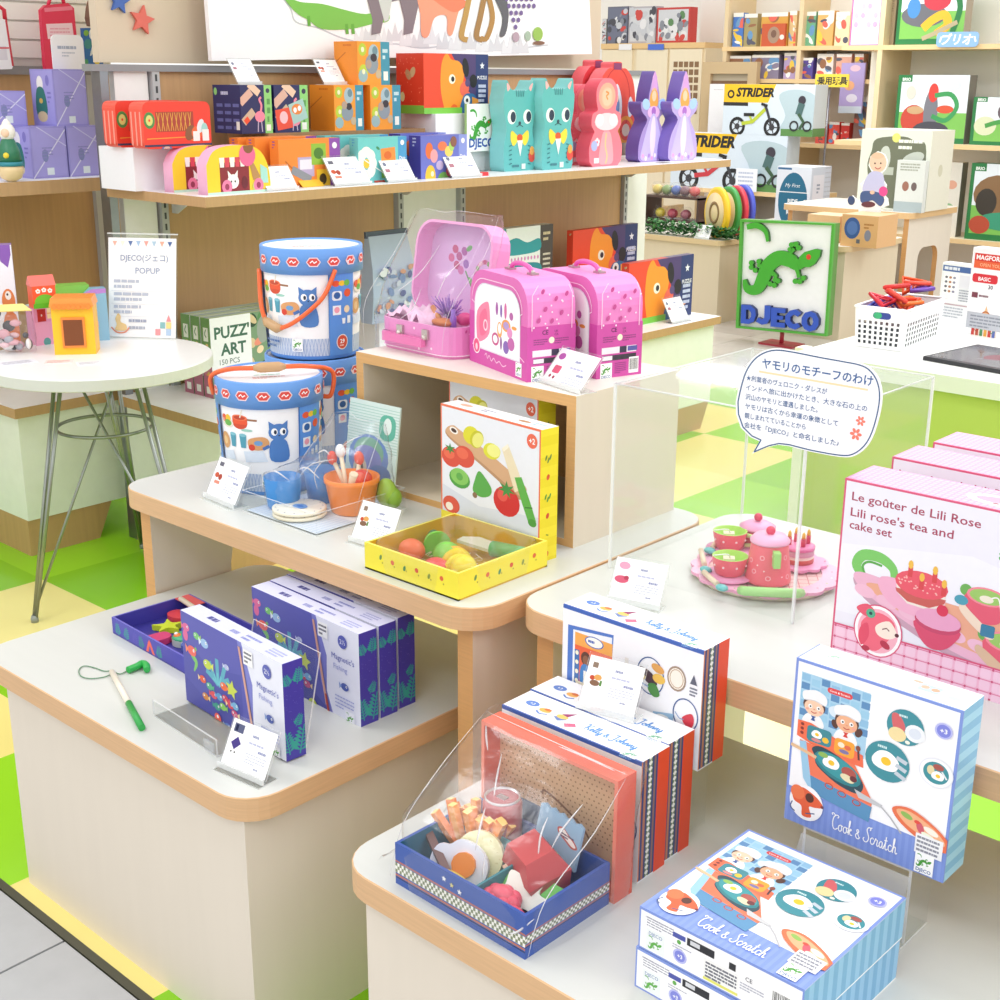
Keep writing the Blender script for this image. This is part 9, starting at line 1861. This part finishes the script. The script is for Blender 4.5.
# ================================================================ round white table with wire legs
RTX, RTY, RTZ, RTR = -3.611, 2.135, .78, .342
t = thing('round_table', 'round white table on crossed steel wire legs', 'table', (RTX, RTY, 0))
mb = MB(); mb.lathe([(RTR-.002, RTZ-.036), (RTR, RTZ-.034), (RTR, RTZ-.003), (RTR-.003, RTZ), (.001, RTZ)], ['d4d7d0', 'd4d7d0', 'e6e8e6', 'f4f5f6'], 'plastic', 72, smooth=False); mb.build('table_top', t)
for fx, fy in ((35, 622), (200, 612), (143, 548)):
    F_ = at(fx, fy, 0)-Vector((RTX, RTY, 0)); a = math.atan2(F_.y, F_.x); c, s_ = math.cos(a), math.sin(a); e = (-s_*.013, c*.013); mb = MB(); zt = RTZ-.036
    for g in (-1, 1): mb.tube([(F_.x+g*e[0]*.3, F_.y+g*e[1]*.3, .006), (.145*c+g*e[0]*1.3, .145*s_+g*e[1]*1.3, zt)], .0066, '9aa09c', 'metal', 8)
    mb.tube([(F_.x, F_.y, .03), (-.10*c-e[0]*2, -.10*s_-e[1]*2, zt)], .0046, '9aa09c', 'metal', 8)
    mb.lathe([(.011, 0), (.012, .012), (.009, .022)], '8f9692', 'plastic', 10, (F_.x, F_.y, 0)); mb.build('wire_leg', t)
mb = MB(); mb.tube([(.145*math.cos(k*PI/16), .145*math.sin(k*PI/16), .56) for k in range(32)], .0055, '8f958f', 'metal', 8, closed=True); mb.build('leg_ring', t)
tz = RTZ
def onround(x, y): return at(x, y, tz)
# yellow house with a brown window
a, rz, w_ = base((55,355), (96.5,354), tz); h = zat(a, 307)-tz
t = thing('toy_house', 'yellow wooden toy house with brown window, nearest on the round table', 'toy house', a, rz); d = .09
mb = MB(); mb.box(0, 0, 0, w_, .014, h, 'f6c024', 'paint', cols={'right': 'e8a81e'}); mb.box(0, .014, 0, .012, d, h, 'f0b41e', 'paint'); mb.box(w_-.012, .014, 0, w_, d, h, 'f0b41e', 'paint'); mb.box(.012, d-.01, 0, w_-.012, d, h, 'a85a1e', 'paint'); mb.build('walls', t)
mb = MB(); mb.box(w_*.22, -.006, h*.15, w_*.78, 0, h*.78, 'f08a3a', 'paint'); wf = mb.build('window_frame', t); mb = MB(); mb.box(w_*.27, -.0075, h*.20, w_*.73, -.006, h*.73, '7a3f14', 'paint'); mb.build('window_pane', wf)
mb = MB(); mb.prism([(-.004, 0), (w_+.004, 0), (w_-.002, -.026), (.002, -.026)], (0, -.008, h), (1, 0, 0), (0, 0, -1), d+.012, 'f59a44', 'paint')
for k in range(8): mb.lathe([(.0085, 0), (.0085, .003)], 'f08a34', 'paint', 12, xf=Matrix.Translation((.012+k*(w_-.024)/7, -.008, h+.001)) @ Matrix.Rotation(R(90), 4, 'X'))
mb.build('roof', t)
# red house
def house(name, label, bl, br, zz, ytop, wall, roof, extra, d=.075, roofh=.04):
    a, rz, w_ = base(bl, br, zz); h = zat(a, ytop)-zz; t = thing(name, label, 'toy house', a, rz)
    mb = MB(); mb.box(0, 0, 0, w_, d, h-roofh, wall, 'paint'); f = Art(mb, (0, 0, h-roofh), (1, 0, 0), (0, 0, -1), w_, h-roofh, eps=1e-4, mat='paint'); extra(f); mb.build('walls', t)
    mb = MB(); mb.rings([[(-.003,0,h-roofh),(-.003,d/2,h),(-.003,d,h-roofh)], [(w_+.003,0,h-roofh),(w_+.003,d/2,h),(w_+.003,d,h-roofh)]], roof, 'paint', False); mb.build('roof', t); return t, h
def red_front(f):
    for x in (24, 50, 76): f.flower(x, 22-4*(x == 50), 11, 'fbf4f0', 'e8863c')
    f.ell(50, f.hh*.72, 44, f.hh*.34, '6cc23a'); f.rect(0, f.hh*.78, 100, f.hh*.22, '5ab82e')
def pink_front(f):
    f.rect(14, 10, 36, 52, 'c0302c'); f.ell(32, 36, 3, 5, 'f2e4e0'); f.rect(56, 8, 38, 44, 'fbe6b4'); f.line([(75,8),(75,52)], 3, 'f0a04a'); f.line([(56,30),(94,30)], 3, 'f0a04a'); f.rect(0, 64, 100, f.hh-64, 'f4b0d4'); f.ell(46, f.hh-12, 16, 18, '5fa8a8')
pt, ph = house('toy_house', 'pink wooden toy house behind the yellow one', (37,346), (60,343), tz, 305, 'eaa0c8', 'c9e6dc', pink_front, .06, .008)
house('toy_house', 'red wooden toy house with daisies on a green hill, stacked behind', (34,309), (57,307), tz+ph, 277, 'ee5a34', 'f0756a', red_front, .055, .03)
a, rz, w_ = base((54,341), (92,338), tz); h = zat(a, 287)-tz; mb = MB(); mb.box(0, 0, 0, w_, .06, h*.8, 'd8402c', 'paint'); mb.box(-.004, -.004, h*.8, w_+.004, .064, h, '8ed05a', 'paint'); f = Art(mb, (0, 0, h*.8), (1, 0, 0), (0, 0, -1), w_, h*.8, eps=1e-4, mat='paint'); f.line([(4,12),(30,22),(60,18),(94,6)], 2, 'f0e6d4', True)
for x, y, c in ((34,26,'f4c4a0'), (66,22,'9fd0b8'), (84,14,'8a4a3a')): f.poly([(x-8,y-4),(x+8,y-6),(x,y+14)], c)
tag(mb.build('toy_market_stall', None, a, rz), 'red wooden stall with green roof and bunting on the round table', 'toy house')
a, rz, w_ = base((82,342), (110,340), tz); h = zat(a, 290)-tz; mb = MB(); mb.prism([(0, 0), (w_, 0), (w_, -h), (w_*.5, -h), (0, -h*.78)], (0, 0, 0), (1, 0, 0), (0, 0, -1), .05, '8fbfd8', 'paint', side='8fbfd8'); f = Art(mb, (0, 0, h), (1, 0, 0), (0, 0, -1), w_, h, eps=1e-4, mat='paint'); f.poly([(0,22),(50,0),(100,0),(100,16),(60,18)], 'c08ad8'); f.ell(36, 100, 24, 44, 'd84a34'); f.ell(40, 100, 14, 30, '7a1f24'); f.ell(42, 104, 9, 10, 'f4f0ee'); f.rect(24, 118, 40, 22, 'f4aab4')
tag(mb.build('toy_house', None, a, rz), 'light blue wooden toy house with red door behind the notice', 'toy house')
# purple animal box at the back
a, rz, w_ = base((-12,346), (21,345), tz); h = zat(a, 246)-tz
def art_bear(f, r, t, l):
    H_ = f.hh; f.rect(0, 0, 100, H_, 'f0eef6'); f.blob([(0,0),(60,0),(66,30),(50,70),(0,90)], '6fbf58'); f.poly([(58,0),(96,0),(96,30),(84,70),(64,50)], '8a5ab4'); f.ell(76, H_*.56, 20, 40, 'e0824a'); f.ell(76, H_*.5, 9, 14, 'f4ece6'); f.ell(74, H_*.49, 3, 4, '3a2a2a'); f.blob([(54,H_),(60,H_*.7),(94,H_*.7),(98,H_)], 'd9763f'); f.ell(36, H_*.66, 14, 20, '2f3a4a')
    r.rect(0, 0, 100, r.hh, '8f7aa8'); r.bars(20, 20, 60, 3, 12, 6, 'b4a4c4', 2); r.rect(20, 30, 40, 24, 'b9b0c8')
carton('puppet_theatre_box', w_, .055, h, {'body': '9a7ab8'}, 'purple and green animal toy box at the left end of the round table', 'game box', a, rz+R(8), None, [art_bear], eps=8e-5)
# bag of puppets
a, rz, w_ = base((-16,356), (34,354), tz); t = thing('bagged_puppets', 'film bag of grey and pink toy figures under a yellow card on the round table', 'bagged toy', a, rz)
mb = MB(); rg = random.Random(9)
for k in range(34): mb.ball((rg.uniform(.01, w_-.01), rg.uniform(.01, .06), rg.uniform(.012, .10)), (rg.uniform(.008, .02), rg.uniform(.006, .014), rg.uniform(.008, .018)), rg.choice(('5a5a60', '8f8f98', 'e8c4cc', '3f3f46', 'f0eef0', 'd8a4b0', 'a8a8b4')), 'paint', 10)
mb.build('figures', t)
mb = MB(); mb.prism([(0, 0), (w_+.006, -.002), (w_-.02, -.03), (0, -.026)], (0, -.002, .135), (1, 0, 0), Vector((0, -.8, -.6)).normalized(), .004, 'f8e48a', 'card'); mb.build('header_card', t)
mb = bag_hull([(w_/2, .035, w_/2+.004, .045, .001), (w_/2, .035, w_/2+.006, .046, .06), (w_/2, .035, w_/2, .03, .12), (w_/2, .035, w_/2-.004, .012, .138)], 4, .004); mb.build('film', t)
# leaflets lying on the table
for k, (x0, y0, x1, y1) in enumerate(((44,364,72,363), (78,366,104,364), (2,366,38,362))):
    p, q = at(x0, y0, tz), at(x1, y1, tz); mb = MB(); L_ = (q-p).length; mb.box(0, 0, 0, L_, .05, .0012, ('f0dcd8', 'eceef4', 'e4e4ee')[k], 'paper'); f = Art(mb, (0, .05, .0013), (1, 0, 0), (0, -1, 0), L_, .05, eps=1e-4); f.bars(8, 12, 80, 3, 16, 7, ('d0a4a0', 'b4b8c4', 'a8aab8')[k], k)
    o = mb.build('leaflet', None, p, math.atan2(q.y-p.y, q.x-p.x)); tag(o, ('printed leaflet lying before the yellow toy house', 'printed leaflet at the front edge of the round table, right one', 'printed leaflet at the left edge of the round table')[k], 'leaflet', 'leaflets on the round table')
# upright notice in a clear stand
a, rz, w_ = base((108,337), (177,339), tz); h = zat(a, 233)-tz; lean = Vector((.06, .05, 1)).normalized()
t = thing('notice', 'white notice with bunting in a clear stand on the round table', 'notice', a, rz)
mb = MB(); mb.prism([(0, 0), (w_, 0), (w_, -h), (0, -h)], (0, 0, 0), (1, 0, 0), -lean, .003, 'ffffff', 'acrylic', side='ffffff'); mb.box(0, -.03, 0, w_, .05, .003, 'ffffff', 'acrylic'); mb.box(.06*h, .046*h, h-.004, w_+.06*h, .058*h, h, 'ffffff', 'acrylic_edge'); mb.build('clear_stand', t)
mb = MB(); o_ = Vector((.004, -.0012, .002)); cw, chh = w_-.008, h-.016
mb.prism([(0, 0), (cw, 0), (cw, -chh), (0, -chh)], o_, (1, 0, 0), -lean, .0006, 'fdfdfe', 'paper')
f = Art(mb, o_+lean*chh, (1, 0, 0), -lean, cw, chh, eps=8e-5, mat='paper'); H_ = f.hh
for k in range(8): f.poly([(6+k*11.6,4+abs(3.5-k)*.2),(13+k*11.6,4+abs(3.5-k)*.2),(9.5+k*11.6,12)], ('f4b4a4', 'f6f0e0', '6a7fb0', 'a8c4e4', 'f2a8a0', 'b4d0e6', 'f4b4a0', '5f78b0')[k])
f.text('DJECO(ジェコ)', 18, 32, 11.5, '8a97b8', .006, fit=70); f.text('POPUP', 40, 50, 12, '9aa6c4', .006, fit=36)
for k in range(6): f.bars(8, 59+k*7.6+(k//2)*3, 72 if k % 2 == 0 else 52, 1, 5, 4.2, 'c0c6d6', k+3)
for k in range(3): f.line([(4,75+k*18.2),(88,75+k*18.2)], .6, 'e4e6ee')
f.bars(30, H_-26, 42, 1, 5, 4, 'a8b0c4', 9); f.bars(30, H_-16, 36, 1, 5, 4, 'b4bac8', 10)
f.blob([(10,H_-26),(14,H_-34),(18,H_-30),(18,H_-22),(26,H_-18),(26,H_-10),(10,H_-10),(12,H_-18)], 'f2cf94'); f.line([(4,H_-14),(12,H_-7),(24,H_-7),(31,H_-14)], 2, 'e8967a', True)
for x, y, c in ((70,H_-13,'f0a0a4'), (77,H_-23,'8fc0c4'), (86,H_-13,'b8cfea'), (86,H_-23,'f4dc94')): f.rect(x, y, 7.4, 9, c)
f.poly([(86,H_-24),(93.4,H_-24),(89.7,H_-34)], 'ec9aa0')
mb.build('notice_sheet', t)
